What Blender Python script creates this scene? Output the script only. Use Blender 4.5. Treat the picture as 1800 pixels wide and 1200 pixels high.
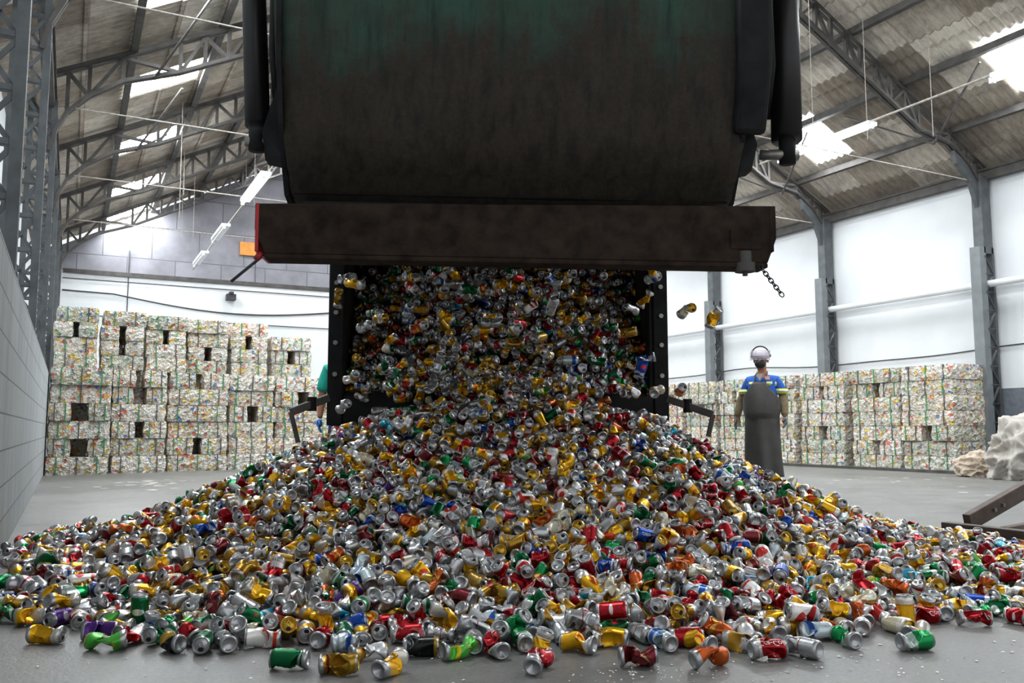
import bpy, bmesh, math, random
import numpy as np
from mathutils import Vector, Matrix, Quaternion, Euler
# ================================================================= camera, sky, exposure
scene = bpy.context.scene
for o in list(bpy.data.objects): bpy.data.objects.remove(o)
C = scene.collection
YAW, PITCH, EYE = math.radians(27), math.atan(155/1524), 0.75     # the hall runs along +Y; the camera looks 27 degrees to the right of it
cam_d = bpy.data.cameras.new('camera'); cam_d.sensor_width = 36; cam_d.lens = 1524/1800*36
cam_d.clip_start = .05; cam_d.clip_end = 200
cam = bpy.data.objects.new('camera', cam_d); C.objects.link(cam)
cam.location = (0, 0, EYE); cam.rotation_euler = (math.pi/2+PITCH, 0, -YAW)
scene.camera = cam
SKY, SKYLIGHT, TUBE = .72, 34.0, 14.0
w = bpy.data.worlds.new('daylight'); scene.world = w; w.use_nodes = True
bg = w.node_tree.nodes['Background']; bg.inputs[0].default_value = (.93, .97, 1, 1); bg.inputs[1].default_value = SKY
scene.view_settings.view_transform = 'Standard'; scene.view_settings.look = 'None'
scene.view_settings.gamma = 1; scene.view_settings.use_curve_mapping = False
scene.view_settings.exposure = .62
# ================================================================= helpers
cY, sY = math.cos(YAW), math.sin(YAW)
def W(x, y, z=0.0):
    """view-aligned floor coordinates (x across, y away) -> hall coordinates"""
    return Vector((x*cY+y*sY, -x*sY+y*cY, z))
RZ = Matrix.Rotation(-YAW, 4, 'Z')
TRY = math.radians(4.5)
TRUCK = RZ @ Matrix.Translation((.03, 4.3, 0)) @ Matrix.Rotation(TRY, 4, 'Z')     # the truck stands square to its own axes
class MB:
    def __init__(s): s.v = []; s.f = []; s.mi = []; s.m = 0
    def add(s, vs, fs):
        n = len(s.v); s.v += [tuple(v) for v in vs]; s.f += [tuple(n+i for i in f) for f in fs]; s.mi += [s.m]*len(fs); return s
    def box(s, x0, x1, y0, y1, z0, z1):
        return s.add([(x, y, z) for z in (z0, z1) for y in (y0, y1) for x in (x0, x1)], [(0, 2, 3, 1), (4, 5, 7, 6), (0, 1, 5, 4), (2, 6, 7, 3), (0, 4, 6, 2), (1, 3, 7, 5)])
    def bar(s, a, b, w=.05, h=None, up=(0, 0, 1)):
        a, b = Vector(a), Vector(b); h = h or w; d = (b-a).normalized(); up = Vector(up)
        if abs(d.dot(up)) > .98: up = Vector((1, 0, 0)) if abs(d.x) < .9 else Vector((0, 1, 0))
        r = d.cross(up).normalized()*w/2; u = r.cross(d).normalized()*h/2
        vs = [p+i*r+j*u for p in (a, b) for i, j in ((-1, -1), (1, -1), (1, 1), (-1, 1))]
        return s.add(vs, [(0, 3, 2, 1), (4, 5, 6, 7), (0, 1, 5, 4), (1, 2, 6, 5), (2, 3, 7, 6), (3, 0, 4, 7)])
    def angle(s, a, b, w=.06, up=(0, 0, 1)):
        """an L-section steel bar"""
        a, b = Vector(a), Vector(b); d = (b-a).normalized(); up = Vector(up)
        if abs(d.dot(up)) > .98: up = Vector((0, 1, 0))
        r = d.cross(up).normalized(); u = r.cross(d).normalized(); t = w*.12
        s.bar(a, b, w, t, up); q = r*(w/2-t/2)+u*(w/2); return s.bar(a+q, b+q, t, w, up)
    def tube(s, pts, r, n=10, caps=True):
        pts = [Vector(p) for p in pts]; rs = r if isinstance(r, (list, tuple)) else [r]*len(pts); vs = []; fs = []
        pu = None
        for i, p in enumerate(pts):
            d = (pts[min(i+1, len(pts)-1)]-pts[max(i-1, 0)]).normalized()
            if pu is None: pu = Vector((0, 0, 1)) if abs(d.z) < .9 else Vector((1, 0, 0))
            u = (pu-d*pu.dot(d)).normalized(); v = d.cross(u); pu = u
            vs += [p+rs[i]*(math.cos(6.28318*k/n)*u+math.sin(6.28318*k/n)*v) for k in range(n)]
        for i in range(len(pts)-1):
            for k in range(n): fs.append((i*n+k, i*n+(k+1) % n, (i+1)*n+(k+1) % n, (i+1)*n+k))
        if caps: fs += [tuple(range(n))[::-1], tuple((len(pts)-1)*n+k for k in range(n))]
        return s.add(vs, fs)
    def prism(s, poly, x0, x1, plane='yz'):
        """poly of two coordinates, pushed along the third"""
        n = len(poly)
        f = {'yz': lambda a, b, t: (t, a, b), 'xz': lambda a, b, t: (a, t, b), 'xy': lambda a, b, t: (a, b, t)}[plane]
        vs = [f(a, b, x0) for a, b in poly]+[f(a, b, x1) for a, b in poly]
        return s.add(vs, [tuple(range(n))[::-1], tuple(range(n, 2*n))]+[(i, (i+1) % n, n+(i+1) % n, n+i) for i in range(n)])
    def build(s, name, mats, parent=None, smooth=False, M=None, bevel=0, fixn=True):
        me = bpy.data.meshes.new(name); me.from_pydata(s.v, [], s.f)
        mats = mats if isinstance(mats, (list, tuple)) else [mats]
        for m in mats: me.materials.append(m)
        if len(mats) > 1: me.polygons.foreach_set('material_index', s.mi)
        if M is not None: me.transform(M)
        if fixn:
            bm = bmesh.new(); bm.from_mesh(me); bmesh.ops.recalc_face_normals(bm, faces=bm.faces); bm.to_mesh(me); bm.free()
        if smooth: me.polygons.foreach_set('use_smooth', [True]*len(me.polygons))
        me.update()
        o = bpy.data.objects.new(name, me); C.objects.link(o); o.parent = parent
        if bevel:
            b = o.modifiers.new('bevel', 'BEVEL'); b.width = bevel; b.segments = 2; b.limit_method = 'ANGLE'
        return o
def tag(o, label, cat, group=None, kind=None):
    o['label'] = label; o['category'] = cat
    if group: o['group'] = group
    if kind: o['kind'] = kind
    return o
def thing(name, label, cat, loc=(0, 0, 0), rz=0.0, group=None):
    o = bpy.data.objects.new(name, None); C.objects.link(o); o.location = loc; o.rotation_euler = (0, 0, rz)
    o.empty_display_size = .1
    return tag(o, label, cat, group)
def struct_(o): o['kind'] = 'structure'; return o
# ----------------------------------------------------------------- materials
def rgb(h):
    h = h.lstrip('#'); f = lambda c: ((c/255+.055)/1.055)**2.4 if c/255 > .04045 else c/255/12.92
    return tuple(f(int(h[i:i+2], 16)) for i in (0, 2, 4))+(1,)
class NT:
    def __init__(s, name):
        s.m = bpy.data.materials.new(name); s.m.use_nodes = True; s.t = s.m.node_tree; s.b = s.t.nodes['Principled BSDF']
    def n(s, typ, **kw):
        nd = s.t.nodes.new(typ); ins = kw.pop('ins', {})
        for k, v in kw.items(): setattr(nd, k, v)
        for k, v in ins.items(): s.set(nd.inputs[k], v)
        return nd
    def set(s, sock, v):
        if isinstance(v, bpy.types.NodeSocket): s.t.links.new(v, sock)
        else: sock.default_value = v
    def ramp(s, fac, stops, mode='LINEAR'):
        r = s.n('ShaderNodeValToRGB'); r.color_ramp.interpolation = mode; e = r.color_ramp.elements
        while len(e) > 1: e.remove(e[-1])
        e[0].position = stops[0][0]; e[0].color = stops[0][1]
        for p, c in stops[1:]: q = e.new(p); q.color = c
        s.set(r.inputs[0], fac); return r.outputs[0]
    def mix(s, fac, a, b, typ='MIX'):
        m = s.n('ShaderNodeMix', data_type='RGBA', blend_type=typ); s.set(m.inputs[0], fac); s.set(m.inputs[6], a); s.set(m.inputs[7], b); return m.outputs[2]
    def math(s, op, a, b=0.0, c=0.0):
        m = s.n('ShaderNodeMath', operation=op); s.set(m.inputs[0], a); s.set(m.inputs[1], b)
        if op in ('COMPARE', 'MULTIPLY_ADD'): s.set(m.inputs[2], c)
        return m.outputs[0]
    def coord(s, kind='Object', scale=None, loc=None):
        c = s.n('ShaderNodeTexCoord').outputs[kind]
        if scale or loc:
            mp = s.n('ShaderNodeMapping'); s.set(mp.inputs[0], c)
            if scale: mp.inputs['Scale'].default_value = scale
            if loc: mp.inputs['Location'].default_value = loc
            c = mp.outputs[0]
        return c
    def noise(s, vec, scale, detail=4, rough=.55): return s.n('ShaderNodeTexNoise', ins={'Vector': vec, 'Scale': scale, 'Detail': detail, 'Roughness': rough}).outputs[0]
    def bump(s, h, strength=.3, dist=.02):
        b = s.n('ShaderNodeBump', ins={'Height': h, 'Strength': strength, 'Distance': dist}); s.t.links.new(b.outputs[0], s.b.inputs['Normal'])
    def out(s, color=None, rough=None, metal=None, spec=None):
        if color is not None: s.set(s.b.inputs['Base Color'], color)
        if rough is not None: s.set(s.b.inputs['Roughness'], rough)
        if metal is not None: s.set(s.b.inputs['Metallic'], metal)
        if spec is not None: s.set(s.b.inputs['Specular IOR Level'], spec)
        return s.m
def g(v): return (v, v, v, 1)
def plain(name, col, rough=.6, metal=0.0, nz=.25, scale=8.0, bump=.1):
    t = NT(name); c = t.coord(); n = t.noise(c, scale)
    col = rgb(col) if isinstance(col, str) else col
    lo = tuple(x*(1-nz) for x in col[:3])+(1,); hi = tuple(min(1, x*(1+nz)) for x in col[:3])+(1,)
    if bump: t.bump(n, bump, .01)
    return t.out(t.ramp(n, [(.3, lo), (.7, hi)]), rough, metal)
def emit(name, col, s):
    t = NT(name); t.b.inputs['Emission Color'].default_value = col; t.b.inputs['Emission Strength'].default_value = s
    return t.out(col, .5)
def m_floor():
    t = NT('concrete_floor'); c = t.coord()
    a = t.noise(c, .35, 6, .6); b = t.noise(c, 3.0, 8, .65); f = t.noise(c, 60, 4, .7)
    st = t.noise(t.coord(scale=(1, .35, 1)), 1.3, 6, .7)
    col = t.ramp(a, [(.3, (.15, .145, .14, 1)), (.55, (.22, .215, .205, 1)), (.75, (.28, .275, .265, 1))])
    col = t.mix(.5, col, t.ramp(b, [(.3, g(.13)), (.7, g(.42))]), 'OVERLAY')
    col = t.mix(t.ramp(st, [(.52, g(0)), (.7, g(.55))]), col, rgb('#5d5a57'))
    col = t.mix(.35, col, t.ramp(f, [(.35, g(.15)), (.65, g(.6))]), 'OVERLAY')
    t.bump(t.math('ADD', t.math('MULTIPLY', f, .5), b), .35, .01)
    return t.out(col, t.ramp(b, [(.3, g(.34)), (.7, g(.52))]), 0.0, .8)
def m_blocks(name, base, joint, bw, bh, stain):
    t = NT(name); c = t.coord()
    sp = t.n('ShaderNodeSeparateXYZ', ins={0: c}); cb = t.n('ShaderNodeCombineXYZ')
    t.set(cb.inputs[0], t.math('ADD', sp.outputs[1], sp.outputs[0])); t.set(cb.inputs[1], sp.outputs[2])
    br = t.n('ShaderNodeTexBrick', ins={'Vector': cb.outputs[0], 'Scale': 1.0, 'Brick Width': bw, 'Row Height': bh, 'Mortar Size': .006, 'Mortar Smooth': .3, 'Color1': rgb(base), 'Color2': tuple(x*.93 for x in rgb(base)[:3])+(1,), 'Mortar': rgb(joint)})
    n = t.noise(t.coord(scale=(1, 1, .3)), 3, 8, .7); n2 = t.noise(c, 30, 4)
    col = t.mix(t.ramp(n, [(.45, g(0)), (.75, g(.7))]), br.outputs[0], rgb(stain))
    t.bump(t.math('SUBTRACT', t.math('MULTIPLY', n2, .3), br.outputs[1]), .4, .01)
    return t.out(col, .75)
def m_wall_right():
    t = NT('painted_wall'); c = t.coord(); z = t.n('ShaderNodeSeparateXYZ', ins={0: c}).outputs[2]
    n = t.noise(c, .8, 5); f = t.noise(c, 12, 5)
    white = t.ramp(n, [(.3, (.62, .64, .67, 1)), (.7, (.72, .74, .76, 1))])
    dado = t.ramp(f, [(.3, rgb('#5b6068')), (.7, rgb('#71767e'))])
    col = t.mix(t.math('GREATER_THAN', z, 1.5), dado, white)
    t.bump(f, .15, .01); return t.out(col, .7)
def m_wall_back():
    t = NT('back_wall_paint'); c = t.coord(); sp = t.n('ShaderNodeSeparateXYZ', ins={0: c}); z = sp.outputs[2]
    cb = t.n('ShaderNodeCombineXYZ'); t.set(cb.inputs[0], sp.outputs[0]); t.set(cb.inputs[1], z)
    br = t.n('ShaderNodeTexBrick', ins={'Vector': cb.outputs[0], 'Scale': 1.0, 'Brick Width': 1.3, 'Row Height': .95, 'Mortar Size': .012, 'Color1': rgb('#94929a'), 'Color2': rgb('#86858d'), 'Mortar': rgb('#55545a')})
    n = t.noise(c, 1.1, 7, .65)
    grey = t.mix(t.ramp(n, [(.4, g(0)), (.7, g(.75))]), br.outputs[0], rgb('#6b6a70'))
    white = t.ramp(n, [(.3, (.70, .72, .74, 1)), (.7, (.80, .81, .82, 1))])
    col = t.mix(t.math('GREATER_THAN', z, 5.2), white, grey)
    return t.out(col, .8)
def m_roof():
    t = NT('fibre_cement_sheet'); c = t.coord(); sp = t.n('ShaderNodeSeparateXYZ', ins={0: c})
    cb = t.n('ShaderNodeCombineXYZ'); t.set(cb.inputs[0], sp.outputs[1]); t.set(cb.inputs[1], sp.outputs[0])
    br = t.n('ShaderNodeTexBrick', offset=0.0, ins={'Vector': cb.outputs[0], 'Scale': 1.0, 'Brick Width': 1.06, 'Row Height': 1.24, 'Mortar Size': .012, 'Color1': g(0), 'Color2': g(1), 'Mortar': g(.2), 'Bias': 0.0})
    base = t.ramp(br.outputs[0], [(0, rgb('#857a6e')), (.35, rgb('#a79c8f')), (.7, rgb('#c3baae')), (1, rgb('#d6cfc4'))])
    n = t.noise(c, 1.2, 8, .7); f = t.noise(t.coord(scale=(.5, 3, 1)), 9, 6, .7)
    col = t.mix(t.ramp(n, [(.45, g(0)), (.72, g(.7))]), base, rgb('#5b4f45'))
    col = t.mix(.6, col, t.ramp(f, [(.3, g(.2)), (.7, g(.65))]), 'OVERLAY')
    t.bump(f, .3, .02); return t.out(col, .9)
def m_truck():
    t = NT('grimy_truck_paint'); c = t.coord(); z = t.n('ShaderNodeSeparateXYZ', ins={0: c}).outputs[2]
    n = t.noise(c, 1.6, 8, .65); d = t.noise(t.coord(scale=(6, 6, .5)), 3, 6, .6); f = t.noise(c, 45, 5, .7)
    paint = t.mix(n, (.020, .095, .068, 1), (.055, .135, .105, 1))
    dark_brown = t.mix(f, (.014, .011, .008, 1), (.055, .042, .030, 1))
    # the green passes into dark brown towards the lower belly of the tailgate
    k = t.math('ADD', t.math('MULTIPLY', t.math('SUBTRACT', z, 2.62), 1.4), t.math('MULTIPLY', t.math('SUBTRACT', n, .5), 2.4))
    k = t.math('ADD', k, t.math('MULTIPLY', t.math('SUBTRACT', d, .5), 1.2))
    col = t.mix(t.ramp(k, [(-.0, g(0)), (.95, g(1))]), dark_brown, paint)
    col = t.mix(t.ramp(d, [(.45, g(0)), (.7, g(.7))]), col, rgb('#14110f'))
    col = t.mix(t.ramp(f, [(.62, g(0)), (.75, g(.2))]), col, rgb('#5a5b52'))
    t.bump(t.math('ADD', f, d), .35, .01)
    return t.out(col, t.ramp(n, [(.3, g(.55)), (.7, g(.85))]), 0.0, .25)
def m_bale():
    t = NT('pressed_cans'); c = t.coord(); info = t.n('ShaderNodeObjectInfo')
    v = t.n('ShaderNodeVectorMath', operation='ADD'); t.set(v.inputs[0], c)
    cb = t.n('ShaderNodeCombineXYZ'); 
    for i in range(3): t.set(cb.inputs[i], t.math('MULTIPLY', info.outputs['Random'], 37.0+i*11))
    t.set(v.inputs[1], cb.outputs[0]); p = v.outputs[0]
    nz = t.n('ShaderNodeTexNoise', ins={'Vector': p, 'Scale': 9.0, 'Detail': 3}); 
    wv = t.n('ShaderNodeVectorMath', operation='MULTIPLY_ADD'); t.set(wv.inputs[0], nz.outputs[1]); wv.inputs[1].default_value = (.09, .09, .09); t.set(wv.inputs[2], p)
    vo = t.n('ShaderNodeTexVoronoi', ins={'Vector': wv.outputs[0], 'Scale': 19.0, 'Randomness': 1.0})
    r = t.n('ShaderNodeSeparateXYZ'); t.set(r.inputs[0], vo.outputs['Color'])
    pal = t.ramp(r.outputs[0], [(0, (.86, .84, .80, 1)), (.18, (.66, .63, .58, 1)), (.34, (.93, .92, .89, 1)), (.50, (.42, .39, .36, 1)), (.60, (.80, .52, .12, 1)), (.65, (.88, .85, .80, 1)), (.74, (.62, .16, .12, 1)), (.775, (.72, .66, .60, 1)), (.86, (.22, .42, .27, 1)), (.885, (.80, .36, .13, 1)), (.91, (.13, .24, .52, 1)), (.925, (.90, .86, .80, 1))], 'CONSTANT')
    v2 = t.n('ShaderNodeTexVoronoi', ins={'Vector': wv.outputs[0], 'Scale': 48.0}); r2 = t.n('ShaderNodeSeparateXYZ'); t.set(r2.inputs[0], v2.outputs['Color'])
    col = t.mix(.5, pal, t.ramp(r2.outputs[0], [(0, g(.45)), (.2, g(.62)), (.6, g(.92))], 'CONSTANT'), 'OVERLAY')
    ed = t.n('ShaderNodeTexVoronoi', feature='DISTANCE_TO_EDGE', ins={'Vector': wv.outputs[0], 'Scale': 19.0})
    col = t.mix(t.ramp(ed.outputs[0], [(0, g(.45)), (.05, g(0))]), col, rgb('#4a423c'))  # shade in the creases between pressed cans, put into the colour
    tint = t.ramp(info.outputs['Random'], [(0, (1, .95, .9, 1)), (.3, (.78, .75, .68, 1)), (.5, (1, .97, .94, 1)), (.75, (.64, .66, .60, 1)), (1, (1, .9, .82, 1))])
    col = t.mix(1.0, col, tint, 'MULTIPLY')
    t.bump(t.math('ADD', v2.outputs['Distance'], t.math('MULTIPLY', vo.outputs['Distance'], 1.5)), .9, .02)
    return t.out(col, .38, .25)
M = {}
M['floor'] = m_floor()
M['blocks'] = m_blocks('painted_block_wall', '#a9adaf', '#6e7274', .42, .21, '#7d8385')
M['wall_r'] = m_wall_right(); M['wall_b'] = m_wall_back()
t = NT('translucent_side_sheet'); tb = t.n('ShaderNodeBsdfTranslucent', ins={'Color': rgb('#f2f8fb')}); ms = t.n('ShaderNodeMixShader', ins={'Fac': .75})
t.set(t.b.inputs['Base Color'], rgb('#eef1f3')); t.t.links.new(t.b.outputs[0], ms.inputs[1]); t.t.links.new(tb.outputs[0], ms.inputs[2]); t.t.links.new(ms.outputs[0], t.t.nodes['Material Output'].inputs[0]); M['wall_l'] = t.m
M['roof'] = m_roof()
M['steel'] = plain('grey_painted_steel', (.085, .092, .098, 1), .55, .2, .25, 6)
M['steel_l'] = plain('pale_grey_steel', (.165, .180, .190, 1), .5, .2, .15, 5)
M['steel_d'] = plain('dirty_roof_steel', '#4e4b49', .7, .2, .35, 5)
M['rod'] = plain('dusty_tie_rod', '#a39c94', .8, 0, .3, 20)
M['pipe'] = plain('white_pipe', '#dadde0', .5, 0, .05, 4, 0)
M['cable'] = plain('dark_cable', '#3a3a3e', .7)
M['sky'] = emit('daylit_translucent_sheet', (.93, .98, 1, 1), SKYLIGHT)
M['tube'] = emit('lit_fluorescent_tube', (.95, .98, 1, 1), TUBE)
M['tube_off'] = plain('unlit_white_fitting', '#e8eaec', .4, 0, .05)
M['truck'] = m_truck()
M['truck_d'] = plain('black_greasy_steel', (.012, .012, .013, 1), .8, 0, .5, 7); M['truck_d'].node_tree.nodes['Principled BSDF'].inputs['Specular IOR Level'].default_value = .25
M['bumper'] = plain('brown_scuffed_beam', (.026, .017, .012, 1), .8, 0, .6, 11, .3); M['bumper'].node_tree.nodes['Principled BSDF'].inputs['Specular IOR Level'].default_value = .15
M['cyl'] = plain('hydraulic_cylinder_paint', '#1d1a1b', .35, .3, .4, 6)
M['red'] = plain('red_paint', '#b0252c', .5)
M['bolt'] = plain('worn_bolt_steel', '#8b8985', .4, .8, .2, 30)
M['chain'] = plain('chain_steel', '#2b2b2c', .45, .6)
M['rubber'] = plain('tyre_rubber', '#1b1b1b', .85)
M['bale'] = m_bale()
M['strap_g'] = plain('green_strap', (.06, .25, .11, 1), .5); M['strap_d'] = plain('dark_wire', '#565450', .6)
M['beam'] = plain('brown_steel_frame', '#584a43', .6, .3, .3, 9, .2)
M['orange'] = plain('orange_board', '#e08a3c', .6)
M['sack'] = plain('white_woven_sack', (.43, .40, .36, 1), .8, 0, .14, 7, .5)
M['sack2'] = plain('beige_woven_sack', '#b9a998', .85, 0, .2, 9, .5)
M['scrap'] = plain('dull_scrap_plastic', '#8a6f68', .6, 0, .4, 12, .5)
# ================================================================= the hall
XL, XR, YB, YF = -.33, 15.2, 27.0, -3.5
XC = (XL-.1+XR)/2; EAVE = 6.02; SL = .5
PEAK = EAVE+SL*(XC+.45)
def roof_z(x): return EAVE+SL*(x+.45) if x < XC else PEAK-(PEAK-5.74)*(x-XC)/(XR-XC)
mb = MB(); mb.add([(x, y, 0) for y in (-8, 32) for x in (-6, 20)], [(0, 1, 3, 2)]); mb.add([(x, y, -.15) for y in (-8, 32) for x in (-6, 20)], [(0, 2, 3, 1)])
fl = MB().box(-6, 20, -8, 32, -.15, 0).build('floor', M['floor']); struct_(fl)
struct_(MB().box(XL-.2, XL, 1.0, YB, 0, 1.70).build('wall_left', M['blocks']))
struct_(MB().add([(XL-.75, YF, 0), (XL-.75, YB, 0), (XL-.75, YB, 5.6), (XL-.75, YF, 5.6)], [(0, 1, 2, 3)]).build('wall_left_upper', M['wall_l']))
struct_(MB().box(XR, XR+.2, YF, YB, 0, 5.6).build('wall_right', M['wall_r']))
bw = MB().prism([(XL-.75, 0), (XR+.2, 0), (XR+.2, 5.6), (XC, roof_z(XC)), (XL-.75, 5.55)], YB, YB+.2, 'xz'); struct_(bw.build('wall_back', M['wall_b']))
struct_(MB().box(XR-1.75, XR-1.6, 7.0, 26, 0, .05).build('trim_1', M['steel_d']))
struct_(MB().box(XL, XR, YB-.06, YB, 5.12, 5.24).build('trim_2', M['steel_d']))
# corrugated roof: two slopes of waved sheets, each course lapping the one below
HOLE_L = [(.68, 1.86, a, a+.95) for a in (4.2, 8.0, 11.75, 15.35, 19.1, 22.9, 26.0)]+[(4.4, 5.6, a, a+.95) for a in (5.0, 9.0, 12.6, 16.4, 20.2, 23.6)]
HOLE_R = [(12.98, 14.17, a, a+.95) for a in (1.0, 4.2, 7.7, 12.2, 16.1, 19.9, 23.6)]+[(9.2, 10.4, a, a+.95) for a in (3.0, 9.8, 13.6, 17.4, 21.2)]  # both upper lines have more sheets at the back, added to brighten it
def slope(name, x_eave, x_ridge, holes):
    nx = 14; ny = int((YB+.2-YF)/.0442); V = []; F = []
    xs = []; sg = 1 if x_ridge > x_eave else -1
    for i in range(nx):                                     # course i, with its lap
        a = x_eave+(x_ridge-x_eave)*i/nx; b = x_eave+(x_ridge-x_eave)*(i+1)/nx+sg*.06
        xs.append((a, b))
    for (a, b) in xs:
        for q in range(1):
            base = len(V)
            for x, dz in ((a, -.012), ((a+b)/2, 0), (b, .014)):
                for j in range(ny+1):
                    y = YF+(YB+.2-YF)*j/ny
                    V.append((x, y, roof_z(x)+.03+dz+.026*math.cos(2*math.pi*y/.177)))
            for k in range(2):
                xm = (V[base+k*(ny+1)][0]+V[base+(k+1)*(ny+1)][0])/2
                for j in range(ny):
                    ym = YF+(YB+.2-YF)*(j+.5)/ny
                    if any(h[0] < xm < h[1] and h[2] < ym < h[3] for h in holes): continue
                    i0 = base+k*(ny+1)+j; F.append((i0, i0+1, i0+ny+2, i0+ny+1))
    m = MB(); m.v = V; m.f = F; m.mi = [0]*len(F)
    return struct_(m.build(name, M['roof'], smooth=True, fixn=False))
slope('ceiling', -1.3, XC, HOLE_L)
slope('ceiling_right', XR+.3, XC, HOLE_R)
nth = ['first', 'second', 'third', 'fourth', 'fifth', 'sixth', 'seventh', 'eighth', 'ninth', 'tenth', 'eleventh', 'twelfth', 'thirteenth', 'fourteenth', 'fifteenth', 'sixteenth', 'seventeenth', 'eighteenth', 'nineteenth', 'twentieth', 'twenty-first', 'twenty-second', 'twenty-third', 'twenty-fourth', 'twenty-fifth', 'twenty-sixth', 'twenty-seventh', 'twenty-eighth', 'twenty-ninth', 'thirtieth']
def sheet(h, label):
    V = []; F = []; n = 22
    for x in (h[0]-.04, h[1]+.04):
        for j in range(n+1):
            y = h[2]-.03+(h[3]-h[2]+.06)*j/n; V.append((x, y, roof_z(x)+.05+.026*math.cos(2*math.pi*y/.177)))
    for j in range(n): F.append((j, j+1, j+n+2, j+n+1))
    m = MB(); m.v = V; m.f = F; m.mi = [0]*n
    o = m.build('skylight', M['sky'], smooth=True, fixn=False); tag(o, label, 'skylight', 'translucent skylight sheets in the roof')
for side, H in (('left', HOLE_L), ('right', HOLE_R)):
    far = sorted(H, key=lambda h: -h[2]); low = [h for h in far if h[0] < 2 or h[0] > 12]; up = [h for h in far if h not in low]
    for nm, L in (('lower', low), ('upper', up)):
        for i, h in enumerate(L): sheet(h, f'bright translucent roof sheet, {nm} line of the {side} slope, {nth[i]} from the back wall')
# purlins
PX = [.62, 1.9, 3.14, 4.38, 5.62, 6.86]
for i, x in enumerate(PX):
    for side, xx in (('left', x), ('right', 15.45-1.25*(i+1))):
        z = roof_z(xx)-.06
        m = MB().bar((xx, YF, z), (xx, YB, z), .07, .12)
        m.bar((xx+.03, YF, z-.055), (xx+.03, YB, z-.055), .07, .012)
        tag(m.build('purlin', M['steel_d']), f'dark steel purlin under the {side} roof slope, {nth[i]} up from the {side} eave', 'beam', 'roof purlins')
for side, xx in (('left', XL-.12), ('right', XR-.1)):
    m = MB().box(xx-.06, xx+.06, YF, YB, 5.40, 5.56); m.box(xx-.09, xx+.09, YF, YB, 5.56, 5.6)
    tag(m.build('eave_beam', M['steel_d']), f'long dark steel eave beam along the top of the {side} wall', 'beam')
# trusses
TY = [-1.26, 2.54, 6.34, 10.14, 13.9, 17.7, 21.5, 25.3]
def truss(y, label):
    t = thing('roof_truss', label, 'roof truss', (XC, y, 0), 0, 'steel lattice roof trusses')
    off = Vector((-XC, -y, 0)); T = Matrix.Translation(off)
    a = MB(); b = MB(); wb = MB()
    topz = lambda x: roof_z(x)-.16
    for s in (-1, 1):
        e = XL-.12 if s < 0 else XR-.1
        X = lambda u: e-s*u            # u runs from the eave to the ridge
        U = abs(XC-e)
        for yy in (-.045, .045): a.angle((X(-.0), y+yy, topz(X(0))), (X(U), y+yy, topz(XC)), .07)
        P = [(0.02, 4.75), (.08, 5.05), (.22, 5.36), (.5, 5.66), (.95, 5.97)]
        n = 17; us = [1.75+(U-1.75)*k/n for k in range(n+1)]
        P += [(u, topz(X(u))-.47) for u in us]
        pts = [(X(u), y, z) for u, z in P]
        for p, q in zip(pts, pts[1:]):
            for yy in (-.045, .045): b.bar((p[0], p[1]+yy, p[2]), (q[0], q[1]+yy, q[2]), .06, .05)
        tops = [(X(u), y, topz(X(u))) for u, z in P]
        for i in range(2, len(P)-1):
            wb.bar(tops[i], pts[i], .055, .07, (0, 1, 0)); wb.bar(pts[i], tops[i+1], .05, .06, (0, 1, 0)) if i % 2 else wb.bar(tops[i], pts[i+1], .05, .06, (0, 1, 0))
    a.build('top_chord', M['steel_d'], t, M=T); b.build('bottom_chord', M['steel_d'], t, M=T); wb.build('web_bars', M['steel_d'], t, M=T)
for i, y in enumerate(TY): truss(y, f'steel lattice roof truss across the hall, {nth[len(TY)-1-i]} counting from the back wall')
# right hand columns: box shaft on top, channel and lattice below
for i, y in enumerate(TY):
    t = thing('steel_column', f'grey steel column on the right wall, {nth[len(TY)-1-i]} from the back wall', 'column', (15.0, y, 0), 0, 'steel columns along the right wall')
    MB().box(-.14, .12, -.1, .1, 3.98, 5.45).build('shaft', M['steel'], t, bevel=.006)
    MB().prism([(-.14, 4.85), (-.14, 5.5), (-.75, 5.85), (-.68, 5.62), (-.33, 5.3)], -.04, .04, 'xz').build('gusset', M['steel'], t)
    MB().box(-.27, -.17, -.1, .1, 0, 4.1).box(-.17, -.1, -.1, -.085, 0, 4.1).box(-.17, -.1, .085, .1, 0, 4.1).build('channel', M['steel_l'], t)
    MB().box(.08, .14, -.1, .1, 0, 4.1).build('rear_channel', M['steel'], t)
    l = MB(); z = .2; k = 0
    while z < 3.9:
        for yy in (-.09, .09):
            l.bar((-.14, yy, z), (.1, yy, z), .012, .04, (0, 1, 0)); a, b = (-.14, .1) if k % 2 else (.1, -.14)
            l.bar((a, yy, z), (b, yy, z+.34), .012, .04, (0, 1, 0))
        z += .34; k += 1
    l.build('lattice', M['steel'], t)
    MB().box(-.32, .18, -.18, .18, 0, .03).build('base_plate', M['steel'], t)
# left hand columns and the cross braced frames between them
for i, y in enumerate(TY):
    t = thing('steel_column', f'slim lattice steel column on the left side, {nth[len(TY)-1-i]} from the back wall', 'column', (XL-.09, y, 0), 0, 'steel columns along the left wall')
    MB().box(0, .075, -.06, .06, 1.7, 5.5).build('front_chord', M['steel'], t)
    MB().box(-.30, -.225, -.06, .06, 1.7, 5.5).build('rear_chord', M['steel'], t)
    MB().box(-.32, .09, -.1, .1, 1.70, 1.74).build('base_plate', M['steel'], t)
    l = MB(); z = 1.85
    while z < 5.3:
        l.angle((-.24, -.03, z), (.02, -.03, z), .045); l.bar((-.24, -.045, z), (.02, -.045, z+.36), .035, .012, (0, 1, 0)); l.bar((-.24, -.02, z+.36), (.02, -.02, z), .035, .012, (0, 1, 0)); z += .36
    l.build('lattice', M['steel'], t)
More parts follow.
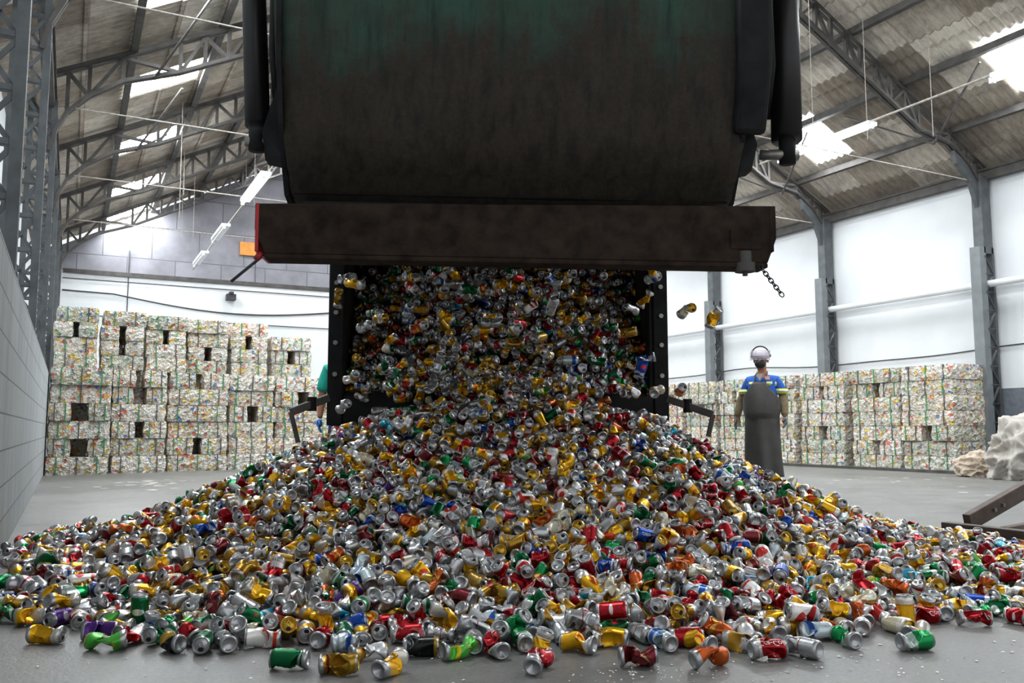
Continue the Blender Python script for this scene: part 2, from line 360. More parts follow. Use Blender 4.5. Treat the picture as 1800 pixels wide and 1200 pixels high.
# pipes, cables and rods
m = MB().tube([(XR-.22, YF, 3.45), (XR-.22, 10.2, 3.42), (XR-.22, YB, 3.36)], .065, 12)
tag(m.build('pipe', M['pipe'], smooth=True), 'long white pipe running along the right wall behind the columns', 'pipe')
m = MB().tube([(XR-.03, y, 2.22+.05*math.sin(y*.83)-.02*math.cos(y*1.7)) for y in np.linspace(YF, YB, 60)], .012, 6)
tag(m.build('cable', M['cable'], smooth=True), 'thin grey cable sagging along the right wall below the white pipe', 'cable')
m = MB().tube([(x, YB-.04, 4.62-.55*math.sin(min(1, max(0, (x-1)/6.5))*math.pi)*.55-.02*x) for x in np.linspace(XL, XR, 60)], .022, 8)
tag(m.build('cable', M['cable'], smooth=True), 'thick dark cable drooping across the white back wall above the bales', 'cable')
for z, l in ((4.97, 'upper thin horizontal wire on the white back wall'), (3.95, 'lower thin wire on the back wall just above the shortest stack')):
    tag(MB().tube([(XL, YB-.04, z), (XR, YB-.04, z-.05)], .014, 6).build('wire', M['cable']), l, 'wire')
for x, l in ((1.35, 'thin vertical conduit near the left end of the back wall'), (4.9, 'thin vertical conduit in the middle of the grey gable')):
    tag(MB().tube([(x, YB-.03, 3.3 if x < 2 else 5.2), (x, YB-.03, 5.9 if x < 2 else 7.6)], .016, 6).build('conduit', M['steel']), l, 'conduit')
tag(MB().box(4.42, 5.2, YB-.1, YB-.04, 6.05, 6.45).build('signboard', M['orange']), 'small blank orange board high on the grey gable wall', 'board')
m = MB().box(4.05, 4.32, YB-.28, YB-.04, 4.62, 4.8).box(4.12, 4.24, YB-.34, YB-.1, 4.8, 4.86)
tag(m.build('wall_lamp', M['cable']), 'small dark box lamp fixed on the white back wall', 'lamp')
R = random.Random(5)
k = 0
for y in TY[3:7]:
    for side in (-1, 1):
        if side > 0: continue
        a, b = (XL-.05, y, 5.45), (XR-.15, y, 5.35)
        tag(MB().tube([a, b], .012, 6).build('tie_rod', M['rod']), f'thin level tie rod across the hall below the {nth[[25.3, 21.5, 17.7, 13.9, 10.14].index(y)]} truss from the back wall', 'rod', 'tie rods under the trusses')
for i, y in enumerate((6.34, 10.14, 13.9, 17.7)):
    for side in (-1, 1):
        e = XL-.1 if side < 0 else XR-.1
        x2 = e-side*2.6; z2 = roof_z(x2)-.2
        kb = thing('knee_brace', '', 'brace', (0, 0, 0), 0, 'slanting roof braces')
        for q in (-1, 1): MB().bar((e-side*1.35, y, roof_z(e-side*1.35)-.62), (e-side*2.0, y+q*1.4, roof_z(e-side*2.0)-.10), .03).build('brace_bar', M['steel_d'], kb)
        tag(kb, f"pair of slanting braces from truss to purlin, {'left' if side < 0 else 'right'} slope, {('fifth', 'fourth', 'third', 'second')[i]}-nearest bay to the back wall".replace('-nearest bay to', ' truss from'), 'brace', 'slanting roof braces')
for i in range(14):
    x = 1.6+R.random()*3.2; y = R.uniform(12.5, 23); z = roof_z(x)+.03
    tag(MB().tube([(x, y, z), (x+.02, y, z-R.uniform(1.0, 2.4))], .006, 5).build('hanging_wire', M['rod']), 'thin dusty wire hanging down from the left roof slope', 'wire', 'dusty wires hanging from the left roof slope')
for i, (x, y) in enumerate(((12.2, 9.0), (11.4, 9.6), (10.4, 9.8))):
    tag(MB().tube([(x, y, roof_z(x)+.03), (x, y, 5.45)], .006, 5).build('hanging_wire', M['rod']), f'thin wire dropping from the right roof slope to the lamp rail, {nth[i]} from the wall', 'wire')
# fluorescent lamp rows on rails
def lamp_row(x, z, spans, y0, y1, side):
    tag(MB().tube([(x+.12, y0, z+.16), (x+.12, y1, z+.16)], .018, 8).build('lamp_rail', M['rod'], smooth=True), f'long thin rail carrying the fluorescent lamps under the {side} roof slope', 'rail')
    for i, (a, b, on) in enumerate(spans):
        t = thing('fluorescent_lamp', f"{'lit' if on else 'unlit'} fluorescent lamp under the {side} roof slope, {nth[i]} from the near end of its rail", 'lamp', (x, (a+b)/2, z), 0, f'fluorescent lamps of the {side} row')
        L = (b-a)/2
        MB().box(-.05, .14, -L, L, .06, .12).build('housing', M['tube_off'], t)
        MB().tube([(0, -L+.03, .02), (0, L-.03, .02)], .022, 10).build('tube', M['tube'] if on else M['tube_off'], t, smooth=True)
        for s in (-1, 1): MB().box(-.03, .03, s*L-.03, s*L+.03, -.01, .07).build('end_cap', M['tube_off'], t)
lamp_row(10.65, 5.3, [(1.2, 3.1, True), (5.05, 6.95, True), (8.9, 10.8, True)], -1, 11.4, 'right')
lamp_row(2.95, 5.3, [(15.7, 17.85, True), (20.2, 21.9, False), (23.6, 25.4, False)], 11, 26.8, 'left')
# litter on the floor: flattened tabs and scraps nobody could count
R = random.Random(9); m = MB()
def flake(x, y, s):
    p = W(x, y, .004); a = R.uniform(0, 6.28); n = 5
    v = [(p.x+s*R.uniform(.5, 1)*math.cos(a+6.28*k/n), p.y+s*R.uniform(.4, 1)*math.sin(a+6.28*k/n), R.uniform(.001, .004)) for k in range(n)]
    v.append((p.x, p.y, .005)); m.add(v, [(k, (k+1) % n, n) for k in range(n)])
for _ in range(70): flake(R.gauss(.42, .16), R.gauss(2.78, .07), .0045)
for _ in range(70): flake(R.uniform(.3, 1.6), R.uniform(2.55, 3.0), R.uniform(.004, .009))
for _ in range(40): flake(R.uniform(1.2, 2.6), R.uniform(2.8, 4.0), R.uniform(.006, .012))
for _ in range(30): flake(R.gauss(-5.1, .35), R.gauss(12.0, .5), R.uniform(.04, .13))
for _ in range(24): flake(R.uniform(3.5, 7), R.uniform(10, 14), R.uniform(.03, .1))
for _ in range(20): flake(R.uniform(-1.6, 0), R.uniform(2.6, 3.0), .008)
tag(m.build('litter', plain('scrap_flakes', '#d8d4d0', .4, .3, .3, 4)), 'scattered flakes and torn can tabs on the concrete floor', 'litter', kind='stuff')
# ================================================================= bales of pressed cans
def bale_mesh(name, lx, ly, lz, seed):
    """rough block, lx across, ly deep, lz high, standing on z = 0"""
    rr = random.Random(seed); bm = bmesh.new(); nx, ny, nz = max(4, int(lx/.055)), max(4, int(ly/.09)), max(4, int(lz/.045))
    bmesh.ops.create_cube(bm, size=1)
    me = bpy.data.meshes.new(name); V = []; F = []; idx = {}
    def vid(i, j, k):
        if (i, j, k) not in idx: idx[(i, j, k)] = len(V); V.append((i/nx-.5, j/ny-.5, k/nz))
        return idx[(i, j, k)]
    for i in range(nx):
        for j in range(ny): F += [(vid(i, j, 0), vid(i, j+1, 0), vid(i+1, j+1, 0), vid(i+1, j, 0)), (vid(i, j, nz), vid(i+1, j, nz), vid(i+1, j+1, nz), vid(i, j+1, nz))]
    for i in range(nx):
        for k in range(nz): F += [(vid(i, 0, k), vid(i+1, 0, k), vid(i+1, 0, k+1), vid(i, 0, k+1)), (vid(i, ny, k), vid(i, ny, k+1), vid(i+1, ny, k+1), vid(i+1, ny, k))]
    for j in range(ny):
        for k in range(nz): F += [(vid(0, j, k), vid(0, j, k+1), vid(0, j+1, k+1), vid(0, j+1, k)), (vid(nx, j, k), vid(nx, j+1, k), vid(nx, j+1, k+1), vid(nx, j, k+1))]
    bm.free(); P = np.array(V)
    ed = np.maximum(np.abs(P[:, 0])*2, np.abs(P[:, 1])*2)
    P[:, 0] *= lx; P[:, 1] *= ly; P[:, 2] *= lz
    rg = np.random.RandomState(seed); nseed = rg.uniform(-1, 1, P.shape)*.011
    inner = (P[:, 2] > .001) & (P[:, 2] < lz-.001)
    P[:, 0] += nseed[:, 0]; P[:, 1] += nseed[:, 1]; P[inner, 2] += nseed[inner, 2]
    bulge = .012*np.sin(P[:, 2]/lz*math.pi)
    P[:, 0] += np.sign(P[:, 0])*bulge*(np.abs(P[:, 0]) > lx*.45); P[:, 1] += np.sign(P[:, 1])*bulge*(np.abs(P[:, 1]) > ly*.45)
    cr = (np.abs(P[:, 0]) > lx*.47) & (np.abs(P[:, 1]) > ly*.47); P[cr, :2] *= .97
    me.from_pydata([tuple(p) for p in P], [], F); me.materials.append(M['bale']); return me
def strap_mesh(name, x, lx, ly, lz, mat):
    m = MB(); e = .022; t = .018; y = ly/2+e; q = t/2
    P = [(-y, .003), (y, .003), (y, lz-.003), (-y, lz-.003)]; I = [(-y+.03, .006), (y-.03, .006), (y-.03, lz-.006), (-y+.03, lz-.006)]
    vs = [(xx, a, b) for xx in (x-q, x+q) for L_ in (P, I) for a, b in L_]
    fs = []
    for i in range(4):
        j = (i+1) % 4; fs += [(i, j, 4+j, 4+i), (8+i, 12+i, 12+j, 8+j), (i, 8+i, 8+j, j), (4+i, 4+j, 12+j, 12+i)]
    m.add(vs, fs)
    me = bpy.data.meshes.new(name); me.from_pydata(m.v, [], m.f); me.materials.append(mat); return me
BM = {}
def bale(lx, lz, loc, rz, label, group, deep=1.05, variant=0):
    key = (round(lx, 2), round(lz, 2), variant % 3, deep)
    if key not in BM:
        me = bale_mesh('bale', lx, deep, lz-.006, 11+len(BM)); st = []
        n = 3 if lx > .8 else 2 if lx > .3 else 0
        for i in range(n): st.append(strap_mesh('strap', -lx/2+lx*(i+.5)/n, lx, deep, lz-.006, M['strap_g'] if (i+len(BM)) % 2 == 0 else M['strap_d']))
        BM[key] = (me, st)
    me, st = BM[key]
    o = bpy.data.objects.new('can_bale', me); C.objects.link(o); o.location = loc; o.rotation_euler = (0, 0, rz)
    tag(o, label, 'bale', group)
    for s in st: c = bpy.data.objects.new('strap', s); C.objects.link(c); c.parent = o
    return o
R = random.Random(21)
rows_word = lambda r: ['bottom', 'second', 'third', 'fourth', 'fifth', 'sixth', 'seventh', 'eighth', 'ninth', 'tenth'][r]
def stack(x0, x1, yfront, z0, layers, lh, axis, name, group, pairs, r0, gap=(.12, .26), deep=1.05):
    """layers of bales; axis 'x' faces the near end, axis 'y' faces the left wall"""
    z = z0
    for r in range(layers):
        w_ = x1-x0-.03; jx = R.uniform(-.02, .02); jy = R.uniform(-.03, .05); rz = R.uniform(-.012, .012); c = (x0+x1)/2+jx
        def put(cx, lx, lab):
            d = yfront+jy+deep/2
            if axis == 'x': loc, ang = (cx, d, z), rz
            else: loc, ang = (d, cx, z), -math.pi/2+rz
            bale(lx, lh, loc, ang, lab, group, deep, R.randint(0, 2))
        if (r+r0) in pairs:
            gp = R.uniform(*gap); lx = (w_-gp)/2; lx = round(lx/.04)*.04
            l_, r_ = ('left', 'right') if axis == 'x' else ('right', 'left')
            put(c-w_/2+lx/2, lx, f'{l_} half-width can bale beside a gap, {rows_word(r+r0)} row, {name}')
            dd_ = yfront+.62+.2; loc, ang = ((c, dd_, z), rz) if axis == 'x' else ((dd_, c, z), -math.pi/2+rz)  # narrow filler bale, added so the gap reads dark, not see-through
            bale(round((gp-.02)/.04)*.04, lh, loc, ang, f'narrow bale added to darken the gap, {rows_word(r+r0)} row, {name}', group, .4, 1)
            put(c+w_/2-lx/2, lx, f'{r_} half-width can bale beside a gap, {rows_word(r+r0)} row, {name}')
        else: put(c, round(w_/.04)*.04, f'full-width can bale, {rows_word(r+r0)} row, {name}')
        z += lh
LX = [(-.31, .64), (.67, 1.57), (1.60, 2.67), (2.70, 3.58), (3.61, 4.74), (4.77, 5.75)]
FY = [16.3, 16.6, 16.95, 17.2, 17.35, 17.5]
PAIR = [{1, 3}, {2, 4, 5}, {1, 5}, {3}, {0, 4}, {2}]
for i, (a, b) in enumerate(LX):
    stack(a, b, FY[i], 0, 6, .30, 'x', f'lower tier, {nth[i]} stack from left wall', 'bales of the lower tier by the left wall', PAIR[i], 0)
UX = [(-.29, .40), (.45, 1.16), (1.20, 1.90), (1.95, 2.68), (2.75, 3.47), (3.55, 4.38)]
UP = [{2}, {1, 2}, {2}, {1}, {2}, {1}]
for i, (a, b) in enumerate(UX):
    stack(a, b, FY[min(5, i)]+.10, 1.8, 3 if i == 5 else 4, .26 if i != 5 else .27, 'x', f'upper tier, {nth[i]} stack from left wall', 'bales of the upper tier by the left wall', UP[i], 0, (.06, .14))
# stacks along the right wall, their gaps closed by the added narrow bales
RY = [(10.1, 11.22), (11.25, 12.4), (12.55, 13.75), (13.9, 15.05), (15.2, 16.35), (16.5, 17.65), (17.8, 18.95), (19.1, 20.25), (20.4, 21.55)]
RP = [{2}, {1, 5}, {2, 5}, {1, 4}, {3, 5}, {0, 4}, {2, 5}, {1, 4}, {3}]
for i, (a, b) in enumerate(RY):
    stack(a, b, 13.9, 0, 7, .275, 'y', f'{nth[i]}-nearest stack by the right wall', 'bales stacked along the right wall', RP[i], 0, deep=.98)
# ================================================================= white sacks
def sack(loc, sx, sy, sz, seed, mat, label, rz=0.0):
    bm = bmesh.new(); bmesh.ops.create_icosphere(bm, subdivisions=6, radius=1)
    from mathutils import noise
    for v in bm.verts:
        p = v.co.copy(); q = p*1.6+Vector((seed*3.1, seed, 0))
        n = noise.noise(q)*.25-abs(noise.noise(Vector((q.x*1.7+q.z, q.y*1.2, q.z*1.6-q.x*.8))))*.34-abs(noise.noise(q*4.2))*.10
        p *= 1+n
        p.z = max(p.z, -.55); p.z = p.z+.55
        fl_ = 1+.18*max(0, .5-p.z)
        v.co = Vector((p.x*sx*fl_, p.y*sy*fl_, p.z*sz/1.5))
    me = bpy.data.meshes.new('woven_sack'); bm.to_mesh(me); bm.free(); me.materials.append(mat)
    me.polygons.foreach_set('use_smooth', [True]*len(me.polygons))
    o = bpy.data.objects.new('woven_sack', me); C.objects.link(o); o.location = loc; o.rotation_euler = (0, 0, rz)
    tag(o, label, 'sack', 'sacks by the right wall'); return o
p = W(8.05, 13.55); s1 = sack((p.x, p.y, 0), .98, .62, .98, 3, M['sack'], 'large slumped white woven sack full of scrap, open at the top', .4)
# the sack's mouth shows its load
for i in range(9):
    q = W(7.60+.12*i+R.uniform(-.05, .05), 13.02+R.uniform(0, .2)); m = MB(); s_ = R.uniform(.07, .12)
    m.add([(R.uniform(-1, 1)*s_, R.uniform(-.6, .6)*s_, R.uniform(-.7, .7)*s_) for _ in range(7)], [(0, 1, 2), (0, 2, 3), (0, 3, 4), (1, 4, 5), (2, 5, 6), (3, 6, 4), (1, 2, 5), (4, 5, 6)])
    f = m.build('scrap_piece', [M['scrap'], M['orange'], M['steel_l']][i % 3]); f.parent = s1
    f.matrix_parent_inverse = Matrix(); f.location = s1.matrix_basis.inverted() @ Vector((q.x, q.y, .50+R.uniform(-.1, .16)))
p = W(7.50, 14.15); sack((p.x, p.y, 0), .34, .30, .40, 8, M['sack2'], 'small beige sack slumped between the last bale and the white sack', .1)
p = W(9.75, 14.2); sack((p.x, p.y, 0), .6, .7, 1.1, 12, M['sack'], 'white woven sack behind the open one, cut off by the picture edge', 1.0)
# ================================================================= brown steel frame on the floor at the right
t = thing('steel_frame', 'brown steel A-frame lying on the concrete at the right edge', 'frame', W(3.5, 6.6))
Tf = Matrix.Translation(-W(3.5, 6.6))
MB().bar(W(3.22, 6.55, .035), W(4.05, 4.74, .035), .09, .07).build('base_beam', M['beam'], t, M=Tf, bevel=.006)
MB().bar(W(3.36, 6.50, .07), W(4.75, 7.3, .52), .06, .12).build('diagonal_beam', M['beam'], t, M=Tf, bevel=.006)
MB().bar(W(3.46, 6.2, .04), W(5.1, 7.6, .04), .06, .06).build('cross_beam', M['beam'], t, M=Tf, bevel=.006)
m = MB()
for a in (.18, .25): 
    q = W(3.36, 6.50, .07).lerp(W(4.75, 7.3, .52), a); m.box(q.x-.012, q.x+.012, q.y-.05, q.y+.012, q.z-.012, q.z+.012)
m.build('bolt', M['bolt'], t, M=Tf)
# ================================================================= the tipping truck (own axes: x across, y forward into the body, z up)
tr = bpy.data.objects.new('garbage_truck', None); C.objects.link(tr); tr.matrix_world = TRUCK
tag(tr, 'dark green refuse truck, tailgate raised, tipping cans out of its open body', 'truck')
def part(mb, name, mat, parent=tr, **k): return mb.build(name, mat, parent, **k)
# body: floor, sides, roof; open at the back
part(MB().box(-1.18, 1.29, 2.16, 7.6, .86, 1.02), 'body_floor', M['truck_d'])
part(MB().box(-1.10, 1.2, 2.1, 2.2, .80, 1.0), 'rear_sill', M['truck_d'], bevel=.01)
for s, (x0, x1, i0, i1) in ((-1, (-1.20, -1.11, -1.11, -1.09)), (1, (1.21, 1.30, 1.17, 1.20))):
    o = part(MB().box(x0, x1, 2.2, 7.6, .9, 3.3), 'body_side', M['truck'])
    post = MB().box(x0-.01, x1+.01, 2.08, 2.26, .78, 3.4); post.box(i0, i1, 2.1, 2.24, 1.0, 3.35)
    o2 = part(post, 'rear_post', M['truck_d'], bevel=.008)
    for z in (1.15, 1.38, 1.6, 1.82): MB().tube([((x0+x1)/2, 2.06, z), ((x0+x1)/2, 2.09, z)], .017, 14).build('bolt_head', M['bolt'], o2)
part(MB().prism([(-1.21, 3.2), (-1.0, 3.42), (1.1, 3.42), (1.31, 3.2)], 2.1, 7.6, 'xz'), 'body_roof', M['truck'])
part(MB().box(-1.2, 1.3, 7.4, 7.6, .9, 3.3), 'front_wall', M['truck'])
part(MB().box(-.5, -.38, 2.6, 11.0, .62, .86).box(.3, .42, 2.6, 11.0, .62, .86), 'chassis_rail', M['truck_d'])
for yy in (3.9, 5.1, 9.6):
    for s in (-1, 1):
        xx = s*1.0-.045; wl = MB().tube([(xx-.15, yy, .48), (xx-.13, yy, .48), (xx+.13, yy, .48), (xx+.15, yy, .48)], [.44, .48, .48, .44], 32)
        wo = part(wl, 'wheel', M['rubber'], smooth=False)
        MB().tube([(xx-.16, yy, .48), (xx+.16, yy, .48)], .22, 20).build('hub', M['steel'], wo)
cb = MB().box(-1.2, 1.1, 8.0, 9.9, .8, 2.9); part(cb, 'cab', M['truck'], bevel=.08)
# tailgate: curved belly sheet between two side plates
prof = [(.62, 1.93), (.40, 1.97), (.28, 2.03), (.25, 2.10), (.20, 2.13), (.12, 2.3), (.03, 2.6), (0, 2.95), (.03, 3.3), (.14, 3.65), (.4, 4.0), (.8, 4.2), (1.5, 4.25), (2.1, 3.5)]
def halfw(z): return 1.175 if z < 1.98 else 1.19+.06*min(1, max(0, (z-2.05)/.7))
n = 24; V = []; F = []
from mathutils import noise as mn
for (y, z) in prof:
    for i in range(n+1):
        u = i/n*2-1; x = u*halfw(z)+.01
        dn = .010*mn.noise(Vector((x*2.2, y*2, z*2.2))); V.append((x, y+dn, z))
for j in range(len(prof)-1):
    for i in range(n): F.append((j*(n+1)+i, j*(n+1)+i+1, (j+1)*(n+1)+i+1, (j+1)*(n+1)+i))
m = MB(); m.v = V; m.f = F; m.mi = [0]*len(F); belly = m.build('tailgate_belly', M['truck'], tr, smooth=True)
sm = belly.modifiers.new('thick', 'SOLIDIFY'); sm.thickness = .03; sm.offset = 1
for s in (-1, 1):
    pl = [(.62, 1.93), (.3, 1.99), (.22, 2.1), (.08, 2.3), (-.02, 2.6), (-.05, 2.95), (-.02, 3.3), (.1, 3.7), (.4, 4.05), (1.5, 4.3), (2.1, 3.5), (1.9, 2.9), (1.2, 2.2)]
    x0 = 1.20 if s > 0 else -1.195
    side = part(MB().prism(pl, x0, x0+s*.025), 'tailgate_side', M['truck_d'])
    lug = MB().add([(x0, .2, 2.16), (x0, .1, 2.75), (x0, .35, 2.75), (x0, .45, 2.16), (x0+s*.02, .2, 2.68), (x0+s*.13, .2, 2.30), (x0+s*.13, .3, 2.18), (x0+s*.02, .4, 2.16), (x0+s*.02, .4, 2.68), (x0+s*.13, .4, 2.30), (x0+s*.13, .4, 2.18), (x0, .2, 2.16)], [(4, 5, 6, 0), (8, 9, 10, 7), (4, 8, 9, 5), (5, 9, 10, 6), (6, 10, 7, 0), (4, 1, 2, 8)]); lug.build('lug_plate', M['truck_d'], side)
    if s > 0:
        st = MB().prism([(.05, 2.3), (-.075, 2.65), (-.095, 3.0), (-.075, 3.6), (.2, 4.0), (.35, 3.9), (.35, 2.4)], 1.15, 1.33); st.build('corner_box', M['truck_d'], side, bevel=.03)
    # hydraulic cylinder from the pin up to the body roof
    pin = (-1.365 if s < 0 else 1.53, .28, 2.26); xt = pin[0]+s*.06
    cy = part(MB().tube([(pin[0], .28, 2.36), (xt+s*.13, .70, 4.3)], .066 if s < 0 else .085, 20), 'hydraulic_cylinder', M['cyl'], smooth=True)
    MB().tube([(pin[0], .28, 2.22), (pin[0], .28, 2.38)], .045, 16).build('rod_eye', M['truck_d'], cy, smooth=True)
    MB().tube([(pin[0]-s*.16, .28, 2.27), (pin[0]+s*.06, .28, 2.27)], .03, 14).build('pin', M['bolt'], cy, smooth=True)
    hs = part(MB().tube([(pin[0]-s*.08, .35, 2.5), (pin[0]-s*.06, .3, 2.8), (pin[0]-s*.05, .34, 3.1), (pin[0]-s*.03, .4, 3.5), (pin[0]-s*.02, .5, 3.9)], .018, 10), 'hydraulic_hose', M['rubber'], smooth=True)
    if s < 0: part(MB().bar((-1.215, .3, 2.5), (-1.25, .4, 2.75), .03, .03).bar((-1.25, .4, 2.75), (-1.20, .4, 3.0), .03, .03), 'stay_bar', M['truck_d'])
ch2 = MB()
def chain(m, a, b, n, r=.012, w_=.004, sag=0.0):
    a, b = Vector(a), Vector(b)
    for i in range(n):
        p = a.lerp(b, (i+.5)/n)+Vector((0, 0, -sag*math.sin(math.pi*(i+.5)/n))); d = (b-a).normalized(); up = Vector((0, 1, 0)) if i % 2 else (Vector((0, 1, 0)).cross(d)).normalized()
        L = (b-a).length/n*.72; pts = []
        for k in range(13):
            t_ = 6.2832*k/12; pts.append(p+d*L*math.cos(t_)+up*r*math.sin(t_))
        m.tube(pts, w_, 6, caps=False)
    return m
part(chain(ch2, (1.36, .2, 2.45), (1.375, .2, 2.75), 12, .014, .004), 'chain', M['chain'])
# ribbed edge below the belly and the long bumper beam
part(MB().box(-1.12, 1.14, .3, .9, 1.86, 1.96).tube([(-1.17, .3, 2.02), (1.18, .3, 2.02)], .03, 12), 'lower_edge', M['truck_d'])
bp = MB().prism([(-1.30, 1.86), (1.335, 1.90), (1.335, 1.73), (1.285, 1.60), (-1.25, 1.61), (-1.30, 1.73)], -.02, .02, 'xz')
bp.prism([(-1.30, 1.84), (1.335, 1.88), (1.335, 1.90), (-1.30, 1.865)], 0, .34, 'xz'); bp.prism([(-1.25, 1.585), (1.285, 1.575), (1.285, 1.60), (-1.25, 1.61)], -.02, .12, 'xz')
bo = part(bp, 'bumper_beam', M['bumper'], bevel=.006)
MB().box(-1.296, -1.28, -.022, .3, 1.62, 1.86).build('end_plate', M['red'], bo); MB().box(1.30, 1.318, -.022, .3, 1.66, 1.88).build('end_plate', M['bumper'], bo)
MB().tube([(-1.27, .0, 1.615), (-1.29, -.01, 1.58)], .016, 10).build('handle_grip', M['red'], bo, smooth=True)
MB().tube([(-1.27, .02, 1.60), (-1.42, .05, 1.48)], .008, 8).build('lever_rod', M['cable'], bo, smooth=True)
cp = MB().tube([(1.17, .0, 1.66), (1.17, .0, 1.60)], .036, 18).tube([(1.17, 0, 1.60), (1.17, 0, 1.555)], .052, 18).tube([(1.17, 0, 1.555), (1.17, 0, 1.535)], .014, 10); cp.build('tow_coupling', M['steel_d'], bo)
MB().box(1.09, 1.25, -.028, -.02, 1.67, 1.77).build('patch_plate', M['bumper'], bo)
chain(MB(), (1.235, -.03, 1.585), (1.345, -.05, 1.425), 9, .011, .0032).build('chain', M['chain'], bo, smooth=True)
# fold down bars on both sides of the body's rear edge
for s, a, b, c_ in ((-1, (-1.20, 2.1, .98), (-1.44, 1.95, .875), (-1.385, 1.95, .66)), (1, (1.30, 2.1, .98), (1.60, 1.95, .86), (1.56, 1.95, .70))):
    lb = part(MB().bar(a, b, .055, .055), 'light_bar', M['steel_d'], bevel=.006); MB().bar(b, c_, .025, .03).build('bar_foot', M['steel_d'], lb)
    q = Vector(a).lerp(Vector(b), .45); MB().tube([q+Vector((0, 0, -.05)), q+Vector((0, 0, .05))], .035, 12).build('hinge_knuckle', M['truck_d'], lb)
# ================================================================= people
def skin_mesh(name, chains, mat, parent, sub=2, root=0):
    """chains: list of lists of (key, (x,y,z), (rx,ry)); equal keys share a vertex"""
    V, E, Rr, ix = [], [], [], {}
    for ch in chains:
        prev = None
        for k, co, r in ch:
            if k not in ix: ix[k] = len(V); V.append(co); Rr.append(r if isinstance(r, tuple) else (r, r))
            if prev is not None: E.append((prev, ix[k]))
            prev = ix[k]
    me = bpy.data.meshes.new(name); me.from_pydata([tuple(v) for v in V], E, []); me.materials.append(mat)
    o = bpy.data.objects.new(name, me); C.objects.link(o); o.parent = parent
    md = o.modifiers.new('skin', 'SKIN'); md.use_smooth_shade = True
    if not me.skin_vertices: me.attributes.new('skin_vertex', 'FLOAT', 'POINT')
    for i, r in enumerate(Rr):
        sv = me.skin_vertices[0].data[i]; sv.radius = r; sv.use_root = (i == root)
    ss = o.modifiers.new('sub', 'SUBSURF'); ss.levels = sub; ss.render_levels = sub
    return o
def bake_mesh(o):
    """turn the modifier stack of a fresh object into plain mesh"""
    dg = bpy.context.evaluated_depsgraph_get(); me = bpy.data.meshes.new_from_object(o.evaluated_get(dg)); o.modifiers.clear(); o.data = me
    return o
sk = {'skin': plain('skin', '#a5715a', .55, 0, .08, 20), 'shirt': plain('royal_blue_cotton', '#1e56b4', .8, 0, .12, 14, .2), 'teal': plain('teal_cotton', '#1ba793', .8, 0, .12, 14, .2),
      'apron': plain('dark_leather_apron', '#3c3a38', .55, 0, .25, 6, .3), 'navy': plain('navy_trousers', '#24305c', .85, 0, .15, 12), 'sleeve': plain('khaki_oversleeve', '#7d6f52', .85, 0, .25, 30, .4),
      'glove': plain('grey_work_glove', '#5f6368', .8, 0, .2, 30), 'glove_b': plain('blue_work_glove', '#2b62b5', .7, 0, .2, 30), 'boot': plain('black_boot', '#1c1b1a', .6), 'mask': plain('black_mask', '#1d1d20', .6),
      'hivis': plain('lime_reflective_tape', '#d9e84f', .4, 0, .05), 'grey_tape': plain('silver_tape', '#b9bec4', .35, .3, .05), 'cap': plain('white_helmet', '#dcd9dc', .35, 0, .04), 'badge': plain('red_white_badge', '#e8b5a6', .6), 'under': plain('grey_undershirt', '#b8b3ac', .8)}
t = NT('clear_visor'); t.b.inputs['Transmission Weight'].default_value = .85; M['visor'] = t.out(rgb('#d8cfe0'), .12); t.b.inputs['Alpha'].default_value = .45
def hand(prefix, wrist, d, side, gl, parent, curl=.5, size=1.0, palm_n=None):
    """palm and five fingers; d points from the wrist to the knuckles, side towards the thumb"""
    d = Vector(d).normalized(); sd = Vector(side); sd = (sd-d*sd.dot(d)).normalized(); nn = d.cross(sd) if palm_n is None else Vector(palm_n)
    w0 = Vector(wrist); ch = [[('w', w0, .026), ('p', w0+d*.045*size, (.034, .02)), ('k', w0+d*.08*size, (.036, .016))]]
    L = (.062, .072, .068, .052)
    for i in range(4):
        o_ = sd*(.027-.018*i); b = w0+d*.082*size+o_; c1 = curl*(1+.12*i); dd = d; pts = [('k', w0+d*.08*size, .02), (f'f{i}a', b, .0095)]
        p = b
        for j in range(3):
            a_ = c1*(.5+.35*j); dd = (d*math.cos(a_)+nn*math.sin(a_)).normalized(); p = p+dd*L[i]*(.45, .32, .25)[j]; pts.append((f'f{i}{j}', p, (.009, .0085, .0075)[j]))
        ch.append(pts)
    b = w0+d*.03*size+sd*.028; ch.append([('p', w0+d*.045*size, .02), ('t0', b, .013), ('t1', b+(d*.6+sd*.6+nn*.2).normalized()*.032, .011), ('t2', b+(d*.6+sd*.6+nn*.2).normalized()*.032+(d*.9+sd*.2+nn*.3).normalized()*.028, .009)])
    return skin_mesh(prefix, ch, gl, parent, 1)
# --- worker on the right: stands facing the heap, front turned a quarter to the left of the lens
feet = W(3.14, 10.87)
wk = thing('worker', 'person in blue shirt, dark apron, black mask and clear visor standing behind the heap', 'person', feet, -YAW+math.radians(-28))
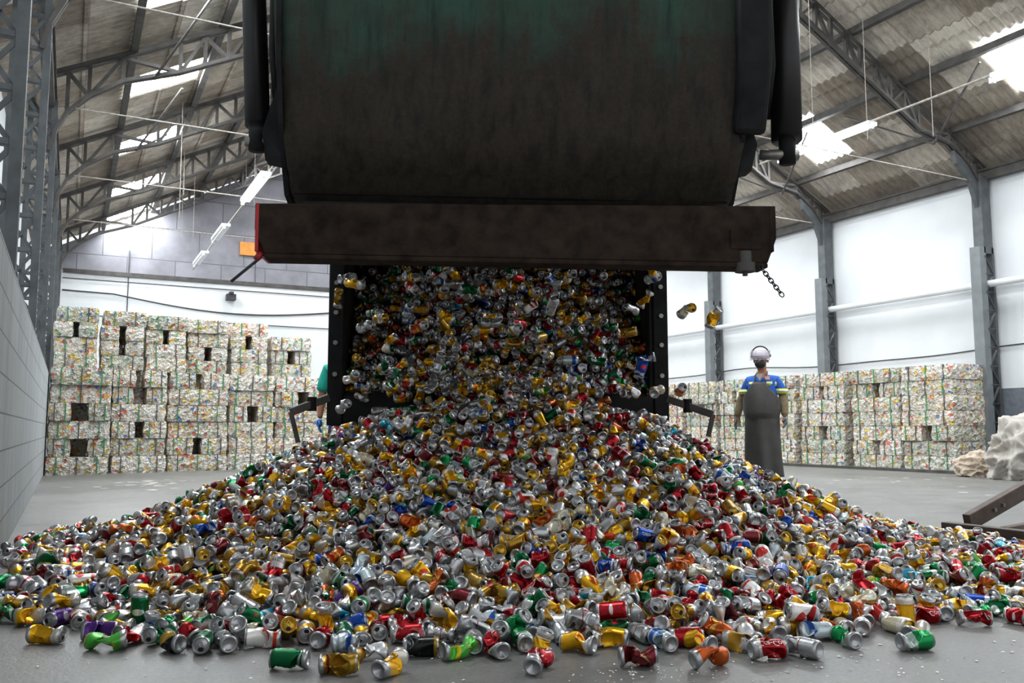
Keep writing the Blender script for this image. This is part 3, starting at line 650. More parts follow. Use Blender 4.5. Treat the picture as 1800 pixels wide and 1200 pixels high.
# local axes: -y is the way he faces, +x his left hand
body = [[('pel', (0, .01, .95), (.155, .12)), ('ab', (0, -.04, 1.06), (.185, .165)), ('ch', (0, -.01, 1.24), (.18, .135)), ('sh', (0, .02, 1.36), (.10, .07)), ('nk', (0, .015, 1.46), (.058, .058)), ('n2', (0, .0, 1.51), (.056, .058)), ('jaw', (-.005, -.02, 1.555), (.066, .075)), ('hd', (-.008, -.012, 1.62), (.074, .09)), ('hd2', (-.01, -.005, 1.68), (.07, .085)), ('hd3', (-.01, 0, 1.72), (.045, .055))]]
for s in (-1, 1):
    n_ = 'r' if s < 0 else 'l'; fw = -.03 if s > 0 else .05
    el = (s*.25 if s > 0 else -.29, .03 if s > 0 else .08, 1.13); wr = (.27 if s > 0 else -.34, -.05 if s > 0 else .04, .90)
    body.append([('sh', (0, .02, 1.36), (.10, .07)), (n_+'s', (s*.14, .02, 1.345), .045), (n_+'u', (s*.205, .025, 1.27), .054), (n_+'e', el, .045), (n_+'f', tuple((a*.6+b*.4) for a, b in zip(el, wr)), .043), (n_+'w', wr, .028)])
    body.append([('pel', (0, .01, .95), (.155, .12)), (n_+'h', (s*.095, .01, .88), .095), (n_+'t', (s*.11, 0, .7), .085), (n_+'k', (s*.115, -.01, .5), .06), (n_+'c', (s*.118, .02, .34), .055), (n_+'a', (s*.12, .03, .1), .038), (n_+'b', (s*.125, -.05, .05), .035), (n_+'o', (s*.13, -.14, .035), .028)])
bd = skin_mesh('body', body, sk['skin'], wk, 2)
sh = [[('pel', (0, .01, .93), (.17, .135)), ('ab', (0, -.035, 1.06), (.2, .18)), ('ch', (0, -.005, 1.24), (.198, .155)), ('sh', (0, .02, 1.37), (.14, .1)), ('c', (0, .02, 1.44), (.075, .07))]]
for s in (-1, 1):
    n_ = 'r' if s < 0 else 'l'
    sh.append([('sh', (0, .02, 1.37), (.14, .1)), (n_+'s', (s*.155, .02, 1.36), .074), (n_+'u', (s*.21, .027, 1.27), .075), (n_+'v', (s*.228, .028 if s > 0 else .045, 1.18), .073)])
skin_mesh('shirt', sh, sk['shirt'], wk, 2)
trs = [[('pel', (0, .01, .92), (.165, .13)), ('x', (0, .01, .96), (.165, .13))]]
for s in (-1, 1):
    n_ = 'r' if s < 0 else 'l'; trs.append([('pel', (0, .01, .92), (.165, .13)), (n_+'h', (s*.1, .01, .85), .105), (n_+'t', (s*.112, 0, .68), .095), (n_+'k', (s*.118, -.005, .48), .082), (n_+'a', (s*.12, .02, .1), .075)])
skin_mesh('trousers', trs, sk['navy'], wk, 2)
for s in (-1, 1):
    skin_mesh('boot', [[('a', (s*.12, .035, .16), .06), ('b', (s*.12, .03, .06), (.055, .055)), ('c', (s*.128, -.07, .045), (.052, .042)), ('d', (s*.132, -.16, .038), (.045, .032))]], sk['boot'], wk, 2)
    el = (s*.25 if s > 0 else -.29, .03 if s > 0 else .08, 1.13); wr = (.27 if s > 0 else -.34, -.05 if s > 0 else .04, .90)
    ov = [[('v', (s*.234, .03 if s > 0 else .06, 1.2), .062), ('e', el, .058), ('f', tuple((a*.5+b*.5) for a, b in zip(el, wr)), .054), ('w', tuple((a*.05+b*.95) for a, b in zip(el, wr)), .043)]]
    skin_mesh('oversleeve', ov, sk['sleeve'], wk, 2)
    dv = Vector(wr)-Vector(el); hand('work_glove', wr, dv+Vector((0, -.03 if s > 0 else .02, 0)), (0, -1, 0) if s > 0 else (.0, -1, .1), sk['glove'], wk, .55, 1.05, (-s*.8, -.3, 0))
# apron: bib over the belly and a long skirt, neck strap
def sheet_fn(name, f, nu, nv, mat, parent, th=.006):
    V = [f(i/nu, j/nv) for j in range(nv+1) for i in range(nu+1)]; F = [(j*(nu+1)+i, j*(nu+1)+i+1, (j+1)*(nu+1)+i+1, (j+1)*(nu+1)+i) for j in range(nv) for i in range(nu)]
    me = bpy.data.meshes.new(name); me.from_pydata(V, [], F); me.materials.append(mat); me.polygons.foreach_set('use_smooth', [True]*len(F))
    o = bpy.data.objects.new(name, me); C.objects.link(o); o.parent = parent
    if th: s_ = o.modifiers.new('t', 'SOLIDIFY'); s_.thickness = th
    return o
def apron(u, v):
    z = 1.335-v*1.155
    a = (u-.5)*2
    rx = .212 if z > 1.0 else .195+.017*max(0, (z-.9)/.1) if z > .9 else .195+.04*(.9-z)
    ry = .15+.085*math.sin(min(1, max(0, (1.38-z)/.55))*math.pi*.62) if z > .93 else .205+.03*(.93-z)
    k_ = min(1, max(0, (1.335-z)/.27)); th = a*(.33+k_*k_*(3-2*k_)*1.0)
    fold = .016*math.sin(a*9+z*2)*max(0, (1.0-z))*2
    return (math.sin(th)*(rx+.02+fold), -.02-math.cos(th)*(ry+.012+fold), z)
sheet_fn('apron', apron, 24, 40, sk['apron'], wk, .008)
MB().tube([(-.06, -.155, 1.33), (-.07, -.09, 1.42), (-.06, .03, 1.475), (0, .085, 1.48), (.06, .03, 1.475), (.07, -.09, 1.42), (.06, -.155, 1.33)], .009, 8).build('neck_strap', sk['apron'], wk, smooth=True)
for z in (1.005,): MB().tube([(.235*math.sin(a), -.02-.24*math.cos(a), z) for a in np.linspace(-2.0, 2.0, 24)], .007, 6).build('waist_tie', sk['apron'], wk, smooth=True)
# reflective bands on the chest and on both short sleeves
def band(name, cx, cy, z, rx, ry, a0, a1, h, mat, tilt=0.0):
    return sheet_fn(name, lambda u, v: (cx+rx*math.sin(a0+(a1-a0)*u), cy-ry*math.cos(a0+(a1-a0)*u), z+h*(v-.5)+tilt*math.sin(a0+(a1-a0)*u)), 18, 1, mat, wk, .004)
for a0, a1 in ((.42, 1.25), (-1.25, -.42)):
    band('chest_band', 0, 0, 1.315, .193, .152, a0, a1, .055, sk['hivis']); band('chest_stripe', 0, 0, 1.315, .197, .156, a0, a1, .018, sk['grey_tape'])
for s in (-1, 1):
    cx, cy = s*.221, .03 if s > 0 else .04
    band('sleeve_band', cx, cy, 1.225, .082, .082, -3.14, 3.14, .06, sk['hivis']); band('sleeve_stripe', cx, cy, 1.225, .085, .085, -3.14, 3.14, .02, sk['grey_tape'])
MB().box(.07, .125, -.172, -.162, 1.365, 1.405).build('chest_badge', sk['badge'], wk)
MB().prism([(-.045, 1.44), (.045, 1.44), (0, 1.35)], -.155, -.11, 'xz').build('undershirt', sk['under'], wk)
# head: ears, nose, eyes, mask, helmet, visor
HX, HY, HZ = -.008, -.01, 1.62
def ell(name, c, r, mat, parent, n=20, cut=None):
    V = []; F = []
    for j in range(n//2+1):
        th = math.pi*j/(n//2)
        for i in range(n): V.append((c[0]+r[0]*math.sin(th)*math.cos(6.2832*i/n), c[1]+r[1]*math.sin(th)*math.sin(6.2832*i/n), c[2]+r[2]*math.cos(th)))
    for j in range(n//2):
        if cut and cut(j/(n//2)): continue
        for i in range(n): F.append((j*n+i, j*n+(i+1) % n, (j+1)*n+(i+1) % n, (j+1)*n+i))
    m = MB(); m.v = V; m.f = F; m.mi = [0]*len(F); return m.build(name, mat, parent, smooth=True)
for s in (-1, 1):
    ell('ear', (HX+s*.084, HY+.01, 1.615), (.012, .02, .032), sk['skin'], wk)
    ell('eye', (HX+s*.032, HY-.088, 1.63), (.013, .01, .007), plain('eye_dark', '#2a211d', .3), wk)
    ell('eyebrow', (HX+s*.032, HY-.090, 1.652), (.02, .01, .005), plain('brow', '#3a2a22', .8), wk)
ell('nose', (HX, HY-.1, 1.605), (.014, .02, .026), sk['skin'], wk)
ell('face_mask', (HX, HY-.052, 1.568), (.068, .068, .055), sk['mask'], wk)
MB().tube([(HX-.08, HY+.0, 1.6), (HX-.06, HY-.07, 1.575), (HX+.06, HY-.07, 1.575), (HX+.08, HY, 1.6)], .005, 6).build('mask_strap', sk['mask'], wk)
ell('hair', (HX, HY+.035, 1.655), (.082, .075, .075), plain('hair', '#1f1a18', .8), wk)
hel = ell('helmet', (HX, HY+.01, 1.665), (.108, .125, .108), sk['cap'], wk, 28, lambda q: q > .5)
MB().tube([(HX+.104*math.cos(a), HY-.0+.12*math.sin(a), 1.668) for a in np.linspace(0, 6.2832, 40)], .006, 6, caps=False).build('helmet_rim', sk['cap'], hel, smooth=True)
br = MB().tube([(HX, HY+.02-.14*math.cos(a), 1.70+.10*math.sin(a)) for a in np.linspace(0.2, 2.5, 16)], .010, 8)
br = MB().tube([(HX+.112*math.cos(a), HY-.02-.02*math.sin(a), 1.675+.115*math.sin(a)) for a in np.linspace(0, 3.1416, 24)], .009, 8); br.build('visor_bracket', sk['mask'], wk, smooth=True)
for s in (-1, 1): ell('visor_knob', (HX+s*.113, HY-.01, 1.672), (.016, .022, .022), sk['mask'], wk)
sheet_fn('visor', lambda u, v: (HX+.132*math.sin((u-.5)*2.5), HY-.015-.15*math.cos((u-.5)*2.5)+.02*v, 1.61+.125*v+.0), 20, 6, M['visor'], wk, .002)
# --- helper on the left, mostly hidden behind the truck body: teal sleeve, bare forearm, blue glove
feet = W(-1.73, 9.0)
hp_ = thing('helper', 'person in teal shirt and blue glove, half hidden behind the left side of the truck', 'person', feet, -YAW+math.radians(4))
# faces along -y local; his near arm is +x or -x side
bod = [[('pel', (0, .01, .95), (.13, .1)), ('ab', (0, 0, 1.08), (.13, .1)), ('ch', (0, 0, 1.24), (.15, .11)), ('sh', (0, .01, 1.38), (.13, .075)), ('nk', (0, .0, 1.46), (.05, .05)), ('jaw', (0, -.03, 1.545), (.06, .07)), ('hd', (0, -.015, 1.62), (.068, .085)), ('hd2', (0, 0, 1.69), (.055, .07))]]
RA = {}
for s in (-1, 1):
    n_ = str(s); el = (s*.24, .02, 1.10); wr = (s*.25, -.03, .86)
    RA[s] = (el, wr)
    bod.append([('sh', (0, .01, 1.38), (.13, .075)), (n_+'s', (s*.17, .01, 1.37), .055), (n_+'e', el, .042), (n_+'f', tuple(a*.6+b*.4 for a, b in zip(el, wr)), .042), (n_+'w', wr, .026)])
    bod.append([('pel', (0, .01, .95), (.13, .1)), (n_+'h', (s*.09, .01, .86), .085), (n_+'k', (s*.1, -.01, .5), .055), (n_+'a', (s*.1, .03, .1), .036), (n_+'b', (s*.105, -.06, .045), .033), (n_+'o', (s*.11, -.15, .033), .027)])
skin_mesh('body', bod, sk['skin'], hp_, 2)
s2_ = [[('pel', (0, .01, .88), (.15, .12)), ('ch', (0, 0, 1.24), (.165, .125)), ('sh', (0, .01, 1.385), (.14, .085))]]
for s in (-1, 1): s2_.append([('sh', (0, .01, 1.385), (.14, .085)), (str(s)+'s', (s*.178, .01, 1.375), .075), (str(s)+'v', (s*.228, .018, 1.19), .075), (str(s)+'x', (s*.236, .02, 1.13), .068)])
skin_mesh('shirt', s2_, sk['teal'], hp_, 2)
tt = [[('pel', (0, .01, .93), (.14, .11)), ('x', (0, .01, .97), (.14, .11))]]
for s in (-1, 1): tt.append([('pel', (0, .01, .93), (.14, .11)), (str(s)+'h', (s*.09, .01, .85), .095), (str(s)+'k', (s*.1, -.01, .5), .075), (str(s)+'a', (s*.1, .025, .1), .065)])
skin_mesh('trousers', tt, sk['navy'], hp_, 2)
for s in (-1, 1):
    skin_mesh('boot', [[('a', (s*.1, .035, .15), .055), ('b', (s*.1, .03, .05), .05), ('c', (s*.11, -.08, .042), (.048, .04)), ('d', (s*.115, -.17, .036), (.04, .03))]], sk['boot'], hp_, 1)
    el, wr = RA[s]; hand('work_glove', wr, Vector(wr)-Vector(el), (0, -1, 0), sk['glove_b'], hp_, .6, 1.0, (-s*.9, -.2, 0))
    ell('ear', (s*.07, 0, 1.61), (.012, .02, .03), sk['skin'], hp_); ell('eye', (s*.03, -.092, 1.625), (.012, .01, .007), sk['boot'], hp_)
ell('nose', (0, -.1, 1.6), (.014, .02, .026), sk['skin'], hp_); ell('hair', (0, .02, 1.66), (.075, .085, .075), sk['boot'], hp_)
# ---------------------------------------------------------------- drink can geometry (numpy)
CR, CH = 0.033, 0.120            # body radius and height of a 350 ml can, metres
PROFILE = [(0.0, .0105), (.015, .0085), (.0215, .003), (.0238, 0.0), (.0262, .0006), (.0305, .0055), (CR, .0115)]
def body_profile(n):
    top = [(.0322, CH-.0125), (.0300, CH-.0075), (.0272, CH-.0035), (.0262, CH-.002)]
    mid = [(CR, .0115 + (CH-.026)*k/n) for k in range(1, n+1)]
    return PROFILE + mid + top
LID_PROFILE = [(.0262, CH-.002), (.0274, CH-.0012), (.0274, CH-.0001), (.0262, CH+.0002), (.0250, CH-.001), (.0240, CH-.0055), (.0226, CH-.0058), (.0215, CH-.0038), (0.0, CH-.0036)]
def lathe_arrays(prof, seg):
    """verts (n,3), uv-per-vertex (u,v), quads; u wraps so the seam vertex is doubled"""
    V, UV, Fc = [], [], []
    for (r, z) in prof:
        for k in range(seg+1):
            a = 2*math.pi*k/seg
            V.append((r*math.cos(a), r*math.sin(a), z)); UV.append((k/seg, z/CH))
    m = seg+1
    for i in range(len(prof)-1):
        for k in range(seg):
            a, b, c, d = i*m+k, i*m+k+1, (i+1)*m+k+1, (i+1)*m+k
            Fc.append((a, b, c, d))
    return np.array(V), np.array(UV), np.array(Fc)
def sstep(x): 
    x = np.clip(x, 0, 1); return x*x*(3-2*x)
class Crush:
    """one way a can is bent; seeded, acts on any point that belongs to the can"""
    def __init__(s, seed, kind):
        R = random.Random(seed*77+5); s.kind = kind; s.dents = []; s.ax = None; s.bend = None; s.flat = None; s.twist = 0.0
        def dent(off, tilt=.35, zc=None, lam=None, th=None):
            s.dents.append((R.uniform(0, 6.283) if th is None else th, R.uniform(.035, .085) if zc is None else zc, R.uniform(-tilt, tilt), off, R.uniform(.5, .95) if lam is None else lam))
        if kind == 'whole':
            dent(.030)
            if seed % 2: dent(.027, .5)
        elif kind == 'dented':
            dent(R.uniform(.016, .021), .35, None, .6); dent(R.uniform(.023, .028), .8)
        elif kind == 'pinched':
            t = R.uniform(0, 6.28); dent(.015, .2, .06, .6, t); dent(.021, .5, .055, .5, t+2.6+R.uniform(-.6, .6)); dent(.026, .8)
        elif kind == 'bent':
            s.bend = (R.uniform(0, 6.28), R.uniform(.05, .07), R.uniform(.5, .95)); dent(.02, .3, s.bend[1], .8, s.bend[0]); dent(.025, .8); dent(.026, .8)
        elif kind == 'squashed':
            s.ax = (R.uniform(.45, .62), R.randint(3, 4), R.uniform(0, 6), .22); s.bend = (R.uniform(0, 6.28), .06, R.uniform(.1, .45)); dent(.027, .9); dent(.026, .9)
        elif kind == 'puck':
            s.ax = (R.uniform(.22, .34), R.randint(3, 5), R.uniform(0, 6), .16); s.bend = (R.uniform(0, 6.28), .06, R.uniform(.15, .5))
        elif kind == 'flat':
            s.flat = (R.uniform(0, 3.14), R.uniform(.38, .5)); dent(.026, .9); dent(.027, .9); dent(.026, .6)
        elif kind == 'crumpled':
            for k in range(6): dent(R.uniform(.017, .027), .9, R.uniform(.02, .1), .7)
            s.bend = (R.uniform(0, 6.28), .06, R.uniform(.2, .6)); s.twist = R.uniform(-.8, .8)
        elif kind == 'twisted':
            s.twist = R.choice((-1, 1))*R.uniform(1.0, 1.6); s.ax = (.8, 4, 0.0, .2); dent(.022, .6); dent(.024, .6)
        if kind != 'whole':
            for _ in range(5): dent(R.uniform(.0290, .0315), 1.1, R.uniform(.015, .105), .9)
        else:
            for _ in range(3): dent(R.uniform(.030, .0318), .7, R.uniform(.02, .1), .9)
    def __call__(s, P):
        P = np.array(P, float).copy(); H = CH
        w = sstep((P[:, 2]-.006)/.022)*sstep((H-.006-P[:, 2])/.022)
        z0 = P[:, 2].copy()
        if s.ax:
            f, lobes, ph, amp = s.ax
            a = np.arctan2(P[:, 1], P[:, 0]); q = z0/H
            tri = np.abs(((a*lobes/6.2832+ph+3*q) % 1)*2-1)
            ring = .5-.5*np.cos(q*6.2832*2.5)
            k = 1-amp*w*(tri*.9+ring*.6)
            P[:, 0] *= k; P[:, 1] *= k
        if s.twist:
            t = s.twist*sstep((z0-.015)/(H-.03)); c, n = np.cos(t), np.sin(t)
            x = P[:, 0]*c-P[:, 1]*n; y = P[:, 0]*n+P[:, 1]*c
            k = 1-.22*w*min(1, abs(s.twist)); P[:, 0] = x*k; P[:, 1] = y*k
        if s.flat:
            th, f = s.flat; c, n = math.cos(th), math.sin(th)
            u = P[:, 0]*c+P[:, 1]*n; v = -P[:, 0]*n+P[:, 1]*c
            ww = .35+.65*w
            u = u*(1-(1-f)*ww); v = v*(1+.25*ww)
            P[:, 0] = u*c-v*n; P[:, 1] = u*n+v*c
        for (th, zc, ti, off, lam) in s.dents:
            nx, ny, nz = math.cos(th)*math.cos(ti), math.sin(th)*math.cos(ti), math.sin(ti)
            d = np.maximum(P[:, 0]*nx+P[:, 1]*ny+(P[:, 2]-zc)*nz-off, 0)*(1+lam)*w
            P[:, 0] -= d*nx; P[:, 1] -= d*ny; P[:, 2] -= d*nz
        if s.ax:
            f = s.ax[0]; lo, hi = .016, H-.016
            zc = np.clip(P[:, 2], lo, hi)
            P[:, 2] = P[:, 2]-(zc-lo)*(1-f)
            H = H-(hi-lo)*(1-f)
        if s.bend:
            th, zb, al = s.bend; zb = zb if not s.ax else H*.5
            d = np.array([math.cos(th), math.sin(th)]); piv = .022
            t = sstep((P[:, 2]-zb+.012)/.024)*al
            u = P[:, 0]*d[0]+P[:, 1]*d[1]; v = -P[:, 0]*d[1]+P[:, 1]*d[0]
            uu = u-piv; zz = P[:, 2]-zb
            un = uu*np.cos(t)+zz*np.sin(t); zn = -uu*np.sin(t)+zz*np.cos(t)
            u = un+piv; P[:, 2] = zn+zb
            P[:, 0] = u*d[0]-v*d[1]; P[:, 1] = u*d[1]+v*d[0]
        return P
KINDS = ['whole', 'whole', 'dented', 'dented', 'pinched', 'pinched', 'bent', 'bent', 'squashed', 'squashed', 'puck', 'flat', 'flat', 'crumpled', 'crumpled', 'twisted', 'dented', 'pinched', 'whole', 'crumpled']
NK = len(KINDS)
CRUSH = [Crush(i+1, k) for i, k in enumerate(KINDS)]
_V0 = lathe_arrays(body_profile(6), 12)[0]
CENT = [c(_V0).mean(0) for c in CRUSH]         # each crushed shape is centred on its own middle

# px, py (ground contact), heading of the lid end in degrees, roll, shape, livery, look (for the label), upright tilt
HERO = [
 (508,1180,180,0,3,'green','crumpled emerald green can lying apart on the concrete before the heap, silver base aside'),
 (585,1190,5,40,2,'gold','dull gold can with a pale patch, lying ahead beside the crumpled emerald green can'),
 (682,1192,60,0,16,'yellow','squashed yellow and white can, silver end tipped up, alone before the heap'),
 (945,1186,75,60,13,'red_script','crumpled red and silver can standing out foremost, its round silver base facing forward'),
 (955,1160,0,0,8,'yellow','upright crushed yellow can with a silver rim, behind the foremost red and silver can'),
 (1024,1152,150,20,2,'yellow_disc','pinched yellow can whose silver base faces forward, beside the upright crushed yellow can'),
 (1078,1142,160,200,6,'yellow','bent yellow can, silver base sideways, at the front edge right of the upright one'),
 (1117,1176,3,90,2,'wine','copper-red dented can lying crosswise just ahead of the front edge'),
 (1245,1178,20,120,13,'orange','small crumpled orange and gold can lying ahead of the red can'),
 (1353,1163,8,220,5,'red_script','pale red pinched can with a dark end, lying ahead of the heap'),
 (1422,1160,130,0,18,'silver','plain silver dented can lying on its side with its base forward, ahead of the heap'),
 (1613,1147,12,150,0,'silver_green','half silver, half green can lying alone on the concrete at the right'),
 (1583,1116,-70,30,1,'cream','cream can with a gold lid facing forward, near the silver and green can'),
 (1627,1098,0,250,0,'red_script','whole bright red can with white script, lying behind the cream can with a gold lid'),
 (1717,1103,-10,90,11,'red_script','flattened red can pinched in the middle, lying right of the whole bright red can'),
 (1752,1086,5,0,6,'green','bent dark green and silver can lying behind the flattened red can'),
 (1693,1084,0,80,16,'yellow','yellow can with a white end, lying beside the bent dark green can'),
 (1795,1100,-60,0,8,'red_script','squashed crimson can cut off by the right edge of the view'),
 (1444,1128,178,70,18,'white_blue','long whitish can with a thin coloured print, lying behind the plain silver dented can'),
 (1497,1140,100,0,4,'silver_green','crushed green can with its silver base forward, beside the long whitish can'),
 (44,1103,0,200,2,'yellow','dented yellow can with a silver end, at the left front edge of the heap'),
 (68,1135,2,20,17,'yellow','pinched yellow and white can lying ahead of the dented yellow one'),
 (160,1128,10,0,12,'purple','flattened purple can at the left front edge of the heap'),
 (186,1146,200,0,13,'lime','crumpled lime green can with a small red mark, beside the flattened purple can'),
 (222,1136,-110,0,16,'red_script','red can with its lid facing forward, beside the crumpled lime green can'),
 (280,1134,-130,0,7,'green','green can with its lid forward, behind the small black can'),
 (300,1150,150,0,9,'black','small squashed black can with its black end forward'),
 (352,1148,-80,0,0,'green','dark green can with its opened lid facing forward, beside the black can'),
 (392,1148,120,0,17,'silver','silver can with a red stripe, base forward, beside the dark green can'),
 (464,1142,190,45,2,'white_red','large white and red can lying slantwise behind the emerald green can'),
 (560,1112,170,0,1,'white_blue','pale grey-blue can lying behind the large white and red can'),
 (735,1158,5,0,0,'black','black can with a gold end lying crosswise at the middle of the front edge'),
 (800,1162,30,0,14,'lime','multicoloured crumpled scrap of a can beside the black can with a gold end'),
 (833,1150,95,0,1,'silver','silver can with its round base squarely forward at the front edge'),
 (872,1158,110,0,16,'red_script','pink-red can with its silver base forward, at the front edge'),
 (920,1146,100,0,0,'silver_green','grey-green can with its silver base forward, behind the foremost red and silver can'),
 (1170,1146,110,0,0,'white_blue','pale blue-grey can with its base forward, beside the copper-red can'),
 (1240,1150,120,0,2,'yellow_disc','dented yellow can with a white end, behind the small crumpled orange can'),
 (1205,1140,4,0,1,'red_script','smooth red can lying crosswise behind the small crumpled orange can'),
 (640,1165,30,0,11,'silver_gold','flattened silver and gold can lying slantwise in front of the black can'),
 (600,1150,0,0,8,'white_blue','squashed white and blue can behind the dull gold can'),
 (73,962,5,0,0,'yellow','small yellow can lying on the bare floor at the far left edge of the heap'),
 (107,968,-80,0,10,'silver','silver can end lying beside the small yellow can at the far left'),
 (144,965,-60,0,1,'red_script','red can with its lid up, right of the silver can end at the far left'),
 (14,974,-100,0,16,'silver','silver can cut off by the left edge of the view, below the grey wall'),
 (330,882,90,0,0,'silver_green','standing green and silver can at the back left edge of the heap'),
]
UPRIGHT = {4: 8, 45: 4}
# falling cans: px, py, distance, rotation seeds, shape, livery, label
FALL = [
 (1205,547,5.0,(1.0,.4,.3),13,'cream','crumpled brownish can falling through the air against the white wall'),
 (1254,561,5.1,(.3,.2,1.0),6,'yellow','bent yellow can falling in front of the second steel column'),
 (594,526,5.4,(.1,.15,2.0),11,'gold','gold can falling past the left side of the truck body'),
 (608,490,5.6,(1.2,.9,2.0),2,'silver','silver can tumbling just below the left end of the bumper beam'),
 (1146,489,5.6,(1.2,1.25,.2),0,'white_blue','blue and white can tumbling in front of the right side of the truck body'),
 (1133,528,5.4,(.4,.5,.6),4,'yellow','yellow can with an orange end falling near the right side of the truck body'),
 (1197,686,5.3,(1.0,.2,.2),9,'orange','small copper-coloured can falling beside the right light bar'),
 (1153,688,5.2,(.8,1.0,2.2),13,'yellow','bright yellow crumpled can falling at the right end of the truck bed'),
 (602,716,5.4,(1.0,.9,.2),2,'silver','silver can tumbling off the left end of the truck bed'),
 (1127,648,5.2,(.3,.2,.2),0,'blue','blue and white can falling near the right end of the truck bed'),
 (770,640,5.1,(.2,.3,.7),6,'silver','silver can falling in the middle of the stream left of centre'),
 (690,668,5.1,(.7,.3,.9),14,'green','green can falling above the left part of the bed edge'),
 (1070,665,5.0,(.7,.5,.9),13,'green','bright green can falling right of centre above the heap'),
 (735,575,5.2,(1.2,.3,.9),6,'orange','orange can falling in the upper part of the stream'),
 (905,580,5.1,(1.5,.2,.3),2,'yellow','yellow can falling crosswise in the centre of the stream'),
 (1015,650,5.0,(1.4,.8,.3),18,'blue','blue can falling right of centre just above the heap'),
 (855,705,4.9,(.9,.4,.3),4,'silver_gold','silver and gold can landing at the top of the heap'),
 (640,575,5.3,(.9,1.4,.3),2,'silver','silver can falling near the left wall of the truck body'),
 (1100,585,5.2,(.4,1.4,.3),17,'gold','gold can falling in the right part of the stream'),
 (970,540,5.3,(.5,.2,.3),1,'silver','silver can falling below the middle of the bumper beam'),
]
# ================================================================= drink cans
LIV = ['yellow', 'yellow_disc', 'gold', 'silver', 'silver_gold', 'red_script', 'white_red', 'green', 'silver_green', 'lime', 'white_blue', 'blue', 'cyan', 'wine', 'purple', 'black', 'orange', 'cream']
def livery(name):
    t = NT('can_'+name); uv = t.n('ShaderNodeTexCoord').outputs['UV']; sp = t.n('ShaderNodeSeparateXYZ', ins={0: uv}); u, v = sp.outputs[0], sp.outputs[1]
    alu = (.40, .40, .41, 1)
    P = {'yellow': ('#e0a814', .65), 'yellow_disc': ('#e6ae16', .6), 'gold': ('#a8822c', .8), 'silver': ('#b4b6b8', .8), 'silver_gold': ('#d6d6d8', .5), 'red_script': ('#a3141f', .7), 'white_red': ('#e6e2df', .25), 'green': ('#0d6238', .75),
         'silver_green': ('#b9c6bf', .7), 'lime': ('#4fb03f', .4), 'white_blue': ('#c5d2d8', .5), 'blue': ('#143f92', .7), 'cyan': ('#2ea0c0', .5), 'wine': ('#6b2026', .75), 'purple': ('#4b2474', .5), 'black': ('#0c0c0e', .4), 'orange': ('#b9541f', .7), 'cream': ('#d8d0b4', .4)}[name]
    col = rgb(P[0])
    def bandv(col, a, b, c):
        k = t.math('MULTIPLY', t.math('GREATER_THAN', v, a), t.math('LESS_THAN', v, b)); return t.mix(k, col, c)
    def disc(col, uc, vc, ru, rv, c):
        du = t.math('DIVIDE', t.math('SUBTRACT', u, uc), ru); dv = t.math('DIVIDE', t.math('SUBTRACT', v, vc), rv)
        k = t.math('LESS_THAN', t.math('ADD', t.math('MULTIPLY', du, du), t.math('MULTIPLY', dv, dv)), 1.0); return t.mix(k, col, c)
    first = True
    if name == 'yellow': col = bandv(col, .74, .95, rgb('#d8d3c8')); col = disc(col, .3, .45, .08, .1, rgb('#b5541b')); col = bandv(col, .70, .74, rgb('#b8791a'))
    if name == 'yellow_disc': col = disc(col, .25, .55, .12, .17, rgb('#d2451b')); col = disc(col, .75, .55, .12, .17, rgb('#d2451b')); col = disc(col, .25, .55, .07, .1, rgb('#f0c23a')); col = bandv(col, .1, .24, rgb('#e4e0d6'))
    if name == 'gold': col = disc(col, .3, .6, .12, .12, rgb('#ddd5c6')); col = bandv(col, .14, .18, rgb('#6e1f1a'))
    if name == 'silver': col = bandv(col, .50, .53, rgb('#8f2430')) ; col = disc(col, .6, .35, .05, .08, rgb('#5b6a74'))
    if name == 'silver_gold': col = bandv(col, .08, .34, rgb('#a87c1e')); col = bandv(col, .34, .37, rgb('#7b1d1d'))
    if name == 'red_script': col = bandv(col, .10, .13, rgb('#d9d6d4')); col = disc(col, .77, .5, .1, .06, rgb('#e3dedc'))
    if name == 'white_red': col = disc(col, .25, .6, .17, .2, rgb('#c4261d')); col = disc(col, .75, .6, .15, .16, rgb('#c4261d')); col = bandv(col, .10, .2, rgb('#b3211c')); col = bandv(col, .2, .23, rgb('#b08a3c'))
    if name == 'green': col = disc(col, .75, .5, .12, .1, rgb('#dfe6df')); col = bandv(col, .12, .15, rgb('#c7d1ca'))
    if name == 'silver_green': k = t.math('GREATER_THAN', t.math('ADD', v, t.math('MULTIPLY', t.math('SINE', t.math('MULTIPLY', u, 6.2832)), .12)), .5); col = t.mix(k, col, rgb('#118a4a'))
    if name == 'lime': col = disc(col, .3, .6, .16, .2, rgb('#e8ecd8')); col = bandv(col, .3, .42, rgb('#f2d21e')); col = disc(col, .7, .6, .07, .09, rgb('#c42a1c'))
    if name == 'white_blue': col = bandv(col, .6, .82, rgb('#2354a8')); col = disc(col, .4, .4, .1, .1, rgb('#4f86c0'))
    if name == 'blue': col = bandv(col, .14, .3, rgb('#c8ccd4')); col = disc(col, .78, .6, .1, .1, rgb('#c9202c'))
    if name == 'cyan': col = bandv(col, .55, .75, rgb('#e4ecee'))
    if name == 'wine': col = disc(col, .3, .5, .12, .1, rgb('#b78b7e')); col = bandv(col, .8, .84, rgb('#b89b6a'))
    if name == 'purple': col = disc(col, .5, .5, .1, .14, rgb('#d0c6dc'))
    if name == 'black': col = bandv(col, .86, .94, rgb('#9c7a26'))
    if name == 'orange': col = bandv(col, .3, .42, rgb('#cfa24a')); col = disc(col, .6, .66, .1, .1, rgb('#e9e0d4'))
    if name == 'cream': col = bandv(col, .7, .9, rgb('#e9e6da')); col = disc(col, .3, .4, .12, .1, rgb('#b34a3a'))
    nz = t.noise(t.n('ShaderNodeTexCoord').outputs['UV'], 14, 3)
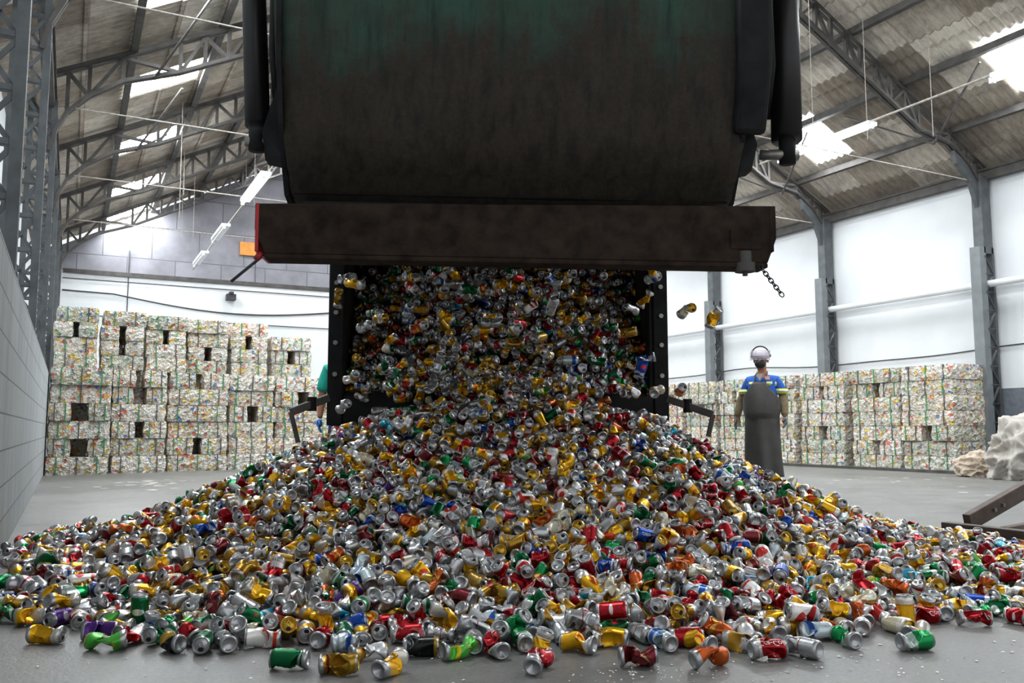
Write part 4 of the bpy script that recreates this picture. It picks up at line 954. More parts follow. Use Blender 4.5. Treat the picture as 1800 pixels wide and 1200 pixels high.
    col = t.mix(t.ramp(nz, [(.62, g(0)), (.78, g(.35))]), col, rgb('#8b857f'))
    ends = t.math('ADD', t.math('LESS_THAN', v, .097), t.math('GREATER_THAN', v, .945)); col = t.mix(ends, col, alu)
    met = t.math('MAXIMUM', t.math('MULTIPLY', ends, .85), P[1])
    return t.out(col, t.ramp(nz, [(.3, g(.25)), (.7, g(.38))]), met)
LM = [livery(n_) for n_ in LIV]
ALU = plain('aluminium_end', (.42, .42, .43, 1), .34, .85, .05, 60, 0); GOLDEND = plain('gold_end', '#c09a3a', .3, .85, .05, 60, 0); HOLE = plain('can_hole_shade', '#0b0b0b', .8, 0, .1, 5, 0)  # the last one is the shade inside the lid opening, as flat colour
GOLD_LID = {'gold', 'silver_gold', 'cream', 'black', 'lime'}
W_ = dict(zip(LIV, [17, 9, 9, 13, 7, 12, 7, 6, 4, 1.3, 4, 2, 0.7, 9, 1, 1.3, 2.5, 3]))
def add_mesh(name, V, F, mats, mi=None, UV=None):
    me = bpy.data.meshes.new(name); nv = len(V); nf = len(F); me.vertices.add(nv); me.vertices.foreach_set('co', np.asarray(V, np.float32).ravel())
    me.loops.add(nf*4); me.loops.foreach_set('vertex_index', np.asarray(F, np.int32).ravel()); me.polygons.add(nf)
    me.polygons.foreach_set('loop_start', np.arange(0, nf*4, 4, dtype=np.int32))
    for m in mats: me.materials.append(m)
    if mi is not None: me.polygons.foreach_set('material_index', np.asarray(mi, np.int32))
    me.polygons.foreach_set('use_smooth', np.ones(nf, bool))
    if UV is not None: l = me.uv_layers.new(name='UVMap'); l.data.foreach_set('uv', np.asarray(UV, np.float32)[np.asarray(F).ravel()].ravel())
    me.update(calc_edges=True); return me
def lid_arrays(k, seg):
    V, UV, F = lathe_arrays(LID_PROFILE, seg); mi = np.zeros(len(F), int)
    # drinking hole: its shade painted as a dark kidney on the panel
    n = 12; hv = [(.0135+.0075*math.cos(6.2832*i/n), .0095*math.sin(6.2832*i/n), CH-.0033) for i in range(n)]; c = len(V)
    V = np.vstack([V, np.array(hv), np.array([[.0135, 0, CH-.0033]])]); UV = np.vstack([UV, np.zeros((n+1, 2))])
    F2 = np.array([(c+i, c+(i+1) % n, c+(i+2) % n, c+n) for i in range(0, n, 2)]); F = np.vstack([F, F2]); mi = np.concatenate([mi, np.ones(len(F2), int)])
    return CRUSH[k](V)-CENT[k], UV, F, mi
def tab_arrays(k):
    V = []; n = 14; z = CH-.0026; F = []
    for rr_, zz in ((1.0, z), (1.0, z+.0012), (.55, z+.0012), (.55, z)):
        for i in range(n):
            a = 6.2832*i/n; V.append((-.004+.0115*rr_*math.cos(a), .0075*rr_*math.sin(a), zz))
    for j in range(4):
        for i in range(n): F.append((j*n+i, j*n+(i+1) % n, ((j+1) % 4)*n+(i+1) % n, ((j+1) % 4)*n+i))
    return CRUSH[k](np.array(V))-CENT[k], np.array(F)
BODY = {}; LIDM = {}; TABM = {}
def body_arrays(k, seg, nz_):
    V, UV, F = lathe_arrays(body_profile(nz_), seg); return CRUSH[k](V)-CENT[k], UV, F
BODY_N = {}
def body_mesh(k, l):
    if (k, l) not in BODY:
        if k not in BODY_N: BODY_N[k] = body_arrays(k, 36, 22)
        V, UV, F = BODY_N[k]; BODY[(k, l)] = add_mesh('can_body', V, F, [LM[l]], None, UV)
    return BODY[(k, l)]
def lid_mesh(k, gold):
    if (k, gold) not in LIDM: V, UV, F, mi = lid_arrays(k, 28); LIDM[(k, gold)] = add_mesh('can_lid', V, F, [GOLDEND if gold else ALU, HOLE], mi)
    return LIDM[(k, gold)]
def tab_mesh(k, gold):
    if (k, gold) not in TABM: V, F = tab_arrays(k); TABM[(k, gold)] = add_mesh('pull_tab', V, F, [GOLDEND if gold else ALU])
    return TABM[(k, gold)]
# lettering and emblems wrapped around the can and crushed with it
def text_polys(txt, size, shear=0.0):
    cu = bpy.data.curves.new('t', 'FONT'); cu.body = txt; cu.size = size; cu.align_x = 'CENTER'; cu.align_y = 'CENTER'; cu.shear = shear; cu.resolution_u = 3
    o = bpy.data.objects.new('t', cu); C.objects.link(o); bpy.context.view_layer.update()
    me = bpy.data.meshes.new_from_object(o.evaluated_get(bpy.context.evaluated_depsgraph_get())); bpy.data.objects.remove(o); return me
def star_mesh():
    V = [(.011*(1 if i % 2 == 0 else .42)*math.cos(math.pi/2+i*math.pi/5), .011*(1 if i % 2 == 0 else .42)*math.sin(math.pi/2+i*math.pi/5), 0) for i in range(10)]+[(0, 0, 0)]
    me = bpy.data.meshes.new('s'); me.from_pydata(V, [], [(i, (i+1) % 10, 10) for i in range(10)]); return me
def claw_mesh():
    m = MB()
    for i in (-1, 0, 1):
        x = i*.0085; P = [(x-.002, .022), (x+.003, .018), (x+.001, .006), (x+.0035, -.004), (x+.001, -.02-.004*(i == 0)), (x-.001, -.006), (x-.0025, .004)]
        m.add([(a, b, 0) for a, b in P], [tuple(range(7))])
    me = bpy.data.meshes.new('c'); me.from_pydata(m.v, [], m.f); return me
WHITE = plain('white_print', '#f0eeec', .4, 0, .02, 5, 0); REDP = plain('red_print', '#c8181e', .4, 0, .05, 5, 0); BROWNP = plain('dark_red_print', '#7a1c1c', .4, 0, .05, 5, 0); GREENP = plain('acid_green_print', '#8fd632', .4, 0, .05, 5, 0)
FLAT = {}
def print_mesh(kind, k):
    """flat artwork -> wrapped on the wall of the can"""
    key = (kind, k)
    if key in FLAT: return FLAT[key]
    if kind not in FLAT:
        if kind == 'cola': me, along = text_polys('Coca-Cola', .026, .35), True
        elif kind == 'itaipava': me, along = text_polys('ITAIPAVA', .015), True
        elif kind == 'turbo': me, along = text_polys('TURBO', .020, .3), True
        elif kind == 'star': me, along = star_mesh(), False
        else: me, along = claw_mesh(), False
        bm = bmesh.new(); bm.from_mesh(me)
        for i in range(-12, 13):
            bmesh.ops.bisect_plane(bm, geom=bm.verts[:]+bm.edges[:]+bm.faces[:], plane_co=(0, i*.0035, 0), plane_no=(0, 1, 0))
        for i in range(-9, 10):
            bmesh.ops.bisect_plane(bm, geom=bm.verts[:]+bm.edges[:]+bm.faces[:], plane_co=(i*.0065+.001, 0, 0), plane_no=(1, 0, 0))
        bmesh.ops.triangulate(bm, faces=bm.faces); bm.to_mesh(me); bm.free(); FLAT[kind] = (me, along)
    me0, along = FLAT[kind]; me = me0.copy(); P = np.array([v.co[:] for v in me.vertices]); out = []
    for side in (0, math.pi):
        if along: th = P[:, 1]/CR; z = CH/2+P[:, 0]
        else: th = P[:, 0]/CR; z = CH*.55+P[:, 1]
        out.append(np.stack([(CR+.0007)*np.cos(th+side), (CR+.0007)*np.sin(th+side), z], 1))
    m = MB(); fs = [tuple(p.vertices) for p in me.polygons]
    for o_ in out: m.add([tuple(x) for x in (CRUSH[k](o_)-CENT[k])], fs)
    r = bpy.data.meshes.new('print'); r.from_pydata(m.v, [], m.f); r.materials.append({'cola': WHITE, 'turbo': WHITE, 'itaipava': BROWNP, 'star': REDP, 'claw': GREENP}[kind]); FLAT[key] = r
    return r
PRINT = {'red_script': ('cola', 'lettering'), 'silver_gold': ('itaipava', 'lettering'), 'blue': ('turbo', 'lettering'), 'green': ('star', 'star_emblem'), 'black': ('claw', 'claw_emblem')}
COL = {'yellow': 'yellow', 'yellow_disc': 'yellow', 'gold': 'gold', 'silver': 'silver', 'silver_gold': 'silver and gold', 'red_script': 'red', 'white_red': 'white and red', 'green': 'green', 'silver_green': 'silver and green', 'lime': 'lime green', 'white_blue': 'pale blue', 'blue': 'blue', 'cyan': 'cyan', 'wine': 'wine red', 'purple': 'purple', 'black': 'black', 'orange': 'orange', 'cream': 'cream'}
def can(k, l, mat, label, group):
    nm = LIV[l]; o = bpy.data.objects.new('drink_can', body_mesh(k, l)); C.objects.link(o); o.matrix_world = mat; tag(o, label, 'drink can', group)
    gold = nm in GOLD_LID
    a = bpy.data.objects.new('lid', lid_mesh(k, gold)); C.objects.link(a); a.parent = o
    b = bpy.data.objects.new('pull_tab', tab_mesh(k, gold)); C.objects.link(b); b.parent = a
    if nm in PRINT: q = bpy.data.objects.new(PRINT[nm][1], print_mesh(PRINT[nm][0], k)); C.objects.link(q); q.parent = o
    return o
def place(p, q): return RZ @ Matrix.Translation(p) @ Quaternion(q).normalized().to_matrix().to_4x4()
HQ = [[-0.6953, 2.8235, 0.0311, 0.0, -0.707, 0.0, 0.707], [-0.5459, 2.761, 0.03, 0.669, 0.207, 0.657, 0.277], [-0.3761, 2.7489, 0.032, 0.657, -0.326, 0.565, 0.379], [0.0787, 2.7857, 0.0342, 0.302, -0.08, 0.608, 0.73], [0.1024, 2.9577, 0.0411, 0.998, 0.0, 0.07, 0.0], [0.2355, 3.0152, 0.0307, 0.06, -0.657, 0.306, 0.687], [0.3467, 3.0903, 0.0345, 0.733, -0.233, -0.639, -0.0], [0.3886, 2.8493, 0.0317, 0.505, 0.468, 0.493, 0.532], [0.6149, 2.8364, 0.0354, 0.27, 0.47, 0.394, 0.742], [0.837, 2.9367, 0.0351, 0.288, -0.68, 0.195, -0.646], [0.9717, 2.9577, 0.0312, 0.299, -0.641, 0.299, 0.641], [1.3712, 3.0523, 0.0325, 0.112, 0.652, 0.25, 0.707], [1.4263, 3.3052, 0.03, 0.664, 0.542, 0.455, -0.242], [1.5979, 3.4731, 0.0343, 0.411, -0.572, 0.4, -0.586], [1.7699, 3.4247, 0.0344, 0.542, 0.542, 0.455, 0.455], [1.9405, 3.5952, 0.0355, 0.679, -0.032, 0.732, 0.03], [1.8171, 3.6164, 0.031, 0.535, 0.46, 0.548, 0.449], [1.9557, 3.4536, 0.0293, 0.649, 0.331, 0.573, -0.375], [1.0995, 3.2023, 0.0326, 0.395, 0.572, -0.416, -0.586], [1.169, 3.1058, 0.0285, 0.455, -0.542, 0.455, 0.542], [-1.8543, 3.4247, 0.0366, 0.129, -0.661, 0.116, -0.73], [-1.6506, 3.1453, 0.0306, 0.694, 0.111, 0.698, 0.135], [-1.4956, 3.2023, 0.0311, 0.704, -0.062, 0.704, 0.062], [-1.3766, 3.0598, 0.0332, 0.118, 0.722, 0.127, -0.67], [-1.3415, 3.1373, 0.032, 0.435, 0.534, 0.374, -0.621], [-1.2332, 3.1533, 0.0321, 0.287, 0.664, 0.31, -0.616], [-1.1451, 3.0299, 0.0298, 0.174, -0.716, 0.192, 0.648], [-1.0512, 3.0448, 0.0318, 0.548, 0.449, 0.535, -0.46], [-0.9745, 3.0448, 0.0295, 0.349, -0.62, 0.358, 0.605], [-0.8493, 3.0903, 0.0311, 0.335, 0.657, -0.207, -0.643], [-0.718, 3.3411, 0.0304, 0.062, -0.704, 0.062, 0.704], [-0.3087, 2.9718, 0.0318, 0.715, -0.03, 0.698, 0.031], [-0.1852, 2.9437, 0.0283, 0.683, -0.183, 0.683, 0.183], [-0.1279, 3.0299, 0.0304, 0.478, -0.521, 0.478, 0.521], [-0.0524, 2.9718, 0.032, 0.435, -0.534, 0.374, 0.621], [0.0386, 3.0598, 0.0318, 0.46, -0.535, 0.449, 0.548], [0.5206, 3.0598, 0.0318, 0.411, -0.572, 0.4, 0.586], [0.6489, 3.0299, 0.0308, 0.345, -0.627, 0.362, 0.597], [0.5972, 3.1058, 0.0304, 0.707, -0.025, 0.707, 0.025], [-0.4781, 2.9229, 0.0271, 0.683, -0.183, 0.683, 0.183], [-0.5726, 3.0299, 0.0293, 0.75, 0.0, 0.662, 0.0], [-3.0118, 5.6851, 0.0318, 0.715, -0.03, 0.698, 0.031], [-2.8067, 5.528, 0.03, 0.599, 0.401, 0.477, -0.503], [-2.7139, 5.6054, 0.0304, 0.612, 0.354, 0.612, -0.354], [-3.0499, 5.3794, 0.032, 0.487, 0.5, 0.419, -0.581], [-3.3835, 9.1994, 0.0555, 0.707, -0.025, 0.025, 0.707]]
for (px_, py_, hd, roll, k, liv, lab), h in zip(HERO, HQ):
    can(k, LIV.index(liv), place(h[:3], h[3:]), lab, 'cans at the edge of the heap')
# resting places of the cans: position in one whole number, then turn, shape and colour in the next
REST = [4185711894,34904025,2828495682,43003757,4299059076,74323307,3404441674,23672868,2137388045,50446527,3109215259,74960521,3876000253,20238461,3559203846,77426953,3308982243,33813660,2788805631,13688133,4362009824,63543327,4073967818,83091624,4473602010,69709660,2669987011,40266345,4199956411,38498144,2578220602,71425643,4729220598,60394945,3512326410,70972263,4151337805,102411980,4007339003,39701481,
3647320402,15492906,2536752786,94145340,3713910791,75657600,2743746777,46407560,4617556372,48978022,5231487750,19283620,3119911377,10771751,4095500575,95911586,2956107170,56812777,4428516764,68310400,4192702965,18863887,2493536556,41418420,2282955743,69429205,3735460960,58435696,3348460958,51816943,4741731743,22165343,3173858552,77571616,4455504742,26619165,3497845953,76631744,3807453149,16941897,
4099044151,15581882,3638239951,30006521,2250491533,84766851,2522294532,79825283,3434832744,48179928,1705220504,46225096,3996435733,55462541,3186436933,38923260,5013523312,75926923,4241207537,69334761,4158416532,29973231,4610261521,60380833,3116206930,39676840,3299811728,68324423,3924415924,41926005,4696668712,68357227,2995624922,46587273,2914632120,65912003,3632798526,31376802,3452803922,15535125,
3353796723,83027686,4027016516,28102448,1953502287,25748061,4178203910,67682664,3868587714,98802824,4504009307,47216691,2365633301,45563233,4414025502,66180840,3215183510,42910323,4381604499,24824504,2554612296,25732704,1919279477,51152363,4532791899,67624180,5983798243,18599245,2903766702,57515516,3137778698,24145585,5033268073,65184760,3317773298,81545645,3445558301,67596523,2252225480,40136424,
1604272267,92370927,4619195487,45437626,3692160096,28802865,2329612880,81367084,2666194284,53876402,4871208080,27232661,2153207476,79902920,4023348092,46167905,5324856661,65473961,3179147489,66939480,3972936688,62547391,4140375676,69929227,3888330688,48049665,3616539685,30342887,3443739683,61475360,4232152280,84409076,3647118087,55453965,2684144479,91323125,2574343877,26912942,3530135479,42899263,
4557933080,52117946,2421381665,35560915,1530448845,24041980,4514757071,62596943,4343752271,65848637,4622734876,87891671,5070960668,15607542,4431941473,52265220,3263733672,56232801,3564318675,66093585,4201521074,39639663,5672222442,17275485,1989399648,64423220,5308599647,29866407,2905520471,45939617,3062094076,38125330,5391406840,79605253,2279159454,81057686,3328486875,73918856,4493131860,81154890,
3778514465,84341170,2977496471,75746327,3465315063,68538822,3225897068,69149181,4761326455,69995604,2374536051,34795805,2046952245,69048403,1686963639,81428523,4941335448,57831945,4030493461,43921496,5058340244,65259756,3890075464,72731320,2021736040,85882871,3681270660,68266365,4113295251,20136542,3366267660,35705687,4466086253,80633886,2864078455,51951963,4275297049,32440110,2228724638,21910060,
3976476653,30307137,2705668855,31610120,4728891648,79729941,1960515639,40695948,3531873053,68371062,3269067055,7286763,3170066453,67892543,2918070648,74233447,3033245456,87947060,4586666448,28820565,3099861648,26504525,3422040653,51080133,4039456248,68552327,4680286236,68331988,4865693433,23580237,2448264641,57027463,2003668240,58797580,2844246647,69834183,4543454444,26686865,3166443646,10355163,
4127630448,50486726,3285239444,65855987,3087233446,82475228,4412042442,82541563,2666055637,24249623,1821893423,79545722,4206834044,85881145,3666819648,60116147,4075422047,63542883,3832423245,31447462,5083481424,53091381,2091881424,65119523,4718045434,34782120,3551635236,82844663,3585852629,53221463,2561655627,37015573,4322025638,75229573,3740613642,76418641,3926007043,48854025,5142877815,34092440,
2322242428,53261627,4554200443,23496826,4952040628,51598820,2864031631,14324741,4167202242,84133582,1832666417,21882387,3022415433,11912332,3287026827,71402105,2027055015,60342814,4802642420,17295076,4871051417,26633926,2738016629,38192867,3729793837,13802844,2104447216,87495886,2667822025,76060023,4491228622,28199200,2941411228,45730460,4043019625,56130384,3826970442,82512863,3517386035,51208344,
3387800427,36806280,3839593228,71893206,2381628014,51605010,2989989629,53248780,3612786628,62743328,2444618415,81467787,3065604620,78126811,4096981228,14219242,4761209416,13909384,4240972830,88106436,4538008216,17096820,3477769831,9068503,2289807615,34082500,2808184823,43803967,4348998017,32340543,2743366829,20983963,3940399216,70773487,2878382423,68358462,3164594417,74055773,2680381821,79373253,
2937786017,82425601,4451592014,24082320,4012384215,58705603,3569565023,81112023,4897986014,73416380,3065580016,89407207,3261777617,84603665,3367980615,25784703,3121383012,63621020,2584972215,65847145,3765768614,51075643,3002560816,15499665,3297751216,47278805,4298546416,27447924,3475986613,23402622,3668586014,24107530,2622792014,51609000,2745202215,62020317,2844213616,71770056,3238410016,22431265,
3335615415,33079301,3434610014,65797580,3602011828,12202285,3681211216,87753083,3798217217,17374041,3868416017,28241662,3958422015,46149905,4183387815,17449163,4289617216,51052752,2189050214,16961762,2417641217,29863242,2518440016,84560577,2635446617,87517937,2750653215,87815672,2804641218,22051753,3018840014,72403182,3114234016,89277561,3222243016,25108682,3377040016,66880820,3494050812,62011028,
3650639416,87761593,3756846023,65928283,3882841827,51663160,3958441817,35748053,4079043617,26740280,4226643616,39034021,4399428616,27388664,4530840617,67461577,4624441215,67485948,4707218412,15706240,1737286215,81465089,1971279015,83079243,2169273615,23368366,2302480214,71613408,2390679616,84137140,2471673015,85909462,2594071215,79033500,2716474215,89322463,2837076015,84603650,2941477817,55940761,
3006282017,82427545,3134077816,57065624,3261883216,87847121,3341070613,82396627,3400476627,21637700,3620070020,83083346,3683070016,24110760,3803676615,10692663,3886481414,53795521,3967466415,37994042,4053873616,43969716,4235695216,89170410,4302286814,66914382,4413882015,13829473,4534468816,15654081,4667674815,85882483,4739676617,53737353,4892681418,57590786,5466868816,89296837,1555517415,87618341,
1998310817,85771236,2046900016,50478263,2187302414,79799923,2270115614,66775403,2385304217,15441400,2491507815,15662905,2624717417,89255962,2712907215,17222005,2824508415,63624323,2901907816,80771384,3009904228,79483096,3137713823,72389564,3270920429,97725885,3323093416,87880713,3449106621,80653741,3598494615,58616600,3659705422,41321953,3760504820,28281610,3868514420,67001862,3940500615,32394801,
4025117420,27473288,4149307818,15543215,4374310821,36434501,4455310814,29089436,4547107818,18595213,4637105417,57612805,4745107815,28232703,4831506015,76639100,4944912017,60871280,5043915615,85816340,5479518015,75011941,5661303015,86278447,1400752215,10591062,1661745016,86203591,1719342016,55957965,1866944414,69100382,1964146815,74935081,2025346213,84111827,2171140214,17351920,2246750416,65838721,
2414139617,75762405,2482534817,15444493,2631948021,72385085,2718339025,33157922,2786740227,34056593,2916328827,41254721,3024325827,24198260,3141334244,4058602,3222336040,61745864,3348329436,34056100,3436531839,23558661,3596727035,50498003,3693933635,17212185,3782138434,79787460,3881133047,17629443,3972937226,15646673,4073729427,80038557,4187135433,35655746,4322140235,23774807,4395937247,10527465,
4525533624,66960100,4628144416,86331380,4732536016,87504760,4856742016,89228813,4943142017,77427127,5049351015,17350956,5223935415,15431160,5299548016,13781766,5358924618,55942831,5457936619,33225827,5681152214,61986062,1510577416,75026377,1647370215,25789142,1771571416,84315391,1850766615,84601548,1973172015,89143253,2054179825,70967606,2187378616,74116387,2279184012,62011030,2367366616,76627233,
2491567221,72384763,2599576829,27398067,2696775032,84717193,2806558833,90859093,2896564239,25733103,2986567257,35339250,3065755847,46141673,3180952851,31618705,3353732470,12397143,3468960062,89416043,3562552853,92455245,3670555247,79109185,3765963646,34157400,3854164844,32267886,3944163043,92433637,4088154057,15600553,4149360655,71581167,4269973255,29981883,4478770244,62572707,4581363631,70139525,
4669567824,77332003,4759558216,25048831,4856766015,37926260,4952172015,70753408,5119582217,15652340,5184373215,62086665,5310370216,15703404,5353587017,79082901,5465163612,25767027,5618175615,27462464,5724379814,65262465,5803561216,65837593,5870182815,51052482,1096618214,66877420,1265794216,83027142,1312614016,52691206,1431400213,89210621,1526798422,58606021,1616795415,40658313,1708608614,55433526,
1836386416,19016804,1944391816,35667493,2052405616,71817483,2176599616,21775686,2239590640,20203321,2399790025,70838363,2496993627,60375030,2633796035,74067833,2711204440,54354233,2783199057,52963563,2934390659,13818125,2999195479,63312342,3081988871,20269920,3249394288,85649344,3315969668,57681831,3485175075,20843253,3576994276,75759827,3672384068,78077336,3810999667,20433422,3906394264,94098401,
3983790059,34207764,4079193062,54240702,4145799068,23826001,4374385256,39687063,4457196054,25769106,4532796048,71726984,4678597232,26653442,4763202029,47224651,4860398421,22105217,4970194815,73383324,5062004417,32446440,5189802616,87751140,5256410414,17301133,5380602014,15586080,5506605024,40450361,5591208016,25716787,5699209815,39019902,5816211617,41233710,5909818217,33225000,1130830815,34721860,
1197450617,79274124,1282044015,74975140,1442249414,63598651,1564634417,55972401,1665438615,86203720,1735650016,29859100,1825664416,55940006,1949844616,74127644,2032634430,15929586,2131632028,89708986,2304425441,92702430,2407037449,32323836,2443024862,17547207,2587018846,59155381,2587035668,63088664,2842607465,10711721,2896615879,50676320,3020819482,78984904,3114424295,23748147,3271023703,68451581,
3377199693,78342442,3425820104,33144003,3604021896,47875607,3676018289,88050305,3791214684,26541645,3901017683,28972188,3962220685,23583863,4077431494,83934890,4181823084,59298813,4298812873,79236120,4405018271,28512734,4565220653,44537267,4687634451,25172320,4759619440,65830204,4831630841,24001566,4939632049,53402353,5087227216,30783563,5198835617,18773625,5276249414,27450973,5405829616,87457570,
5488631414,66774611,5593047015,66874104,5702838616,27379745,5899033815,17301881,6007025416,15611627,1120062015,15583550,1235274612,47262246,1307271617,36359607,1478271618,80787521,1544865017,76629173,1679869816,55976097,1757269220,53272177,1870676416,62519205,1958868618,73333250,2074048233,27514282,2189250646,37267993,2239654865,54396273,2315261462,37406723,2466457268,44554820,2561853068,35569883,
2662658475,42796645,2776051879,71890908,2869650090,91103264,2999243494,26612160,3107248907,87777030,3227857317,34012740,3373661522,55980690,3461860920,92356381,3571645911,18606863,3638259121,75094770,3748035102,46262760,3852451918,52815120,3947848915,54309945,4149443500,92589947,4262844088,52765052,4336657889,19078387,4460853073,22191275,4554459670,20552904,4633653063,67371475,4705659062,83141900,
4876666259,92503961,4955866253,44040825,5099864432,84060502,5180863222,90977707,5314073415,17320346,5371675215,87717545,5508466815,42312132,5618271615,20217305,5719072216,81474802,5832464417,74104743,5931468616,59232992,6206865615,29127273,1031906416,83026381,1118292016,74134033,1193908826,98776176,1260507016,69174045,1451298017,75788465,1508913032,44142461,1654710017,86191545,1730291418,17362404,
1834701018,83067625,1960693223,23263840,2075909447,53745436,2174893263,81275665,2288288472,94189623,2369285477,38045850,2459296292,22317885,2585285494,79810264,2664481898,35607167,2826472300,23766960,2909275311,89631445,3020877721,21754423,3100077121,78343136,3217089732,21998473,3312489130,36414622,3429488531,20363964,3497892737,72363920,3690463926,28924903,3744471131,22137690,3872279541,92626931,
4030683139,42426484,4160258519,71605862,4255673507,82415101,4351074098,29116006,4466281897,60384953,4547289090,33231540,4640881282,41402129,4707487280,70230460,4865901673,27357821,4961284859,62119081,5112499240,49411227,5195296221,23982623,5294299816,32391223,5411307615,42347006,5474298615,25746160,5589499815,60352467,5686701616,53832420,5769504015,57092365,5899103416,84475782,5989097415,76547081,
920333415,24131745,1048130419,47901803,1127339415,42325563,1228141815,17370363,1307317815,20625885,1435115417,74097661,1571930416,65831881,1660134014,65275986,1748316616,34793786,1831120817,57026565,1915725030,30687253,1998522043,29784585,2106525661,59223393,2279310679,26516341,2354919695,40632068,2450320308,73407510,2588923928,94471253,2727514936,56906562,2785103532,33386842,2921931159,85597493,
3001113747,47875661,3125313744,22381937,3272930547,61891013,3346716749,31850560,3449316143,63581682,3557333564,92911087,3667110155,88970642,3780507165,97750540,3863306564,84549471,3976695762,34143523,4082902945,81515130,4203510738,77519900,4297107127,89569163,4450119123,25305287,4543715513,52601160,4621107102,94252461,4738102289,79938527,4887532886,23881293,5027909457,15877616,5083726251,86240660,
5193520846,60019725,5288931620,42332728,5391528615,15529164,5490527429,45263667,5542723216,28240741,5711935816,26662020,5792944216,81423780,5872132817,79122060,6048528613,57607825,799768815,87864845,983357414,89281985,1080574815,55927060,1184975418,18947641,1303754416,10641861,1429777215,68517272,1535956815,55454377,1595369417,52665373,1699761017,87752640,1804152636,73414060,1919358645,59195756,
2012937650,52642404,2070540076,30778948,2167752078,20808583,2284746697,87774804,2401744911,28913045,2495329321,23646143,2689750966,80579965,2777930556,70891060,2867936563,94015507,3049739564,63585492,3159535370,29781201,3226153366,92512324,3362946760,40544868,3418743761,92782843,3497965977,15303821,3735556987,48861221,3807541382,67450825,3875950381,20393840,3978547381,30837473,4104544971,33142890,
4183743163,97345187,4244947963,52789933,4457347351,62624546,4583339534,51036763,4685941924,65274025,4819149708,86096424,4939755690,21884537,5036956270,31625210,5101746650,29073442,5177366445,94123433,5310561025,23545048,5463580834,48693589,5503162816,23417570,5576964616,22364783,5711971217,84111273,5868562817,65808253,5938758016,18670827,6032364617,75767268,6142167015,90884588,6233935216,17285123,
794413812,55453847,898793417,85857600,994197015,52157203,1145404817,20166444,1217404814,23405020,1327199415,79854223,1395600612,22461846,1552189233,24788746,1620585015,43961761,1721381428,18628355,1804169443,80826066,1894183256,52912603,2047178468,20064226,2149775487,41177905,2257784510,73188485,2264964119,40745683,2403569537,43340177,2549382165,68561886,2684373179,82787667,2799580394,70261748,
2936377388,71841537,3049777987,64095100,3181183387,95654385,3236981586,33206788,3346776183,18888502,3416981590,20395563,3632977396,59201600,3701369593,30654061,3807590600,91045623,3899395399,87392660,4025374390,56026542,4113585793,94322333,4219785793,57636585,4322355773,92845085,4513170768,95807176,4606762348,73315445,4673384556,27235677,4788583337,57692646,4900188114,95889630,5044189284,30015280,
5098176066,66912885,5216978453,22419428,5272789243,22261100,5348391635,42352014,5524800616,54303981,5595000624,54500364,5650804237,73637261,5807397615,59223444,5872186214,83076085,6014401216,28270120,6151196415,26723095,6257392216,23413923,751240816,42902025,880825215,13753465,960018017,78074523,1098636617,82424862,1168837215,27464926,1325430615,87787265,1417235416,59281322,1550437221,87352167,
1633218635,42839242,1721414445,40579080,1829415662,42791622,1923014474,53722760,2018402480,73384581,2101194689,50519388,2219995315,65072683,2360409147,33927973,2445000160,53705888,2545811583,80738320,2709617000,15431297,2819421208,22184015,2893214013,67007720,3008400804,44577313,3147002003,55342863,3235214016,90643904,3354000805,68399777,3420610416,92384642,3546602011,17310345,3692422418,78319474,
3764411609,73338587,3879625410,89555784,4039791194,84075517,4057808007,78227490,4219808608,89387385,4306211011,74004040,4423183381,48814086,4642807980,75687584,4759804952,67399101,4858807334,66812880,5002819337,94009325,5060411494,46288900,5161219281,85646684,5231403673,60272386,5281821065,30505924,5425824033,79413362,5524826420,67511225,5618428216,31472063,5710234814,65275849,5820022218,47762005,
5940621015,15369017,6039634217,17232596,6144033016,60895987,6225040216,84671161,6333039016,17326700,736864817,30782853,834053423,55304510,897068416,32429226,978073818,89339623,1084267216,67459702,1222855817,65822027,1300261217,71792545,1388452227,73040005,1501861218,95852546,1600851633,72352408,1687255248,82530081,1788051071,76183322,1896051090,73380397,1989630693,45598653,2097633115,87202793,
2220041548,65761160,2328024154,25500760,2454029576,18579882,2652042806,33205663,2731248212,28180506,2801447621,56468980,2855453019,29025285,2992250635,92965340,3062450037,51101520,3280221825,41302786,3363041042,30455885,3435028438,59481386,3528636235,85766323,3624035028,60868324,3726641039,74706061,3886853626,95812383,4000250027,55903168,4075850029,88974411,4192844631,26541660,4315248834,92658420,
4437659031,25415490,4588847009,30732146,4689645791,81001148,4822822351,58671961,4896646354,31670663,5017239124,35530922,5076643917,30484010,5217046290,88928323,5380851052,77577806,5431248636,66923517,5494255233,74262263,5571652217,17364445,5677858219,32155808,5803858815,42274693,5935263616,84169323,6034263616,62561623,6111658216,32429180,6208870214,75706793,6325865415,84629300,708084015,85816340,
792696015,35730865,906097816,60913644,1051900824,28446827,1114890029,51408262,1186894216,66878749,1284099622,74094140,1363288832,94506421,1509100213,22359446,1629697841,76651180,1678287651,23894362,1759289474,52627987,1806081691,26846987,1950071518,44303862,2056258327,65237480,2207463762,31402423,2315472786,57558267,2409069196,73335163,2538686015,60284100,2661076416,65199987,2788871020,20544645,
2911274636,17397073,3003074045,13973115,3066083059,89081273,3197463254,25053023,3310874069,25102750,3499851247,42329642,3593453651,52125142,3631288462,26788103,3757263855,46089354,3953456632,64235013,4012870440,79134082,4097477048,28420083,4221685455,41448123,4288277647,55879403,4500696836,45675503,4594277021,15625143,4668084814,89540601,4758075797,31658405,4891290187,73438050,4950659555,95961285,
